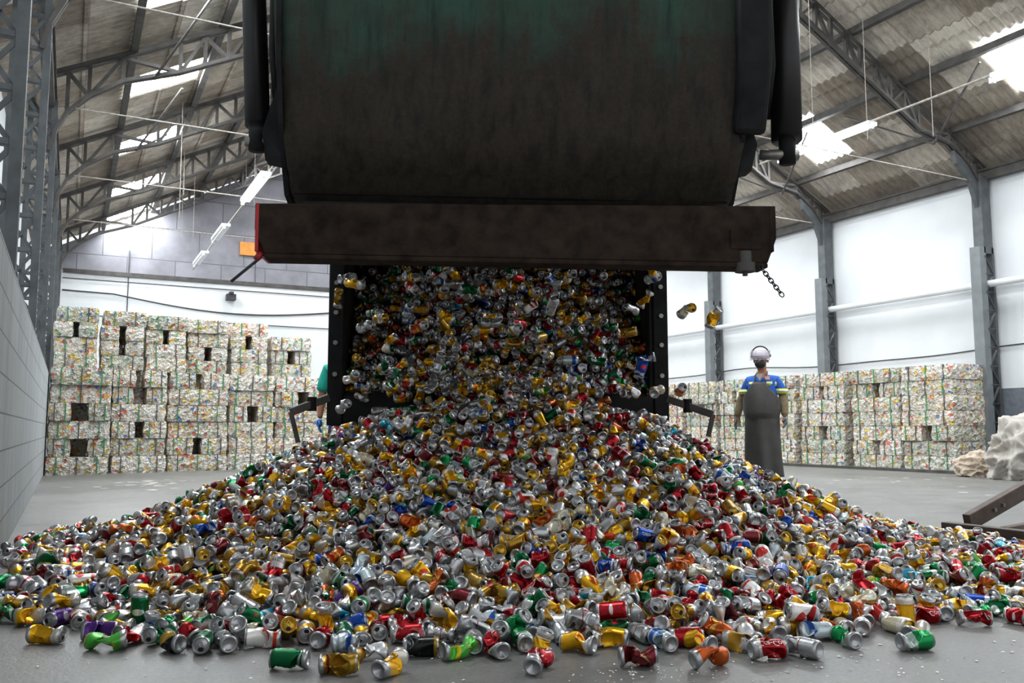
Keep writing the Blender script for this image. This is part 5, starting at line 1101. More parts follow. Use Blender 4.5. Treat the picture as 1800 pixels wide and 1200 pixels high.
5125257119,27047671,5260283500,94376845,5384476858,60385961,5445675644,29149328,5517690018,79772553,5634695416,62528682,5744484017,89168940,5848890024,76260625,5940693016,89351225,6019889429,68259185,6115291215,17070916,6277297815,80733046,6343885815,24098310,627130816,34054420,790926614,45606085,880933817,33082170,1030327216,75792940,1127524216,22456860,1215736214,24133268,1327320616,19053713,
1420925413,15505420,1474930813,73379686,1584718829,7210260,1642323647,67360068,1719715866,25851146,1824100296,64208922,1950121945,41197201,2029308158,87417528,2218282979,37207625,2319119017,95854408,2499107620,76729023,2574721440,59127323,2652102234,20271676,2891508254,50353326,2958107060,30613064,3019316672,91197645,3096702268,47264647,3197482469,89413627,3330693280,83164473,3411701684,42941623,
3526907678,15659071,3681701065,83935026,3780689056,44556873,3863499265,47832850,4007515477,53704831,4079511874,81621073,4144322076,42960656,4304504058,21891866,4416104647,42867465,4515118443,29914187,4687899217,18579870,4806719016,25226383,4909316604,60844403,5085708767,19159540,5235134544,39442128,5355709295,65166777,5352090674,74986043,5454727854,17547641,5537526023,79338501,5607713416,85816363,
5649132612,34080642,5893909225,77922796,5940725417,19051300,6025314015,43950562,6115308615,38998000,6275521817,29128646,6379914616,89196409,628948816,47268841,816154825,40488800,895363817,89259964,976362014,70125265,1143754216,20395093,1237363816,15483960,1311159017,23430580,1420954215,34677801,1496551815,74995721,1581154231,20541561,1611750056,43946647,1716148276,47184125,1860133920,85907561,
1856517746,45538901,2029344176,89156762,2180553812,35519480,2252543623,70831888,2450548442,68424162,2470329241,46148925,2661138254,52669570,2761936457,29062564,2887949695,64467462,2977937679,13767693,3120138296,76601293,3222740097,25720103,3370334098,20679325,3449535895,75002036,3575532290,54357084,3647524485,92730841,3751911876,49545740,3872526283,32343455,3960736498,25230090,4065142496,30482283,
4263132272,22036345,4367547267,26704445,4441332268,46790942,4545753253,34850537,4678931034,59231566,4806750831,33992241,4867922626,7515720,5109145377,89377524,5184744157,26784943,5334158517,97698150,5382748288,25818387,5433145266,25844705,5521360246,60846001,5607751218,82436281,5755348215,68457883,5834556616,17082722,5931756014,86135253,6046980616,52678465,6117157820,15477326,6307940414,89259457,
6352952416,25774762,616387214,64159585,808989616,19025180,929593815,70098408,1003386017,28401340,1123995015,78212151,1186994416,86052593,1327383618,81454431,1422783615,10718260,1474988414,78217682,1543389030,89406887,1672972883,57894140,1743174694,39485184,1824172319,61816704,1969983170,53643536,2151789213,53763225,2254397631,87277513,2407387454,75689642,2533358056,82658530,2540574865,50518883,
2635925678,34757233,2785379693,70179520,2895166496,45602891,3008565904,42900641,3141771310,47711565,3264170709,79062005,3354182110,79929121,3483778512,29043971,3499956903,17206482,3744738900,78196262,3755558713,62571100,3883360518,76659762,3926570125,68568904,4160573710,54556127,4243377299,13853643,4362174881,44512367,4459378473,81529560,4579991069,35480203,4700574853,18900764,4763573644,86302436,
5047985606,39581751,5157769382,66774926,5244176551,26774920,5326984922,17597963,5413378289,48978687,5469186077,88901681,5591579434,12216805,5676163821,16810664,5695981215,63629780,5868784217,77410457,5958795027,15993130,6025404015,27408801,6138782415,24109486,6266556616,87457162,6313398614,84677983,6405169815,44496745,881038213,74098622,999834615,50547883,1120423833,58629863,1251814212,21780246,
1318428015,65258902,1412019616,21852021,1485816626,46135707,1583008259,85798343,1669408282,67410015,1802604724,10438065,1887202955,65018867,1964614976,75796723,2079807199,82805251,2114028207,65180940,2295822243,38985320,2463185671,77760260,2490220480,64148466,2655802499,42791147,2783628329,22264501,2866398324,72477343,3019398925,62432851,3113018132,28476685,3276794718,89271320,3350606721,57099561,
3467615127,51077021,3559419333,33985020,3698037952,90821043,3739401942,92253580,3870802547,85961393,4034603738,22083563,4158807929,47340465,4290201906,35628646,4364007901,86436188,4443195283,14239871,4547615086,32303483,4652023481,34017743,4830213846,44065163,4967029419,89129900,5042619801,94329743,5134418579,65342267,5274822150,90616797,5372017921,46265630,5451207091,82643826,5534022073,75668385,
5685227426,63672840,5739232817,79124183,5804020216,57591503,5908420816,37390426,6074032827,33641560,6156828614,87573823,6245027428,51619465,6326042415,68512110,6448441814,79867851,665070617,47762045,980057429,35296461,1086255625,74622628,1197849032,17631073,1282465817,72466805,1370649016,52667983,1476853235,94445264,1520043045,25376300,1588446673,71762147,1795443739,38929657,1921447968,23973705,
2015047387,60271347,2117655205,12101951,2198654022,57514261,2252648035,29980075,2429043875,94088766,2531639093,75694261,2619834910,45513360,2682861929,68425582,2931227737,70157665,3037448147,51104947,3174240339,54381303,3303831335,87335634,3379440336,36431823,3469452351,37279744,3548637947,32267620,3689069164,36321677,3771822366,56247220,3894243956,87485193,3978836754,43951965,4108445748,78297985,
4209250545,17373865,4329845130,42427562,4457612695,20348033,4558442703,64287317,4785246864,65258710,4920222228,24031265,4922051629,59373700,5031843804,86444811,5195655173,70113902,5231643159,57158473,5346850334,25263562,5487238295,12476005,5561047270,39787391,5634850840,27030621,5753653815,15369405,5800440615,34138180,5890454415,42884440,6050650214,67465041,6140652617,49413677,6246862216,24979695,
6345870014,20780866,6558262813,57102082,593091015,55429606,765894616,22403988,1001674215,85789723,1088077837,102156845,1212298816,15506990,1323889817,50487580,1415691026,36457081,1451673034,74133404,1552494678,28497520,1619105501,72521283,1849465958,63523205,1930482176,8979341,2011486390,17059005,2069080398,89554322,2209479233,98927485,2315666050,14099663,2373275067,74015246,2465093694,36356680,
2632473923,17504986,2747683543,45653460,2898878756,25119336,2967276956,90993765,3095075155,43917604,3221063749,18683343,3334463750,47195526,3518074564,84052807,3602667369,15121328,3620687170,24094428,3788094367,89210544,3897866170,8851377,4063478757,18695931,4140884756,47228713,4203887158,87697383,4306464944,80749583,4448706346,36406445,4646679903,85898093,4785269670,76739565,4797898473,75642065,
4904074438,79618663,5006685211,9197073,5123688187,94150282,5237076762,26825200,5361271935,17544827,5559309067,39831213,5600677266,46230527,5663692235,60974085,5726679021,15803528,5834677817,69209062,5928279615,25783105,6012892219,33088920,6104684415,29076960,6263086212,27457024,6392685616,20470284,6470077213,25015423,603925815,18579560,780325815,62507467,877515016,29829885,1019714415,29870502,
1125910216,57647622,1188928216,54302323,1282517416,47268841,1403113821,76465020,1458930643,48822093,1559721681,41104796,1536336682,33929586,1664115718,24890573,1905316972,87993023,1970126588,89130790,2126712218,50418421,2175329045,77473568,2333737482,37078805,2438120091,60259253,2560529714,20432720,2594720127,38111050,2753108743,81352780,2943901560,70787825,2979912361,74039916,3091502166,58685200,
3194087163,30751022,3402894375,31478082,3496498577,25586423,3590108778,30758360,3707115976,22058073,3813316569,65294450,3894288360,37390723,4022108761,89277363,4079720162,60373545,4202115364,63629660,4365887754,39494980,4499131544,44578773,4662917107,27362302,4745717693,60559744,4850111661,63712654,4983325429,51180017,5075114606,44598864,5237122969,85821581,5354112742,75769142,5492736087,61903913,
5539523481,59643393,5595342050,77558761,5708711417,84370591,5768113822,94276683,5834725816,80855384,5903121614,53723401,6005725816,20228293,6072313817,86242377,6205493416,53803981,6336921024,27261326,6428703617,37397081,634554612,65259833,794761219,15687720,909954017,85854000,971158815,81444987,1059352815,53795202,1224958814,82665413,1293347416,70125173,1381540817,63570407,1410372021,55366420,
1527357665,60780367,1620961892,69959995,1694772118,63387804,1804513357,24947620,1799173350,85775901,2123137425,23264742,2229348253,80570707,2366157886,22224321,2479565101,15375701,2558752511,60279761,2639748331,4109726,2774745342,81251750,2891765753,28178763,2951143575,43154026,3062749577,32398533,3177937586,87443965,3314726790,84722861,3464121993,34844462,3536154401,83104893,3613535792,27348146,
3759341180,68483982,3906929768,50512546,4009553176,38224700,4081551368,69149377,4173341768,71669063,4304734567,20133805,4463157943,22345045,4590930923,50629240,4722348296,67477125,4774555481,48925842,4920341049,66938902,5049945222,64272830,5181358990,25340360,5296522957,13883982,5429763105,57254888,5539565492,19958442,5597181053,23864442,5661960019,73270465,5724941417,15604841,5811349815,15585713,
5946345018,20183217,6038154017,77427120,6131761814,36347764,6279334817,82749068,6342354015,63620743,6498972614,76499414,6547546816,34704984,506778016,87676141,704785815,73349205,782189414,54302226,884784615,17120803,1016188817,59328526,1086381016,15466869,1226787015,78186005,1320383416,57101625,1412202618,66888832,1484201445,29037527,1557982265,10794725,1604792478,19270136,1696608107,66097801,
1633647067,78289269,1932376988,35612441,1934209385,82876665,2126772836,52030001,1666204816,19002823,2438200494,65214869,2578584910,13587470,2681162121,12356230,2776567538,92395641,2866595149,39572864,3014181367,69080081,3132984384,40559185,3242792797,26602024,3363378403,16941160,3433556203,29073125,3583016788,14097947,3717954995,56163745,3818770580,75783193,3924966374,25862201,4000586177,42335340,
4088777178,55324740,4218372968,24999384,4310174163,79133323,4470384335,62044564,4553189721,82979922,4720595102,70726810,4803382477,25212620,4832201675,37464473,5148995607,89104285,5211981796,22648125,5343383557,45528490,5370368533,21793141,5536021258,75694420,5611599034,94149222,5656608022,54379620,5751986415,16966362,5847369615,84167466,5931984619,92835085,6027385815,57607682,6122785817,77404385,
6227207416,41228460,6317186414,84600850,6480991812,28231841,708425415,15555562,805624215,60321201,906426615,82670607,980212215,42299211,1095423616,17404290,1196219416,65821220,1255632017,57094043,1352840417,79068363,1471628423,79279041,1534627842,73200796,1549051236,77817540,1568895626,82904704,1622883649,47698368,1855006960,77847317,1653532846,17170320,1729240816,17339684,2076632433,67463888,
2414832280,77508780,2499416100,10590922,2576812509,59242473,2756789734,79612460,2947609557,89016583,3012414966,86006402,3143819179,85664863,3242824583,55521200,3329205394,16801860,3408396999,77409877,3637026383,22371008,3665811391,47815567,3784609589,89158761,3907002983,38035622,4002419778,57127665,4128420369,82921602,4263424557,29887964,4376807752,33882194,4456018524,69233043,4591020303,80932623,
4711623880,22545037,5152793439,65877185,5397586821,46225640,5163610239,61265463,5206615989,52369086,5530694451,47304220,5815155616,21868123,5543265051,42337767,5579232043,17062273,5663834424,84578125,5737659617,79098873,5744818816,81429944,6041862015,10540263,6045433217,44514012,6070604415,67451003,6239856616,85738449,6295617016,87676141,6428810413,25774483,1003645216,79209461,1477056017,19113965,
2341288840,42311601,2645252117,65891221,2796444937,65185921,2920650958,47684124,3017849757,79825422,3113254560,31390624,3194244369,24939357,3316659962,50385486,3460677952,84393193,3554258167,71662881,3671240181,45652263,3770237784,55467500,3944856979,34120187,4029450375,63621283,4216690545,12396762,4290469536,25848480,4364250332,70891301,4704496435,61101982,5136635420,72495603,1705870215,74961213,
2706467127,15506787,2778485138,31400862,2900888749,81399223,3019682749,49364220,3212295940,52641834,3239314535,55434823,3350881550,15314068,3487729541,30664447,3548889354,84238173,3698278569,27513260,3736125347,14049523,3847690570,58627703,3964697763,50572880,4124913945,56025893,4265312731,65930743,4349876129,10583068,4542479100,12448205,1441312815,87842700,2042472616,17167623,1995583257,58641641,
2830753518,33121680,3028704348,17657340,3140322935,80696105,3221332527,84653300,3305892943,75865542,3417509738,84292503,3593918745,78177705,3617337338,76488580,3813531947,34170407,3889115756,17527082,3998915754,62676667,4070949922,82896226,4142933134,37437620,4470513905,42381281,4989013859,28779782,1954311016,18615087,2380890618,48942403,2758775098,17441963,2909991897,84475633,3106154121,82905201,
3165567915,72376562,3215949323,30777783,3338337326,15684401,3448153525,77484280,3583178114,12253300,3633555328,66885586,3743372721,9119725,3908950530,52047550,3980940935,79502457,4052977509,17130322,4225767913,49365126,4303144518,37445493,5043027029,20899821,2319703216,18617507,2659817657,30701606,2785823663,21780756,2884820073,26501893,3012605091,89144301,3158417697,18650146,3199794905,15751000,
3313179917,79860743,3482385917,53638283,3516603306,17361160,3732629679,21804123,3837011082,23419003,3903597289,20027424,3984609285,28229522,4090800891,30867661,4285219484,82745263,4322991899,13690664,4855907416,47249161,4944064221,15831966,2276484615,57607242,2755238648,18658000,2780463842,26806123,2854248249,15622823,3023432676,64245860,3061263860,55354505,3291630895,12277307,3356416502,34642085,
3484243484,87394207,3639018886,17504460,3675048867,22547783,3761453661,74150703,3885642871,32043780,4004432080,66488823,4112430275,12166980,4233039272,19218784,4346414686,17548805,4706490615,27387364,2641838043,21673943,2481670232,17548282,2742699209,20394600,2937065048,12228783,2978444063,61998453,3113485451,86047265,3291739411,37225102,3210690254,38971346,3477072266,76323241,3610254869,82778824,
3682292046,36528645,3829853058,63542756,3896463856,44421163,3982859058,36307645,4056642267,18492395,4215128012,22534508,4283452460,65940266,4463537580,45656506,2285569216,28229283,3102707636,15220983,3300765191,67553762,3426752604,41221331,3493362800,50576253,3718333428,32287483,3838894444,16853073,4047768207,59326060,4296141796,10431060,4319561581,58655985,4893752424,63421482,2669605214,51615001,
3272593815,77370703,4077205817,33978153,4354367414,47748384,2514811215,70805029,2585014216,81438827,3206025617,39594345,3377024446,87176202,3450826233,8788055,3945832240,47218943,4152836418,79070025,4221216016,81371685,4271591423,51615440,4570426839,58865160,4653204615,84596756,2248426214,53223409,2289858017,89425464,2453653220,42115040,2781269439,58653760,2873060427,31764400,2937847240,16826345,
3038654426,37435485,3413054422,82812782,3533660430,9150000,3665044849,55395263,3749669415,67451363,3830674248,44565605,3877461032,36657332,4134861618,86191085,4350867629,45226347,4457061628,50254885,4638860422,13763670,4955670016,83002265,1913676619,49559441,2117097626,44784605,2244891615,89229915,2334894022,71560336,2477091015,32415106,2606694639,97367703,2703889830,10411266,2804693440,23106523,
3011673048,30416434,3090889234,21545277,3195284425,53234043,3234859827,14329127,3328471839,62535980,3490486224,96036680,3576886841,38843622,3708288635,22141547,3789286846,20775117,3936889843,13905960,4032292223,42090163,4154692831,94523020,4226676026,30211565,4377889836,48810065,4494891027,30214820,4583088036,47987202,4786489228,20600931,5024086216,20233623,5106894630,34544623,5254478415,70163508,
1584346819,22337397,1728312016,15560426,1902909016,60316867,2088334816,17242030,2329523421,10642721,2426726438,66787222,2563516823,29228723,2696704848,17480242,2741724645,33430683,2835321641,44681840,2991918654,22421663,3078304239,60656440,3191706626,44720087,3330311428,75991840,3510325846,77842122,3573306030,31299461,3733515043,9202404,3828914447,23769505,3926108446,30992762,3998108454,67950060,
4169116847,84574700,4251923422,35601533,4329309042,7053063,4440921634,74288660,4561517449,87641261,4700121027,64059944,4811719234,55249357,4892719228,68263001,5004337230,87212723,5115918639,35981046,5173514424,38167263,5283317425,56147830,1800329416,16986480,1922755839,42901962,1881325237,52005980,2118964819,51035566,2216161840,99056342,2302557024,81705815,2437552246,20561635,2549153429,51997057,
2626557049,74284801,2712952257,20729340,2883947436,82742587,2928948068,84700940,3031541433,22064600,3188127058,92731681,3393321068,43540643,3675942666,76388448,3713729462,36347142,3828938464,62895425,3902747461,44039140,4016163640,92537421,4122342034,67815816,4241142652,82925920,4350959445,49514040,4493148634,17464984,4628152853,41380530,4725348047,19237872,4820739647,70831723,4907152836,36502877,
5130339614,13936968,5240154027,69812557,5362554622,7330260,5411146829,51615596,5652327617,82468063,1591573241,23662287,1703193028,76709603,1803975045,87521493,1859791244,75078980,1978618816,77431705,2093793646,39024102,2149575048,90807603,2311576839,20681363,2489779248,82288366,2556366053,90910770,2646383459,70739543,2748980449,53976326,2849782850,40554503,2936167274,63416842,3053173284,88201900,
3139556467,44026442,3261954682,28066360,3357351073,86071143,3528355891,77351883,3600367278,54226401,3713771460,39726988,3828984661,86353605,3931570281,23712467,4023373875,60426001,4206972660,40673600,4367175081,37510583,4577783441,20821640,4730781041,77896344,4795580426,32259703,4876572042,60221002,5007972040,70839649,5058385220,62715016,5270781035,28048442,5438182218,15470362,5519186416,52182840,
5668597824,54549800,1386433822,87361977,1471017021,70897183,1562817015,79649416,1638417040,43820333,1777018823,33006743,1843615817,79880907,1910213426,47132121,2185623638,34863882,2205406854,59258686,2315206846,76341735,2457412843,57585963,2534805643,43907041,2633810462,40724003,2759817059,35753937,2777802693,56159860,2923602087,79515947,3076607500,36981483,3166596090,26901946,3330410500,69062781,
3463600892,15620113,3638188296,14012833,3758776884,74054422,3940597294,42324865,4032395481,66197980,4158389494,79866111,4223202070,17489267,4464429071,87773886,4649802656,15839583,4723592464,74414143,4809999653,47050921,4907220642,33508385,5004414628,38814765,5164626638,89631825,5240221843,7226663,5308623627,59440726,5447220032,72284904,5553420029,50705905,1382868618,68432074,1613251824,45073844,
1676247045,39085277,1793247016,62562628,1883245218,89123522,1942626651,87683720,2117229662,56006937,2180238674,31521623,2272039846,56627813,2378239872,89479980,2515033274,92203217,2678841663,53726861,2846233882,47006872,2948824300,13526766,3080233931,55918435,3190030904,74876851,3231420124,33905050,3382640513,23368105,3550005698,70046357,3584216524,92539040,3695812915,81544704,3834402701,35646423,
3906432718,33560565,4019832097,93993970,4232209904,90819665,4336627891,44346293,4540029077,32481061,4576004475,10966962,4700215270,25322366,4788448858,44410120,4900042860,80019545,5024239832,52143610,5128645848,3976383,5270853043,33079442,5346444031,9249030,5432862015,55930573,5542642231,40270428,5654248827,58254045,5774836217,82476873,1244280039,17065170,1364893231,64039716,1526886625,61276643,
1593481224,72898120,1678077046,25711520,1836477045,17271223,1901282447,35703853,1989479439,92539191,2084899276,28500540,2167676462,69881301,2300845283,92637503,2419684889,30225673,2525862687,68008266,2610442901,86078393,2705861504,39177900,2776047712,44039980,2941660306,97649001,3038859120,61668806,3154057323,77529193,3287276525,45677827,3407853746,86355721,3517663330,32023686,3591475332,23943203,
3703032130,70792923,3803842909,92279143,3902857939,74305702,4019866323,79961686,4117032124,20843720,4271853120,75090445,4397842896,36708707,4498652496,59344341,4597657894,17496220,4712857887,28283447,4804670473,39879515,4943259078,25363420,5153870452,48927055,5236678241,65351205,5317679449,20637163,5517494439,58756261,5584066242,84025917,5710063242,21777767,5762279438,60349080,5864887220,82582663,
1145319023,51600302,1298298043,45609203,1364920230,69573580,1438711846,22260706,1589913039,33129923,1672699834,84002230,1778912446,80680143,1886901047,83025364,1966105856,52639605,2045313097,24261155,2162314867,79780603,2282891506,33014367,2351293920,72492901,2520504703,79828605,2599697523,81083127,2709486120,72987573,2828285537,12091222,2970493947,8747991,3037087350,71904300,3159487935,22365324,
3272913739,59788614,3377286144,42960523,3472685561,21942668,3573496348,33374585,3670684359,71053520,3940710176,66199643,4194476530,74604823,4311484326,76227356,4392497505,28257822,4509472920,82167867,4608478310,47119126,4822700489,45615540,4943296887,12044940,5087294472,83025173,5175491447,25411662,5236710634,68012443,5315917229,89695903,5382510648,36534790,5440115440,84416853,5623722016,65274425,
5737106442,31568865,5823512415,17139820,6133095015,14059073,1141756216,32416740,1292941840,70051083,1408139429,88889683,1472944216,47279127,1539534641,32287426,1667328045,20314363,1773538819,22378453,1863533440,71456856,1910334069,23827160,2000316075,36334346,2160531684,31791624,2243324480,35624503,2360326924,20270884,2437696924,42938082,2556536544,65180766,2668114343,71539345,2848110746,63160163,
3080326953,70113937,3211726348,57144023,3319704165,44725091,3335886172,88945206,3497925773,80620127,3616731183,52335657,3737332983,92578660,3814696383,94498004,3942528174,52696243,4025328176,32081446,4136920966,29728981,4261090940,40338497,4381719129,61058461,4545505338,92780843,4639121516,86262740,4716522713,51998563,4813725717,7026408,4937943120,65832000,5029722082,66848841,5134134071,18759866,
5238536440,52027666,5359145446,75793068,5414953828,55021162,5497745422,33221210,5632756215,42953847,5755134641,22345489,5783972417,37969120,5938723817,57032884,1143588030,61389400,1255189837,63704373,1354158629,55169235,1489187416,81449573,1575558040,92383260,1627775442,19205063,1715957444,90994485,1847355064,27385665,1940962873,12039460,2081358680,68199970,2115555710,73274122,2203753305,47340665,
2340555114,63491040,2444958750,30837266,2633950959,47660440,2830152775,70673285,2977736577,20051022,3118155791,19926329,3182946788,57095362,3303545571,58600903,3388132986,90732727,3512348584,56570081,3569952190,61699944,3641952183,84140925,3875949810,39044424,3919163587,67561553,4097355192,38941500,4192768381,33197353,4262923347,60455200,4331335360,64456776,4538341962,24130505,4779560533,81248845,
4878569520,13972553,4973971900,24308236,5099918493,66071603,5166546052,36585480,5279950844,84150980,5389773630,42998030,5467194652,76470307,5531978432,40270727,5641778425,74626821,5747969439,73373345,5906381440,67491180,5978383816,44525640,1055416834,13706902,1149016241,82588436,1244408432,99216626,1248030029,58307073,1539620430,59777420,1631403026,80944183,1689002460,69224800,1764585649,24200642,
1827598864,17464080,1957192868,85688073,2002176087,27227823,2137182118,65876044,2237979735,95930466,2358580331,41372293,2493592363,62456835,2628596590,28916265,2745596596,66733064,2866194209,42142773,2992175001,80961483,3078599610,68435562,3208200225,56754568,3280167795,48083162,3341355199,32069083,3566388199,74977503,3667173223,76656604,3712191821,60507243,3872383413,63378563,3935409204,91051684,
4009187021,89451280,4160383418,89256731,4280984588,78368880,4388997196,42232065,4543790579,77546785,4730958156,25439443,4849776154,69369741,4957783930,43103100,4968603108,20305343,5141389896,47060402,5202583881,64201184,5283579674,79409021,5330405456,71380748,5415007832,39695664,5571615041,77524440,5681422842,38997883,5713804815,86179556,5865011425,46329160,974443212,17319056,1127448042,84135843,
1235448046,54307085,1316449251,68587243,1473030630,56168322,1518046848,90942785,1651234251,54490765,1735831866,61017222,1849233074,28178384,1865402492,89440785,2050805508,53930808,2153409707,57604780,2266803754,24211420,2389184577,64199142,2524238593,52667202,2531390000,21693470,2756431419,88176183,2954420624,32581383,3030018214,30018202,3175824827,56146606,3290994226,37041860,3438587032,18513357,
3512414627,22064551,3640202017,28244003,3737416439,65963962,3852638031,64934670,3935401435,23981730,4041620627,27615986,4171221813,86045000,4243220631,21742048,4484425411,20253306,4646431393,17593645,4783221777,13533133,4916425965,65294866,5027994122,83154780,5182813907,72603734,5247617490,65113268,5352025279,30656685,5328639658,94403540,5479834856,70778528,5550030658,67112763,5677840236,31874146,
5775034831,56728297,5856043817,22406413,5974837824,74736640,6068413215,85905649,1037450421,85006203,1116673843,94481168,1199478039,78222783,1323677418,70105304,1408281050,82216663,1476670838,37417780,1618872651,52977422,1660255875,85954827,1732264283,58640020,1869036112,71226160,1995036720,19236411,2167824137,72666400,2275844564,89202485,2349651777,89261960,2545851213,72771560,2601648805,25455102,
2733071028,63331456,2851877641,35380565,2925638632,76234493,3015627248,37366981,3195636251,50975523,3310833246,74888285,3400859656,95685192,3541220053,65881580,3696053658,21539164,3827469838,70012840,3933634448,55455743,4041643451,37293263,4142453045,63519066,4198230252,34605173,4408829030,81146404,4524053621,13957787,4700460799,41545803,4767043404,32329349,4851646376,48616140,4997475175,71240828,
5049667344,44561161,5195469119,73238905,5254858287,64360901,5415037265,38828983,5505072659,40391161,5553670220,27481323,5650873227,7101405,5775064244,74338805,5834475029,58637903,5960469643,10604825,6093670244,32353872,934918830,31429343,1001488232,8823925,1140112236,42744284,1201303844,40825057,1302105651,28217883,1401104416,57097627,1555891222,32374221,1561289456,72330802,1615282286,39792847,
1683690085,33891865,1899688311,31720342,1987888347,13810425,2106678755,83987891,2198450583,13587303,2310085410,69348727,2443281210,26563863,2574673423,10915866,2731293842,24940225,2821298646,65104257,2929250652,62820993,3028260870,81299244,3120054843,76757384,3150647667,92606487,3483687870,50619900,3595273469,50975682,3701468073,60141093,3843657260,28444100,3921073455,54603747,4038082462,15891525,
4151497469,44682665,4291885480,81102843,4354881244,81490880,4435872262,57018296,4455681237,87899648,4867892619,45623830,4812087207,65077520,4896672780,69984710,5132499151,19158321,5215304534,37803401,5330488304,32206845,5519502080,77954325,5458302659,11861620,5609505048,25812928,5703108022,71542045,5800311616,55981133,5942485248,13727113,5998309247,66800527,6066713441,82475303,934938630,97426796,
1071748230,40004747,1107738044,20177762,1176135038,77647813,1253554243,67538447,1483946458,80089342,1471326645,59295862,1546918251,92706880,1620736272,12063585,1800727906,33247762,1899708721,93910502,1964541765,78137242,2139096775,19144060,2205706996,23887604,2394725026,87389242,2430697429,81158182,2630518447,62712702,2758320245,35693765,2859127462,55267253,2967104690,15430881,2950932906,92602713,
3129078880,48603053,3226296879,20397205,3337914904,37055965,3467509490,13763527,3593498697,67414585,3809468683,61447086,3789686091,97366153,3930113674,32100609,4200061467,63357462,4061505300,16839080,4237916074,74894314,4380122056,65172203,4531332847,35667410,4596115443,47132441,4747328028,22100964,4884152623,57154903,5026308792,35432047,5004736994,75120095,5285506916,71769485,5314327307,26852125,
5389918272,34821523,5553726655,72365921,5602332642,26788316,5699527240,89169200,5753516429,45263295,5852540432,99162886,5901145237,12279860,6129733231,68980053,6190931420,55957320,956555443,17505725,1028562629,36835300,1055591423,74261237,1291368044,37302622,1356171034,38227873,1413754846,29049480,1478569848,57109486,1546957861,66703340,1672954299,34946340,1773750098,23361425,1840357321,32936597,
1937562757,29660587,2083338188,89484253,2234576626,57019970,2414561046,49348905,2497302851,65928420,2536938257,59789825,2718701084,33029081,2799752080,88130545,2752956914,42203143,3062544898,20624524,3174192321,89489881,3301953908,77529107,3418949113,74408003,3553920314,30635964,3606153903,81546420,3672740717,76601644,3832933505,32232445,3921105909,62059397,3991344912,51274245,4183940702,37870700,
4309940683,61752282,4408952698,65299203,4495344870,70764927,4615938865,87263435,4671752641,87658497,4864370032,80657816,4981369413,65812053,5055149596,48823853,5278360329,81543394,5404365112,82889040,5483551290,7354024,5566351867,61685785,5638371050,25109747,5685146434,66001445,5807595632,64861925,5807574628,8799834,6014542828,53249720,6059552417,74133965,6198165612,27456236,926024423,25487560,
992614814,53247400,1159988445,78229053,1233784824,68302516,1323800425,74800420,1433595643,15530880,1501998061,59965251,1642381859,40516047,1597390308,80782505,1791787313,47116585,1766574737,46018048,2034796989,24994050,2094176597,80597840,2160813829,45739680,2358804256,64277510,2353374872,32294917,2619784479,15611271,2736807310,95832703,2826789305,60931983,2932979116,30024823,3089577916,22489020,
3177806743,53883468,3267762937,17386922,3411778517,82547145,3496359930,75813285,3679970118,37237203,3687192948,66321326,3843777326,32296224,3949997739,92402381,4012972523,57732873,4200179137,25097461,4232606719,65813080,4419783309,25468642,4511577899,12318824,4605166462,83922549,4749202456,92793043,5019179034,66793441,4947190423,54315466,5334190952,86288962,5391770539,42413965,5364802938,34002382,
5449392723,46126853,5521391462,64360381,5595199854,81404761,5686993242,44402542,5733802828,51937883,5874201633,36464587,5969621445,89081246,6090210616,24079370,6194602815,73375305,796455016,41249340,1053835846,13742148,1156428655,24916662,1235608238,22370701,1251833427,61856923,1431829852,36330157,1505614872,61377703,1548828067,59853223,1723425107,55317913,1719792114,19192257,1809833560,71850863,
2027626998,82563600,2029445622,65749650,2074430036,56878449,2342624066,66580983,2420016874,85998070,2546012098,67689683,2572991712,75064387,2843032537,30585085,2938403124,26766828,2979810354,33460444,3231814541,74608730,3292995949,87520540,3388415747,87828004,3476628354,87592403,3638617543,39520880,3669210964,74077193,3878013368,46038440,3942818761,78046781,4077827143,75856753,4205625946,77851676,
4333426526,23520794,4493597709,59350803,4479225317,15865914,4655594668,71016040,4772614474,14202767,5013830038,79195475,5067830028,23327981,5199197590,57543200,5256807169,25001746,5325229359,61800907,5424241913,84333627,5627617274,87379835,5598831058,55515884,5645618444,74826243,5805835243,18684060,5861631017,15416202,5987633421,38756975,6147816032,33912420,6236044815,18710161,895477828,75605443,
1021485038,29678400,1143871836,102538822,1203279622,81149201,1291467047,52213580,1399468226,32047245,1487679653,63573325,1651441292,65183665,1678454511,85982688,1545246708,40332465,1777464763,40167335,1980867189,74446560,2094265428,60888481,2117651644,47879860,2222040259,72453682,2447065494,68205648,2546069706,10566553,2744096766,60323884,2814260748,81353961,2895249355,30436483,3100450559,74459165,
3150828964,90816342,3262437356,52540550,3366840362,23819617,3528849982,94142724,3611651777,100650085,3737650569,75145633,3836653573,59120824,3971669159,19108841,4036449365,67410235,4119263161,45731577,4362247558,83269120,4421658330,36433588,4544066117,40788363,4761890087,17068320,4882427053,30578581,4837445650,87791161,5004867207,62677428,5145268410,82870881,5123661782,18862980,5426042551,15548101,
5435063523,27426410,5498073095,69089544,5685268861,99233926,5710456833,52073764,5800418453,25285061,5849084452,34000920,6003879036,52333842,6057867024,69868840,6295486834,76625422,927898220,33840986,1073699422,66570183,1161892845,55488324,1248306636,41382366,1359903039,73375702,1403115656,90996143,1489504262,18812313,1586679084,97544025,1676680916,78016963,1727109155,83909865,1923298987,47863424,
1977287614,64132783,2195096029,90580733,2097898437,30545641,2315713463,18451614,2375094874,74896013,2625300324,30673373,2758526741,48830061,2834081762,73070085,2852111761,62494157,3051889568,77796222,3165257177,51100441,3264261380,14173067,3327275774,11963781,3550481197,29126145,3617090200,86078701,3737690182,77897995,3762869779,46663722,3928481782,76814980,4038280585,80939207,4169696186,45611483,
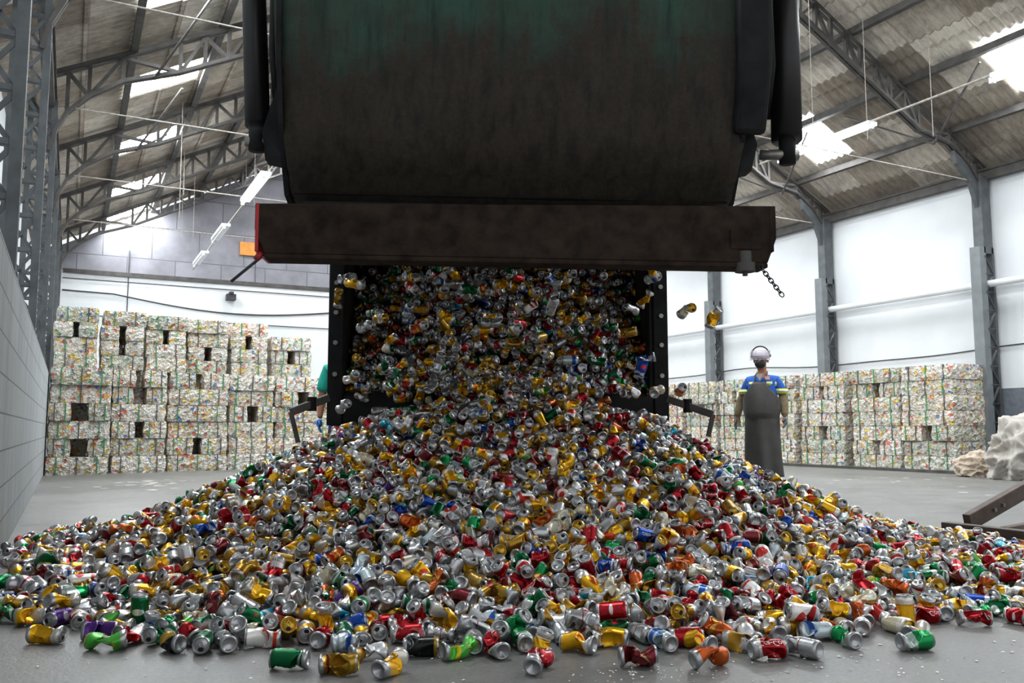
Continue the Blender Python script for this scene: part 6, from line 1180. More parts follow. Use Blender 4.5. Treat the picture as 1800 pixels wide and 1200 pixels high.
4292084763,17221485,4432484745,61259804,4587288919,77279813,4900493065,27435425,4954489447,62420703,4887904444,41314620,4997702617,48986464,5161511595,33930742,5507118720,40565965,5408098935,69348066,5449495910,84313204,5512497104,38634380,5624104244,22620364,5748303045,80685864,5793257440,22233046,5856307224,48714896,5908509038,99086082,6129904230,29270724,6201875435,75733460,958529417,49403550,
1021534232,96069641,1134932434,43830051,1233932433,21588890,1341934841,60905622,1390546247,44422313,1449941468,20926404,1466164884,12372523,1628138502,52092985,1712728332,65862995,1842318781,16774664,2022327801,15372204,2034923631,20499882,2245529666,28746532,2429142892,87967124,2481341114,62750483,2497526129,94446321,2668519539,61025181,2884536955,25798811,2929523786,15611530,3044724970,79007237,
3163511174,17378753,3248111178,30634907,3395680591,89288490,3480285409,65443327,3635120209,82467250,3746714197,23672170,3838500984,35063221,3978894387,9206790,4058104586,65318922,4140929178,56866782,4315509965,21892813,4376663163,71171900,4529706333,49009545,4698932719,28766683,4855527875,82608270,5012110446,44714945,5121909819,40598493,5150738003,64168474,5399138528,71778246,5431525912,22543200,
5615110291,78273266,5550348666,31391080,5643931260,66793337,5694327040,45990093,5777138434,28796822,5888743229,50198821,5998537845,75848527,6095735417,17348188,6187523414,57579457,922573240,63607246,1089970841,58570460,1149372630,43688787,1233968442,84561480,1313170240,60474153,1390584647,84289768,1471584054,23677470,1450005674,84449133,1525599098,39717085,1745164936,19165255,1811744558,69028326,
2054745810,16859364,2097954224,45330203,2223965660,79688363,1725597019,48914040,2378778301,35883301,2564170519,56849210,2670362749,25899081,2754956771,75806906,2848575976,86228489,2963756795,37329087,3073535195,88006765,3334553199,63605282,3406521991,27331682,3487553218,32272141,3615371804,22466406,3662161016,77148147,3888914794,65362955,3984321383,8817583,4052747794,95630473,4148164568,54883813,
4223753169,63652502,4410918958,74179656,4569347735,71106346,4668362106,21818916,4878947072,79587469,4857366868,9095063,5033780034,52285642,5213734988,74902505,5343364362,28148264,5433381103,91383180,5508991872,23405273,5571996064,63205725,5649373838,89147284,5742964850,60707888,5795171437,91272562,5899571441,21669681,5989570825,45411965,6075964244,33133062,6198348016,70128823,893800224,46296840,
1102605623,36444260,1174596025,102516983,1271807429,28642085,1363611018,72464735,1412229625,46899846,1498617068,68117063,1498642860,38786383,1590460245,67359641,1604917832,21821484,1684030295,36183616,1741624927,12502900,1756061503,78111663,1806472317,82926427,2310436466,42761248,2134218644,28334945,2549798731,13715986,2655990931,30103475,2751378361,35589593,2961997586,38203322,2994363365,65146485,
3140156805,5720497,3258964599,29896545,3413801229,40715241,3496585004,64107528,3575792205,32243020,3707178998,18425800,3892554982,60250585,3964544186,45328062,4004173003,81555287,4148181982,56549267,4301204166,59512802,4474000528,34212588,4612574115,49386066,4655811894,47236167,4769215479,40748484,5545178416,85805883,5035610036,81606720,5465935844,62688784,5417221906,22417276,5390196721,5792873,
5518044080,84308920,5645857256,83934360,5678214051,45685602,5771800832,5803807,5825808617,70774203,5878000827,36953160,5969809220,84527983,6099422425,12656265,6191180417,42333568,640058415,85815723,839914814,13937366,1163865617,61920267,1208842841,17527865,1297053617,17006840,1387074015,87775287,1408676447,43899460,1433962217,17131220,1540126216,83052784,1380019815,24127960,2202741616,21796460,
1570756218,70140363,1493436615,24153564,1918257017,75732760,1601420415,20748916,2002819824,15888733,2607436512,18520764,2735204743,74652885,2817999375,75710402,2949429355,18991817,2944023985,20432860,3102403604,14014262,3158200612,50478961,3406677965,23585313,3615383235,20714325,3611824011,17143243,3680199417,20435723,3811558602,32072733,3890761611,25577222,4099578420,20412690,4236451559,24353327,
4214807171,74826044,4400151956,60395783,4644999321,12563543,5410117268,29861264,4963834238,20079662,5210429414,19065926,5611748415,47748303,5394041416,69200202,5863929615,20191509,5403023416,48887064,5572103437,64252424,5654895622,15339213,5671077622,17491644,5692659035,26435163,5829478817,43882553,5827637415,71736417,5896026016,26527190,6142645216,24094723,6302910015,16929066,2080327216,54313268,
2371860638,73991122,2888232980,23659227,2985468353,23984216,3088067176,49426926,3055580196,84824066,3327373631,88924723,3334639585,37235466,3484053969,29895041,3628072567,75728668,3755792192,44500025,3833132181,55892197,4009588611,28490323,4119398185,28203067,4245474954,37207740,4502846731,46099863,4499169349,49087068,5250025840,52688902,1644656417,15681785,2657812520,48775681,2839612547,60843623,
2940512140,14143437,3214068389,40116981,3163604784,78228713,3267985020,22436320,3374222796,72939885,3442617990,18468791,3671294330,82470491,3851226385,74961203,3892583200,39759105,3898016798,17651447,3941187385,34970968,4438080929,47686108,4409179571,66760065,4410992753,27273642,4924300215,26619967,2148664818,15713605,2267456435,84310645,2827170309,12345957,2992743327,29200280,3057505731,20716829,
3223123730,42348363,3028625207,61594027,3278846808,89399736,3514756525,22545102,3079191529,15553765,3694726131,27461705,3908968131,87515364,3791923131,19068361,4306645572,65363966,4173556521,27266693,4778566816,15483646,4400365507,13854462,5289619815,21743070,2197276817,40632763,2717399078,79584400,2807399082,29733825,2933414084,40672884,3079212892,12405225,3122400913,92559037,3244773915,71764545,
3403167920,82950376,3644384710,76530423,3683996099,9097008,3752397893,8996700,3844197306,92525622,3952170912,82657487,4024191894,84101907,4180792500,15651891,4303176912,51161343,4715548222,76264242,4809120014,33096163,1932744015,87557325,2499720014,20188160,2393520617,32388403,2776851869,72405306,2848874631,24262440,3108042278,52161902,3198040486,44397113,3230423704,34912174,3367193110,35745962,
3558036282,20907661,3725459080,74306380,3660751414,15859160,3862224875,72454070,3946838070,86079228,4090844689,24838222,4162822481,34890544,4360920201,20932907,4510305799,82844420,5010651020,66769130,2429479224,46256733,2677859627,63493621,2663483612,70820107,2749880020,75939727,2893946004,60938263,3183711237,52562813,3361945415,35483321,3412226098,36255204,3509421905,59146002,3604892646,78031604,
3725478852,60943550,3772316035,48377405,3858728034,79188485,4148498039,59353217,4288906421,85884321,4377157406,31418381,4458120792,20451586,4854136222,64184540,2368360214,15553776,2611311793,22564263,2672551382,53799783,3018094434,38916243,2917295627,42787351,3131535216,77500233,3243166997,51660566,3403324427,56056341,3538300444,70955743,3579761005,15544447,3747156217,10689161,3844368215,74233413,
3840745427,21738953,4080150813,20527881,4134126222,69968283,4186346003,78275981,4432953774,63683267,4958542815,71762740,3522810622,37147350,3713632233,21465309,3818044838,66479405,3953056845,58586280,2280873042,15735933,2649882645,48585242,2936096445,17352936,3452671839,38907904,3746063447,84570385,4143874240,67565265,4307644824,76315223,4291467037,92507380,4406660429,41921693,4640697049,84589925,
2426693441,38019942,2511318041,78061160,2538282640,13966176,2775907845,38557566,3144891071,36382520,3238504844,94119803,3366301244,34216284,3423894058,22646164,3551697662,62530053,3645310255,72553245,3873909062,96038333,3971122869,28150883,4608319227,32199402,2135125830,83132087,2318740834,69381502,2509543850,47070984,2608527647,40688869,2779549873,76499973,3038730062,32304573,3103529474,74233211,
3299714460,77598122,3780338477,24788442,4012537262,30672765,4097122256,38881867,4284321053,22253905,4642534248,29813160,4916184628,51713960,1906578044,31482826,2172944446,59267285,2396170246,89359801,2637370276,32157906,2799372667,70307760,2846156468,74934984,3009956483,63990750,3083758281,36295983,3386170898,49085286,3810957084,73039301,3899150498,10541880,4010757067,28328845,4413961258,51712803,
4646176861,84203202,4831561253,52030670,4865785261,60485847,5013395448,62576368,5097954639,25825700,5157361838,78191120,1822003245,82921770,2061416441,25623121,2360157651,72958621,2363797859,90813684,2448396067,74869716,2567204468,29102962,2878582889,26696391,3001006304,56215786,3490585896,74322185,3692184105,38089971,3814577495,59806962,3899169707,8849744,4084576891,67607103,4269978086,18743036,
4412194276,13550962,4484193679,64270662,4530981671,76489673,4691163661,66182760,4941409863,13930841,5116002045,47659682,5193389447,86058332,1717626043,50530023,1834644042,56825386,1804026648,48853206,2020056059,23888443,2075842273,97288467,2470008085,97452364,2534785883,70228123,2704022466,77855665,2813824305,38273500,2831805105,35093800,2946988308,38503403,3182811101,59691507,3501423108,33467453,
3751605110,55401664,4100806308,70070465,4286223109,2394981,4657024280,69554270,4770413478,58442440,4828037477,73426421,4988239255,77589504,5081828453,46294545,5238452466,92705486,5339224257,60214788,5395037445,17286183,1764454848,86293560,1897654257,68310051,1953451244,50999580,2059676462,30910781,2113663862,49084000,2230665689,77905360,2461044697,85821223,2466468111,53041300,2677041696,92503960,
2736430296,94222153,3582448342,78290504,3793016525,74185580,3847021923,68036561,4217854323,55191283,4475235699,80815365,4581435089,66132385,4727240476,48042163,4754270509,45623064,4885654289,81171720,5076396667,55990525,5053075244,55956861,5164644071,31593643,5418459051,45365273,5486850644,25430425,1503495049,40559243,1654692657,45532505,1760881256,10794315,1829305256,48301840,2034492054,46511947,
2131690885,27306103,2282864501,25896087,2340460896,48023613,2405262098,61811000,2558272303,75754442,2632070515,91173782,2734669924,81681248,2884049523,37235350,2984846525,30765967,3085670557,76497493,3177475355,68571681,3537478943,22440613,3577075366,76547205,3802070563,55358077,3955074150,8814180,3987453749,10567123,4124277124,49376243,4165695138,48854885,4367263924,94372336,4444650120,43806393,
4534653124,28637045,4880301706,100517417,4878482488,58796192,5033295093,5701206,5117881280,20229196,5240282469,71667540,5337501062,51810263,5414887230,65391365,5456278849,38958300,5569685445,64555169,1541315466,56028840,1633121468,86334426,1739326255,50179622,1811332261,50177163,1885117889,84819345,2185694498,73218864,2198315511,71190553,2263113709,74079777,2621304750,71712687,2828254928,82771601,
2876877733,53680193,3026303578,52229061,3101895758,70994305,3215300569,89050063,3271047729,53270860,3420490973,16902360,3521283779,25169700,3611299970,22318423,3728294567,43933462,3879481374,57019657,4066722762,79041660,4358299944,42159641,4442884321,83051424,4574286728,82647907,4779498719,47925553,4763325702,28426234,4891119115,20973663,4970314288,69749162,5159311882,56798923,5294291472,65165382,
5279915469,23957628,5443734062,67617104,5611108240,35773307,5623727445,81427980,1415361630,33550009,1489156846,17030536,1633157447,36837161,1683552668,17322026,1771745470,53617081,1906754502,9107020,2016555068,76418043,2003934105,48891981,2162330521,87612447,2255931128,9201765,2374729950,85951186,2453916137,47775996,2745489743,23907140,2889550387,63234480,3038926393,65040264,3262092767,53604467,
3389907181,66466965,3429520977,43648993,3832740809,68592166,3892107191,81313600,4198124578,30661441,4630125750,89503200,4702089722,76303645,4853343729,58620891,4970337684,49039600,5090954504,66506326,5161151492,62396547,5231337080,79516633,5429368871,72384145,5519356852,86023565,5564346646,18691733,5679568845,49377706,1352400641,13751877,1525205434,65624382,1593595855,96195409,1651188660,54773786,
1800579073,41337664,1859980293,64322980,1935570105,69255164,2059774899,72235402,2027361119,56838805,2365753947,54587665,2486359976,57888400,2758158795,76085125,2947144398,79373167,3017353992,92434997,3125373800,45416450,3236956396,23854722,3380967818,55325544,3422353998,18973665,3595162416,87708890,3701354615,22070783,3791367826,71440673,3935353416,72552884,3953367211,25861023,4363768380,37355423,
4405140174,35461877,4495123338,58164880,4468153382,45597203,4671556937,19130980,4979368336,34938326,5027945506,67451320,5062169502,40745960,5144971305,34939863,5258363473,78134985,5315968255,61853508,5395190471,97365344,5571598257,87608482,5703000655,28814903,5767798843,22497233,1334418047,31716781,1447809641,27336360,1600815070,33669473,1746598281,28245704,1779017486,58628160,1890621700,18819960,
1975190517,8695653,2106606129,29027168,2133567136,87505320,2324391167,43036926,2385607990,48853721,2475581589,34700324,2596168373,52194180,2981390022,79484854,3065964804,55268563,3175782221,61937080,3348595433,52789609,3492574406,21823880,3712169643,74779744,3784198435,86356813,3839994830,50949310,3993005035,38570981,4100982230,50284860,4210794828,23647185,4561810992,29896973,4709398965,45597901,
4911001346,20901566,5047841559,33122080,5081994709,64759013,5233194120,42285195,5270983903,54265131,5407818086,87130385,5443812663,64510247,5499612679,73429133,5613042047,69873790,5699432467,78150340,1280467253,79344284,1442453448,37151380,1374065457,12462345,1555839672,9200393,1734044498,21957642,1809624112,67778905,1969853516,59307102,1993213317,37237301,2203813924,48550608,2337033781,74545028,
2445020601,57124503,2617841630,65731667,2751051844,61947147,2855436243,27330004,2882365398,46514460,3114609229,29728880,3231523988,77601631,3469139611,53020944,3568181027,79011526,3649216451,49570143,3795032024,58655663,4014621267,97630597,4099229043,96139605,4322421236,46937000,4543818218,42333865,4804791161,38115968,4781443370,51152245,4887610974,20508353,5114413304,34195916,5202637312,33814823,
5323228904,38876966,5323249301,33256703,5501439088,45606183,5532054072,86316763,5600462449,24120506,5726460659,66455963,5848851644,65233023,1242708665,40750033,1356101467,84882470,1471290650,96294966,1555872051,52982432,1581055882,79160543,1680069706,62529626,1820458901,71456442,1881661918,79425282,1995049341,78056960,2149840348,72716750,2297442797,92472693,2418050597,71170662,2473851820,78238263,
2646674646,81593160,2698862048,66251820,2904090271,57092206,2950866262,32023013,3062413439,74130400,3235244667,69479602,3274861469,38468908,3462062669,64326801,3517842874,94348733,3643857253,66019443,3800433858,57072924,3879650083,95527341,4000257265,97595482,4110062071,66897143,4255855449,47132402,4390846441,33844860,4664453030,67528826,4693274039,62647630,4830063200,20253463,4977642176,68039361,
5044287164,61111200,5155885333,25316380,5292670320,47713570,5452869675,55479625,5355658276,66703200,5544688852,69174664,5605887656,76863505,5733684050,34786022,5830888250,26510780,1255331436,28691703,1375923055,45259323,1444312841,25757656,1536102675,80826383,1611711671,43959173,1649482915,30811073,1744899106,58485245,1829482925,33910540,2047270955,20078410,2074239151,38857320,2275816979,21884280,
2344305229,35421140,2540486049,47711600,2675507061,13650663,2790703467,89122341,3067916092,66638405,3141706489,80906793,3177719112,70151476,3251508293,56937428,3413479484,46499066,3537673487,81574524,3663681288,46256769,3719498093,18807686,3890487279,20116481,3964286063,56990885,4093800243,73263603,4358498676,68563427,4466495670,79238527,4538478257,21052325,4727489038,45729570,4785098028,66626391,
4965112400,78059200,5323310551,69494520,5386321314,34213241,5506935687,71775356,5478117675,78379962,5710363857,39780023,5656336263,76366964,5694097855,20012805,5852505048,71417662,1143768045,17070449,1316536837,7001523,1359746451,61555353,1505531479,75736830,1599160304,75957560,1645926094,66049625,1732320697,89695280,1710737515,27036793,1802517143,79623960,1998764589,60100022,2131930405,51183748,
2196719015,70926385,2441544866,45599446,2527919064,20319363,2607082460,41106665,2700745488,30204361,2783527489,67567744,3030132311,65846642,2997683068,25875806,3240725720,50480020,3303729910,93835600,3453070498,49452741,3631315516,62519925,3627748533,76549085,3786108297,53880080,3874302295,81084717,3969698094,39607591,4108362309,58783103,4219956305,73846561,4295555697,37121911,4480914874,25082837,
4569097442,79629981,4722111846,53715228,4788740657,20189210,4925538220,67892854,5175720773,58811081,5272922558,59180760,5339535139,27421961,5434947125,93935181,5564521287,70263573,5593376481,24815173,5755342261,43777724,5800335037,38909040,5962371023,71559603,1199605864,78025242,1291392652,41993586,1411986667,26436887,1476765680,16938029,1563175267,73209163,1613511106,73137144,1660390314,35326884,
1770158535,16942463,2025714787,47290364,1903372369,100744067,2324580240,17139283,2329940038,79542365,2560359289,67538360,2628753875,74384020,2680963486,27578823,2715176700,74090383,2911343120,49376880,3129156332,92780840,3172349114,60060823,3431593553,55013495,3436968945,76017471,3541350931,28180500,3744719125,58653962,3791532329,89435303,3854547309,90746562,4045332320,70701700,4140737120,95677565,
4284767117,43994711,4372971311,57604443,4522359287,81451941,4630378484,38342720,4723960472,74977980,4851783252,62948788,5029949621,58065001,5083971788,10938607,5272956758,73308187,5344972963,16838320,5683369883,89220721,5490784903,63672342,5535778287,80681708,5679789077,95673748,5766183637,60190642,5926385449,28555044,1206833473,56043083,1323820247,62049524,1374215467,81416350,1448008866,64649782,
1606392677,34118190,1507456281,35047693,1538014913,80733865,1782820338,67491636,1860218559,42305435,1869188566,62397861,2231013836,66035857,2229224654,8667381,2274196462,87306790,2522593494,45233240,2661219318,81404442,2758400132,76729044,2893400154,89386272,3084186938,79746807,3077004351,42040741,3318210371,82727973,3422636768,97699533,3510788146,24993065,3568386321,47203520,3634980933,69918682,
3800592342,25120462,3807756337,18859483,4093953336,35656935,4106603740,27183325,4304589929,17365250,4414400737,82780760,4484539502,94095182,4596207304,81108727,4806794070,12447863,4912997651,17261321,5110963408,28444040,5132590997,97261920,5247792162,73182883,5395414951,37435665,5456616713,35484243,5557404095,62676145,5669005888,80724022,5755412475,81347180,5757190865,72621766,5886817249,55483663,
6029031044,32455524,1151059260,52971263,1296839452,72820362,1368846648,26818280,1464227481,17416322,1460667687,34692462,1602821505,28221980,1656821522,35768160,1730645547,50243044,1833246775,74319800,1903447998,74824773,1768480956,80926743,2331842064,62806844,2371449885,52810065,2452435506,32911800,2578429525,30766160,2691841531,84509090,2794421755,57705645,2979782752,64516744,3057223554,95699283,
3228222369,48746868,3370394756,29767484,3408216378,78198470,3577413356,71702791,3662040977,51991673,3836637384,80546107,3937441578,58621626,4076024176,51139744,4171436775,39076845,4268634955,45571565,4270466776,60320765,4423428933,42006670,4704219295,94273153,4709640279,17266980,5021056425,84654208,5015603016,40398966,5118236607,14170225,5154238384,38839913,5233423382,55388440,5494430525,28567544,
5573627494,20393383,5643856872,72891415,5697842466,35612261,5759051465,17378325,5910249046,63568280,5966057433,72958488,1219460454,81292724,1296890445,68273848,1421052657,61361082,1421073064,86358213,1518280898,33662580,1601060506,79878621,1709060535,76291067,1725286930,13995853,1919711600,39753409,2065479232,29090082,2164473854,77538940,2265288859,28613807,2279657077,95673347,2286878085,80623180,
2585654725,21572874,2578490137,62324165,2965438563,72770520,3010478174,38909904,3096861379,59250643,3212065595,65181460,3316445778,74910693,3419066170,64599174,3456860196,38601220,3685494398,82974284,4101251791,25810262,3834867991,22515026,3950067398,47396360,4103079986,43365903,4182261978,48866823,4463094974,55466264,4473855920,50642563,4725876300,27163605,4695262494,53796315,4981465444,37493734,
5109281017,89373753,5213664201,25794071,5238890579,47084401,5361286960,68423982,5543055714,15365644,5613239493,29179346,5573690483,47763545,5674499458,79699683,5730283853,79331497,5867062251,102409882,5933680243,29073120,1100713243,24211960,1296924045,73300221,1332962467,49531627,1376086871,15904272,1467895289,62624440,1498516296,83208181,1552520514,21795562,1602930129,83031490,1883737384,81085593,
2040301410,17604342,2189713457,74370420,2254512881,27272056,2362512303,97264556,2411099111,92601096,2531701509,90840364,2715321968,79914688,2877294388,50549728,2956469181,18964725,3053699789,79561422,3194088396,68448905,3296693781,68222226,3393897408,15712463,3582896232,27152746,3732293818,83028440,3834890814,86380076,3892483015,84513481,3959102812,20662861,4079724397,76289916,4140910010,33615896,
4616112920,42115413,4517088338,61992292,4718696718,83141993,4868096687,75065860,5055294233,52804805,5044526051,30023280,5318100768,77273227,5489136126,86470451,5316261768,57148891,5516181707,59439880,5672758295,12303460,5723103080,72467167,5782519251,39986164,5865300658,75705273,5861766661,53601157,5953516842,69011544,1131356441,63810626,1262746854,79244066,1296928872,85997227,1408522286,47345843,
1518376307,84851326,1574159513,35604040,1473337903,82746433,1642581120,74632027,1903564378,55877810,1671394332,46139144,2051148239,13790401,2283348297,60923604,2326579481,47043007,2547956739,35564345,2594731553,60832500,2742337565,73992360,2835944782,70178583,2996171197,10694482,3150929208,50300461,3240934606,70240621,3296708209,89657303,3456910617,67538867,3541522610,24794953,3581135828,42194946,
3793529802,25672080,3860140008,69889973,3993331008,54492685,4133753802,68587607,4236339991,16988665,4382133378,66680803,4531552562,84406683,4616160344,26972940,4821350699,20651246,4941966852,12268460,5015754842,71476947,5120145829,56110833,5366745745,36621006,5672832059,85818105,5582749305,35513630,5595375079,67536396,5616942680,18438330,5723136072,81403197,5705151657,36967464,5836540246,67586660,
6034552852,43933985,1242994846,52744386,1318607445,29830493,1412160062,30912725,1428450637,56957543,1422975695,89426540,1471671657,25993711,1646206888,12405226,1549057265,68360157,1845970970,13832325,1784812936,29020413,1973796799,35657069,2166606058,74097557,2096191430,27283404,2463378324,50460653,2630811945,81070903,2746010171,7462160,2769378994,46120403,2897170585,66844863,3102379014,28562777,
3194166399,61544563,3343536410,23754262,3404765229,28266227,3566760432,23534520,3761187421,65174842,3842186216,12041063,3919579024,71775000,4022162827,38850765,4193206601,22544423,4243581390,37949750,4313754380,94150823,4528019727,58189497,4589208338,29178341,4839419079,41624765,4920396280,64271281,4968989659,27321560,5300149974,41203622,5255181172,65326033,5467605692,15448422,5465852480,79417124,
5797055433,57453425,5696172067,91090442,5701594270,53695685,5733990645,54302880,5827591236,31907383,5991395447,24068362,1032468015,19090750,1223286612,34080248,1338457237,19315907,1414088415,50514805,1455516014,18978653,1511289617,20833728,1550976615,79142440,1698550236,16838240,1594277415,27557068,1689463278,9259952,1653575420,73273277,1914617424,77999589,2483242482,67384881,2535446685,7362625,
2495786144,91000466,2774825744,23855565,2909793374,97706320,3118652792,60533496,3043007200,82768145,3192431805,16961522,3464230609,64132477,3372468984,85958783,3505631184,83078940,3550609611,45381286,3806224009,68310442,3926825219,18364161,3982614408,52891242,4121239577,71451185,4371431148,60385342,4338990374,68148826,4438041921,23300893,4542444906,20151657,4670246677,14191453,5068212638,32524513,
5377804216,53826762,5563231216,82385171,5554212016,87504760,5694553815,39607685,5492919045,44074480,5635111822,12551380,5746808415,40686775,5593664435,27487220,5768226045,12120827,5903257217,19263465,5966230221,22566640,1947076214,82742210,2083849218,55445400,2720838926,63646373,2854052765,30211290,3113298944,44618024,3077233573,45502364,3242872553,46793000,3325691768,82922887,3260896571,71303980,
3473287578,79993985,3714455787,17199733,3818862984,30868346,3889053390,43777980,3986235992,35484027,4146476157,51051607,4472298908,29946883,4704471852,80017988,4493872507,22444865,1977595841,79009923,2161243830,30595625,2812666548,74245322,2987258782,90992962,2006455813,87570633,3176273756,34670383,3203300167,84342068,3358111550,68265343,3493104948,39714201,3660300422,12245760,3640694771,12639476,
3755895975,92097788,3928680987,50702937,4029474982,83194525,4124860575,37899860,4443423949,78225501,4789291816,89185500,4893643839,32506445,3120607732,40674466,2774992727,15609836,2771311730,17033102,2888316530,50550981,2778443769,40604761,3145732730,34069320,3278865391,28891160,3345151545,17472664,3732484131,55427663,3568680981,14043843,3748670789,53172396,3781099129,66874322,3692842013,17078951,
4083531530,17399145,4148226999,17288680,4258118342,32088380,4333709930,29118765,4456117732,52665933,2559007130,87557320,2708285930,43966147,2794742930,28257101,2897355531,41259187,2920822131,86286731,2963923731,24109987,3152982531,18819722,3341942931,82438100,3455335129,85745196,3622715329,29098333,3743390929,27434333,3822748129,31457765,4020511730,37408360,4033078730,67461903,4150133931,43975633,
4227536329,63525000,4301340529,86083242,4378746534,23728620,3005811530,17037113,2625589130,52191783,3219498532,82681720,2566087132,22455283,2931671929,86199121,3228633530,38997603,3298772928,85802226,3233951930,27381486,3646174730,55927060,3541715930,25084685,3737961531,65266420,3858609530,25723764,3959378331,87846910,4009786132,54403322,4241981929,55991251,4142996931,47764862,4036834130,21781163,
4538935132,85797570,4323217730,81428340,1934565614,72480445,2524982933,35682325,3680732331,85767167,3073861729,89281995,2989160931,21916587,2875784931,69140381,3003544738,76162441,2998187928,37394484,3626413129,52176962,3696610129,87488645,3597536942,53252880,3700241930,15636147,4007892560,12348123,4431040732,25708780,4045805332,77461620,4132165731,52153754,3928882130,84137313,4254832730,24060173,
2292738614,81479183,2418742214,17122737,2663501002,44510301,2773352592,38999567,3191126331,29909735,2947968530,69087461,3299067529,17148320,4551764931,67526520,3543618532,46140800,3941533731,54316870,3860454529,74861405,4265232986,49439684,3556196932,85858400,4281691729,74962326,4753335618,36473340,2456567415,81241000,2744568188,80698285,2767928599,84563966,3120757400,13680030,4085452730,75806091,
4218766391,31428260,4400569371,51059362,4944167416,34029220]
LAB = [12062,5300,5381,3332,12300,15311,20062,5351,7332,10302,2381,5060,9381,9302,4060,12300,6371,7350,16060,15061,1352,25301,6350,20300,2371,20180,1310,1061,2301,7381,4060,22301,1280,1350,8331,9180,2310,5381,4331,2050,
3062,3352,1270,11301,1330,1240,9060,10310,5181,4381,2360,3092,9311,6312,8060,2181,5300,8301,3350,2330,2331,1061,3242,2361,2060,1370,2272,3380,5312,1381,1291,4242,5091,5152,2301,7311,12181,6311,7330,1250,
4200,3092,6350,2271,3300,9182,6251,5060,5132,8312,1060,3360,4061,2352,2331,1381,5351,1291,4292,4331,2092,3271,5201,3090,1380,2181,2132,3372,5310,4351,2380,3150,2220,1160,1300,1302,1161,1251,1310,1091,
1041,2301,4331,3312,1181,1252,3222,2200,2122,1062,1121,5060,1221,2350,2362,1332,1091,1301,1380,4250,1060,2290,4181,1220,2330,3312,4310,1301,5301,1182,1402,1332,2062,2181,1192,1250,4202,2300,3182,1392,
1361,2310,1401,2091,1291,1201,2381,1351,1361,1052,1131,1220,3180,2340,2350,1272,1372,1041,2060,2162,1240,1181,2130,4302,1381,1202,1302,4311,1211,1192,1122,2291,1040,1221,2280,2090,2301,1361,2050,1330,
1320,1051,1250,1300,1351,1251,1400,1362,1192,1370,1181,1330,1230,1291,1090,1282,1061,1291,1391,1281,3301,1092,1071,1341,1112,1401,2310,1320,1391,1272,1052,1302,1312,2090]
N = len(REST)//2; recs = []
for i in range(N):
    a, b = REST[2*i], REST[2*i+1]; b, kl = divmod(b, 400); q = [(b//4096)/31.5-1, (b//64 % 64)/31.5-1, (b % 64)/31.5-1]
    qw = math.sqrt(max(0, 1-sum(c*c for c in q))); xy, z = divmod(a, 600); x, y = divmod(xy, 3000)
    z = z/500; f = min(1, max(0, (z-.5)/.35)); z += .10*f*f*(3-2*f)      # the very top of the heap stands a hand higher
    recs.append((kl//20, kl % 20, (x/500-4, y/450+2.5, z), (qw, *q)))
NI = 234
STATE = {'whole': 'nearly whole', 'dented': 'dented', 'pinched': 'pinched', 'bent': 'bent', 'squashed': 'squashed short', 'puck': 'crushed flat endwise', 'flat': 'flattened', 'crumpled': 'crumpled', 'twisted': 'twisted'}
SHORT = ['emerald green front can', 'dull gold front can', 'tipped yellow front can', 'foremost red and silver can', 'upright crushed yellow can', 'yellow can beside upright one', 'bent yellow front can', 'copper-red front can', 'small orange can', 'pale red front can', 'plain silver front can', 'lone silver-green can', 'gold-lidded cream can', 'whole bright red can', 'pinched flattened red can', 'bent dark green can', 'white-ended yellow can', 'crimson can at edge', 'long whitish front can', 'crushed green front can', 'dented yellow corner can', 'pinched yellow corner can', 'flattened purple can', 'crumpled lime green can', 'red can beside lime', 'green can behind black', 'small black can', 'dark green lid-forward can', 'striped silver front can', 'large white-red can', 'pale grey-blue can', 'long black front can', 'multicoloured scrap can', 'silver base-forward can', 'pink-red front can', 'grey-green front can', 'pale blue-grey can', 'dented yellow-white can', 'smooth red front can', 'flattened silver-gold can', 'squashed white-blue can', 'x', 'x', 'x', 'x', 'x']
for i in range(NI):
    k, l, p, q = recs[i]; od, ref, fc = LAB[i]//1000, LAB[i]//10 % 100, LAB[i] % 10
    face = ('side on', 'lid facing forward', 'base facing forward')[fc]
    lab = f"{STATE[KINDS[k]]} {COL[LIV[l]]} can, {face}, {nth[od-1]} {COL[LIV[l]].split(' and ')[0]} one from the {SHORT[ref]}"
    if len(lab.split()) > 16: lab = lab.replace('facing forward', 'forward')
    if len(lab.split()) > 16: lab = lab.replace('nearly whole', 'whole').replace('squashed short', 'squashed').replace('crushed flat endwise', 'crushed').replace(' one from', ' from')
    if len(lab.split()) > 16: lab = lab.replace(', side on', '')
    can(k, l, place(p, q), lab, 'cans in the front of the heap')
R = random.Random(31)
PITC, PITS = math.cos(PITCH), math.sin(PITCH)
def on_ray(px, py, dist):
    """a point in the air straight out from the lens' place at this distance"""
    a = (px-900)/1524; b = -(py-600)/1524; v = Vector((a, PITC-PITS*b, PITS+PITC*b)); v *= dist/v.y; return Vector((v.x, v.y, v.z+EYE))
for px_, py_, dd, e, k, liv, lab in FALL:
    can(k, LIV.index(liv), RZ @ Matrix.Translation(on_ray(px_, py_, dd)) @ Euler(e).to_matrix().to_4x4(), lab, 'cans falling from the truck')
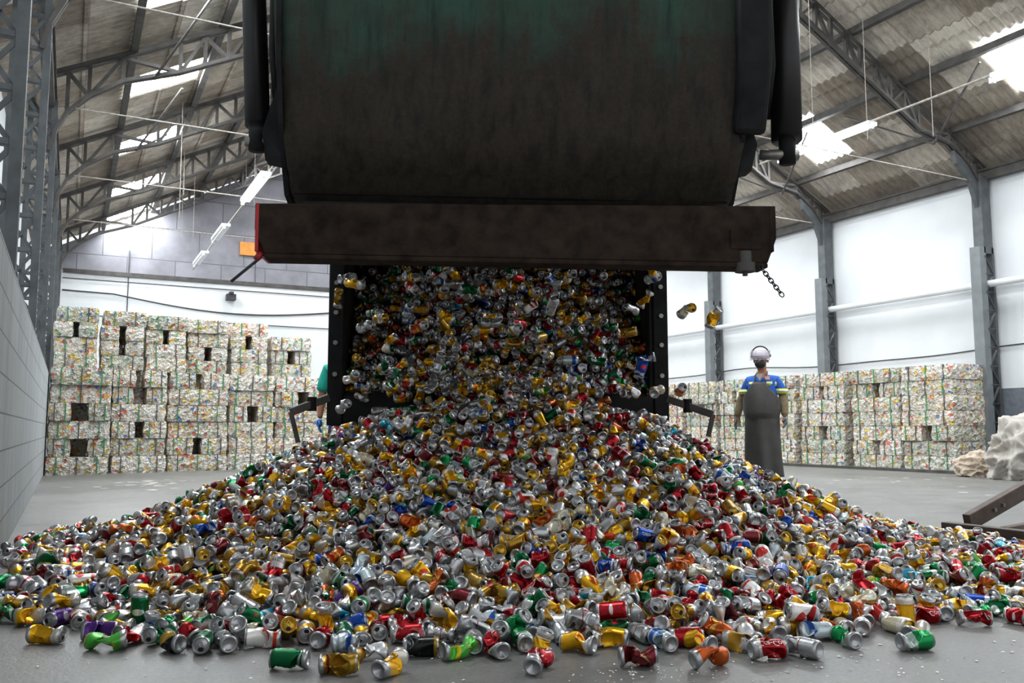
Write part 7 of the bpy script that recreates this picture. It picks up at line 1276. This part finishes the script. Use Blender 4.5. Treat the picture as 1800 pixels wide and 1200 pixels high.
# everything beyond the three hundred largest, as one mass
def lod(seg, nz_):
    out = []
    for k in range(NK):
        V, UV, F = body_arrays(k, seg, nz_); Vl, UVl, Fl, mil = lid_arrays(k, seg)
        out.append((np.vstack([V, Vl]), np.vstack([UV, UVl]), np.vstack([F, Fl+len(V)]), len(F), mil))
    return out
L_HI, L_LO = lod(22, 10), lod(14, 6)
KW = {'whole': 7, 'dented': 6, 'pinched': 5, 'bent': 5, 'squashed': 4, 'puck': 3, 'flat': 4, 'crumpled': 6, 'twisted': 4}
kw = [KW[k] for k in KINDS]; lw = [W_[l] for l in LIV]
rest = [r_ for r_ in recs[NI:] if W(r_[2][0], r_[2][1]).x > -.24]
def rq():
    return Euler((R.uniform(0, 6.283), R.gauss(math.pi/2, .5), R.uniform(0, 6.283))).to_quaternion()
NREST = len(rest)
# the load still inside the body: a steep face of cans behind the rear sill
Tl = RZ.inverted() @ TRUCK
for layer in range(3):
    s_ = 0.0
    while s_ < 2.7:
        x = -1.04
        while x < 1.16:
            yy = 2.27+s_*.5+.075*layer; zz = 1.03+s_*.86-.02*layer+.03
            p_ = Tl @ Vector((x+R.uniform(-.03, .03), yy+R.uniform(-.05, .05)+.05*math.sin(x*5)+.05*math.sin(s_*6+x*3), zz+R.uniform(-.03, .03)))
            rest.append((R.choices(range(NK), kw)[0], R.choices(range(len(LIV)), lw)[0], tuple(p_), tuple(rq()))); x += .088
        s_ += .088
# spilling across the sill in the middle of the opening
for _ in range(260):
    x = R.gauss(.1, .45); a = R.random()
    if abs(x) > 1.0: continue
    p_ = Tl @ Vector((x, 1.75+.55*a, .93+.13*a+R.uniform(-.02, .09)+.06*(1-abs(x)))); rest.append((R.choices(range(NK), kw)[0], R.choices(range(len(LIV)), lw)[0], tuple(p_), tuple(rq())))
# cans in the air between the body and the heap
for _ in range(130):
    x = R.gauss(0, .62); a = R.random()
    if abs(x) > .98: continue
    p_ = Tl @ Vector((x, 1.0+1.1*R.random(), 1.02+.85*a**1.2)); rest.append((R.choices(range(NK), kw)[0], R.choices(range(len(LIV)), lw)[0], tuple(p_), tuple(rq())))
# deeper cans that close the gaps of the heap
FLD = [(p[2], p[0], p[1]) for (_, _, p, _) in rest[:NREST]]
gx = {}
for z_, x_, y_ in FLD: gx.setdefault((round(x_/.2), round(y_/.2)), []).append(z_)
for (i, j), zs in gx.items():
    top = max(zs)
    if top > .17:
        for _ in range(5):
            rest.append((R.choices(range(NK), kw)[0], R.choices(range(len(LIV)), lw)[0], (i*.2+R.uniform(-.1, .1), j*.2+R.uniform(-.1, .1), top-R.uniform(.15, .26)), tuple(rq())))
NL = len(LIV); VV, UU, FF, MI = [], [], [], []; base = 0
for k, l, p, q in rest:
    V, UV, F, nb, mil = (L_HI if p[1] < 4.6 else L_LO)[k]
    m3 = np.array(Quaternion(q).normalized().to_matrix()); VV.append(V @ m3.T+np.array(p)); UU.append(UV); FF.append(F+base); base += len(V)
    mi = np.full(len(F), l); mi[nb:] = np.where(mil == 1, NL+2, NL+1 if LIV[l] in GOLD_LID else NL); MI.append(mi)
V = np.vstack(VV) @ np.array(RZ.to_3x3()).T
me = add_mesh('can_heap', V, np.vstack(FF), LM+[ALU, GOLDEND, HOLE], np.concatenate(MI), np.vstack(UU))
o = bpy.data.objects.new('can_heap', me); C.objects.link(o)
tag(o, 'mass of countless crushed coloured drink cans heaped below and inside the truck', 'can heap', kind='stuff')
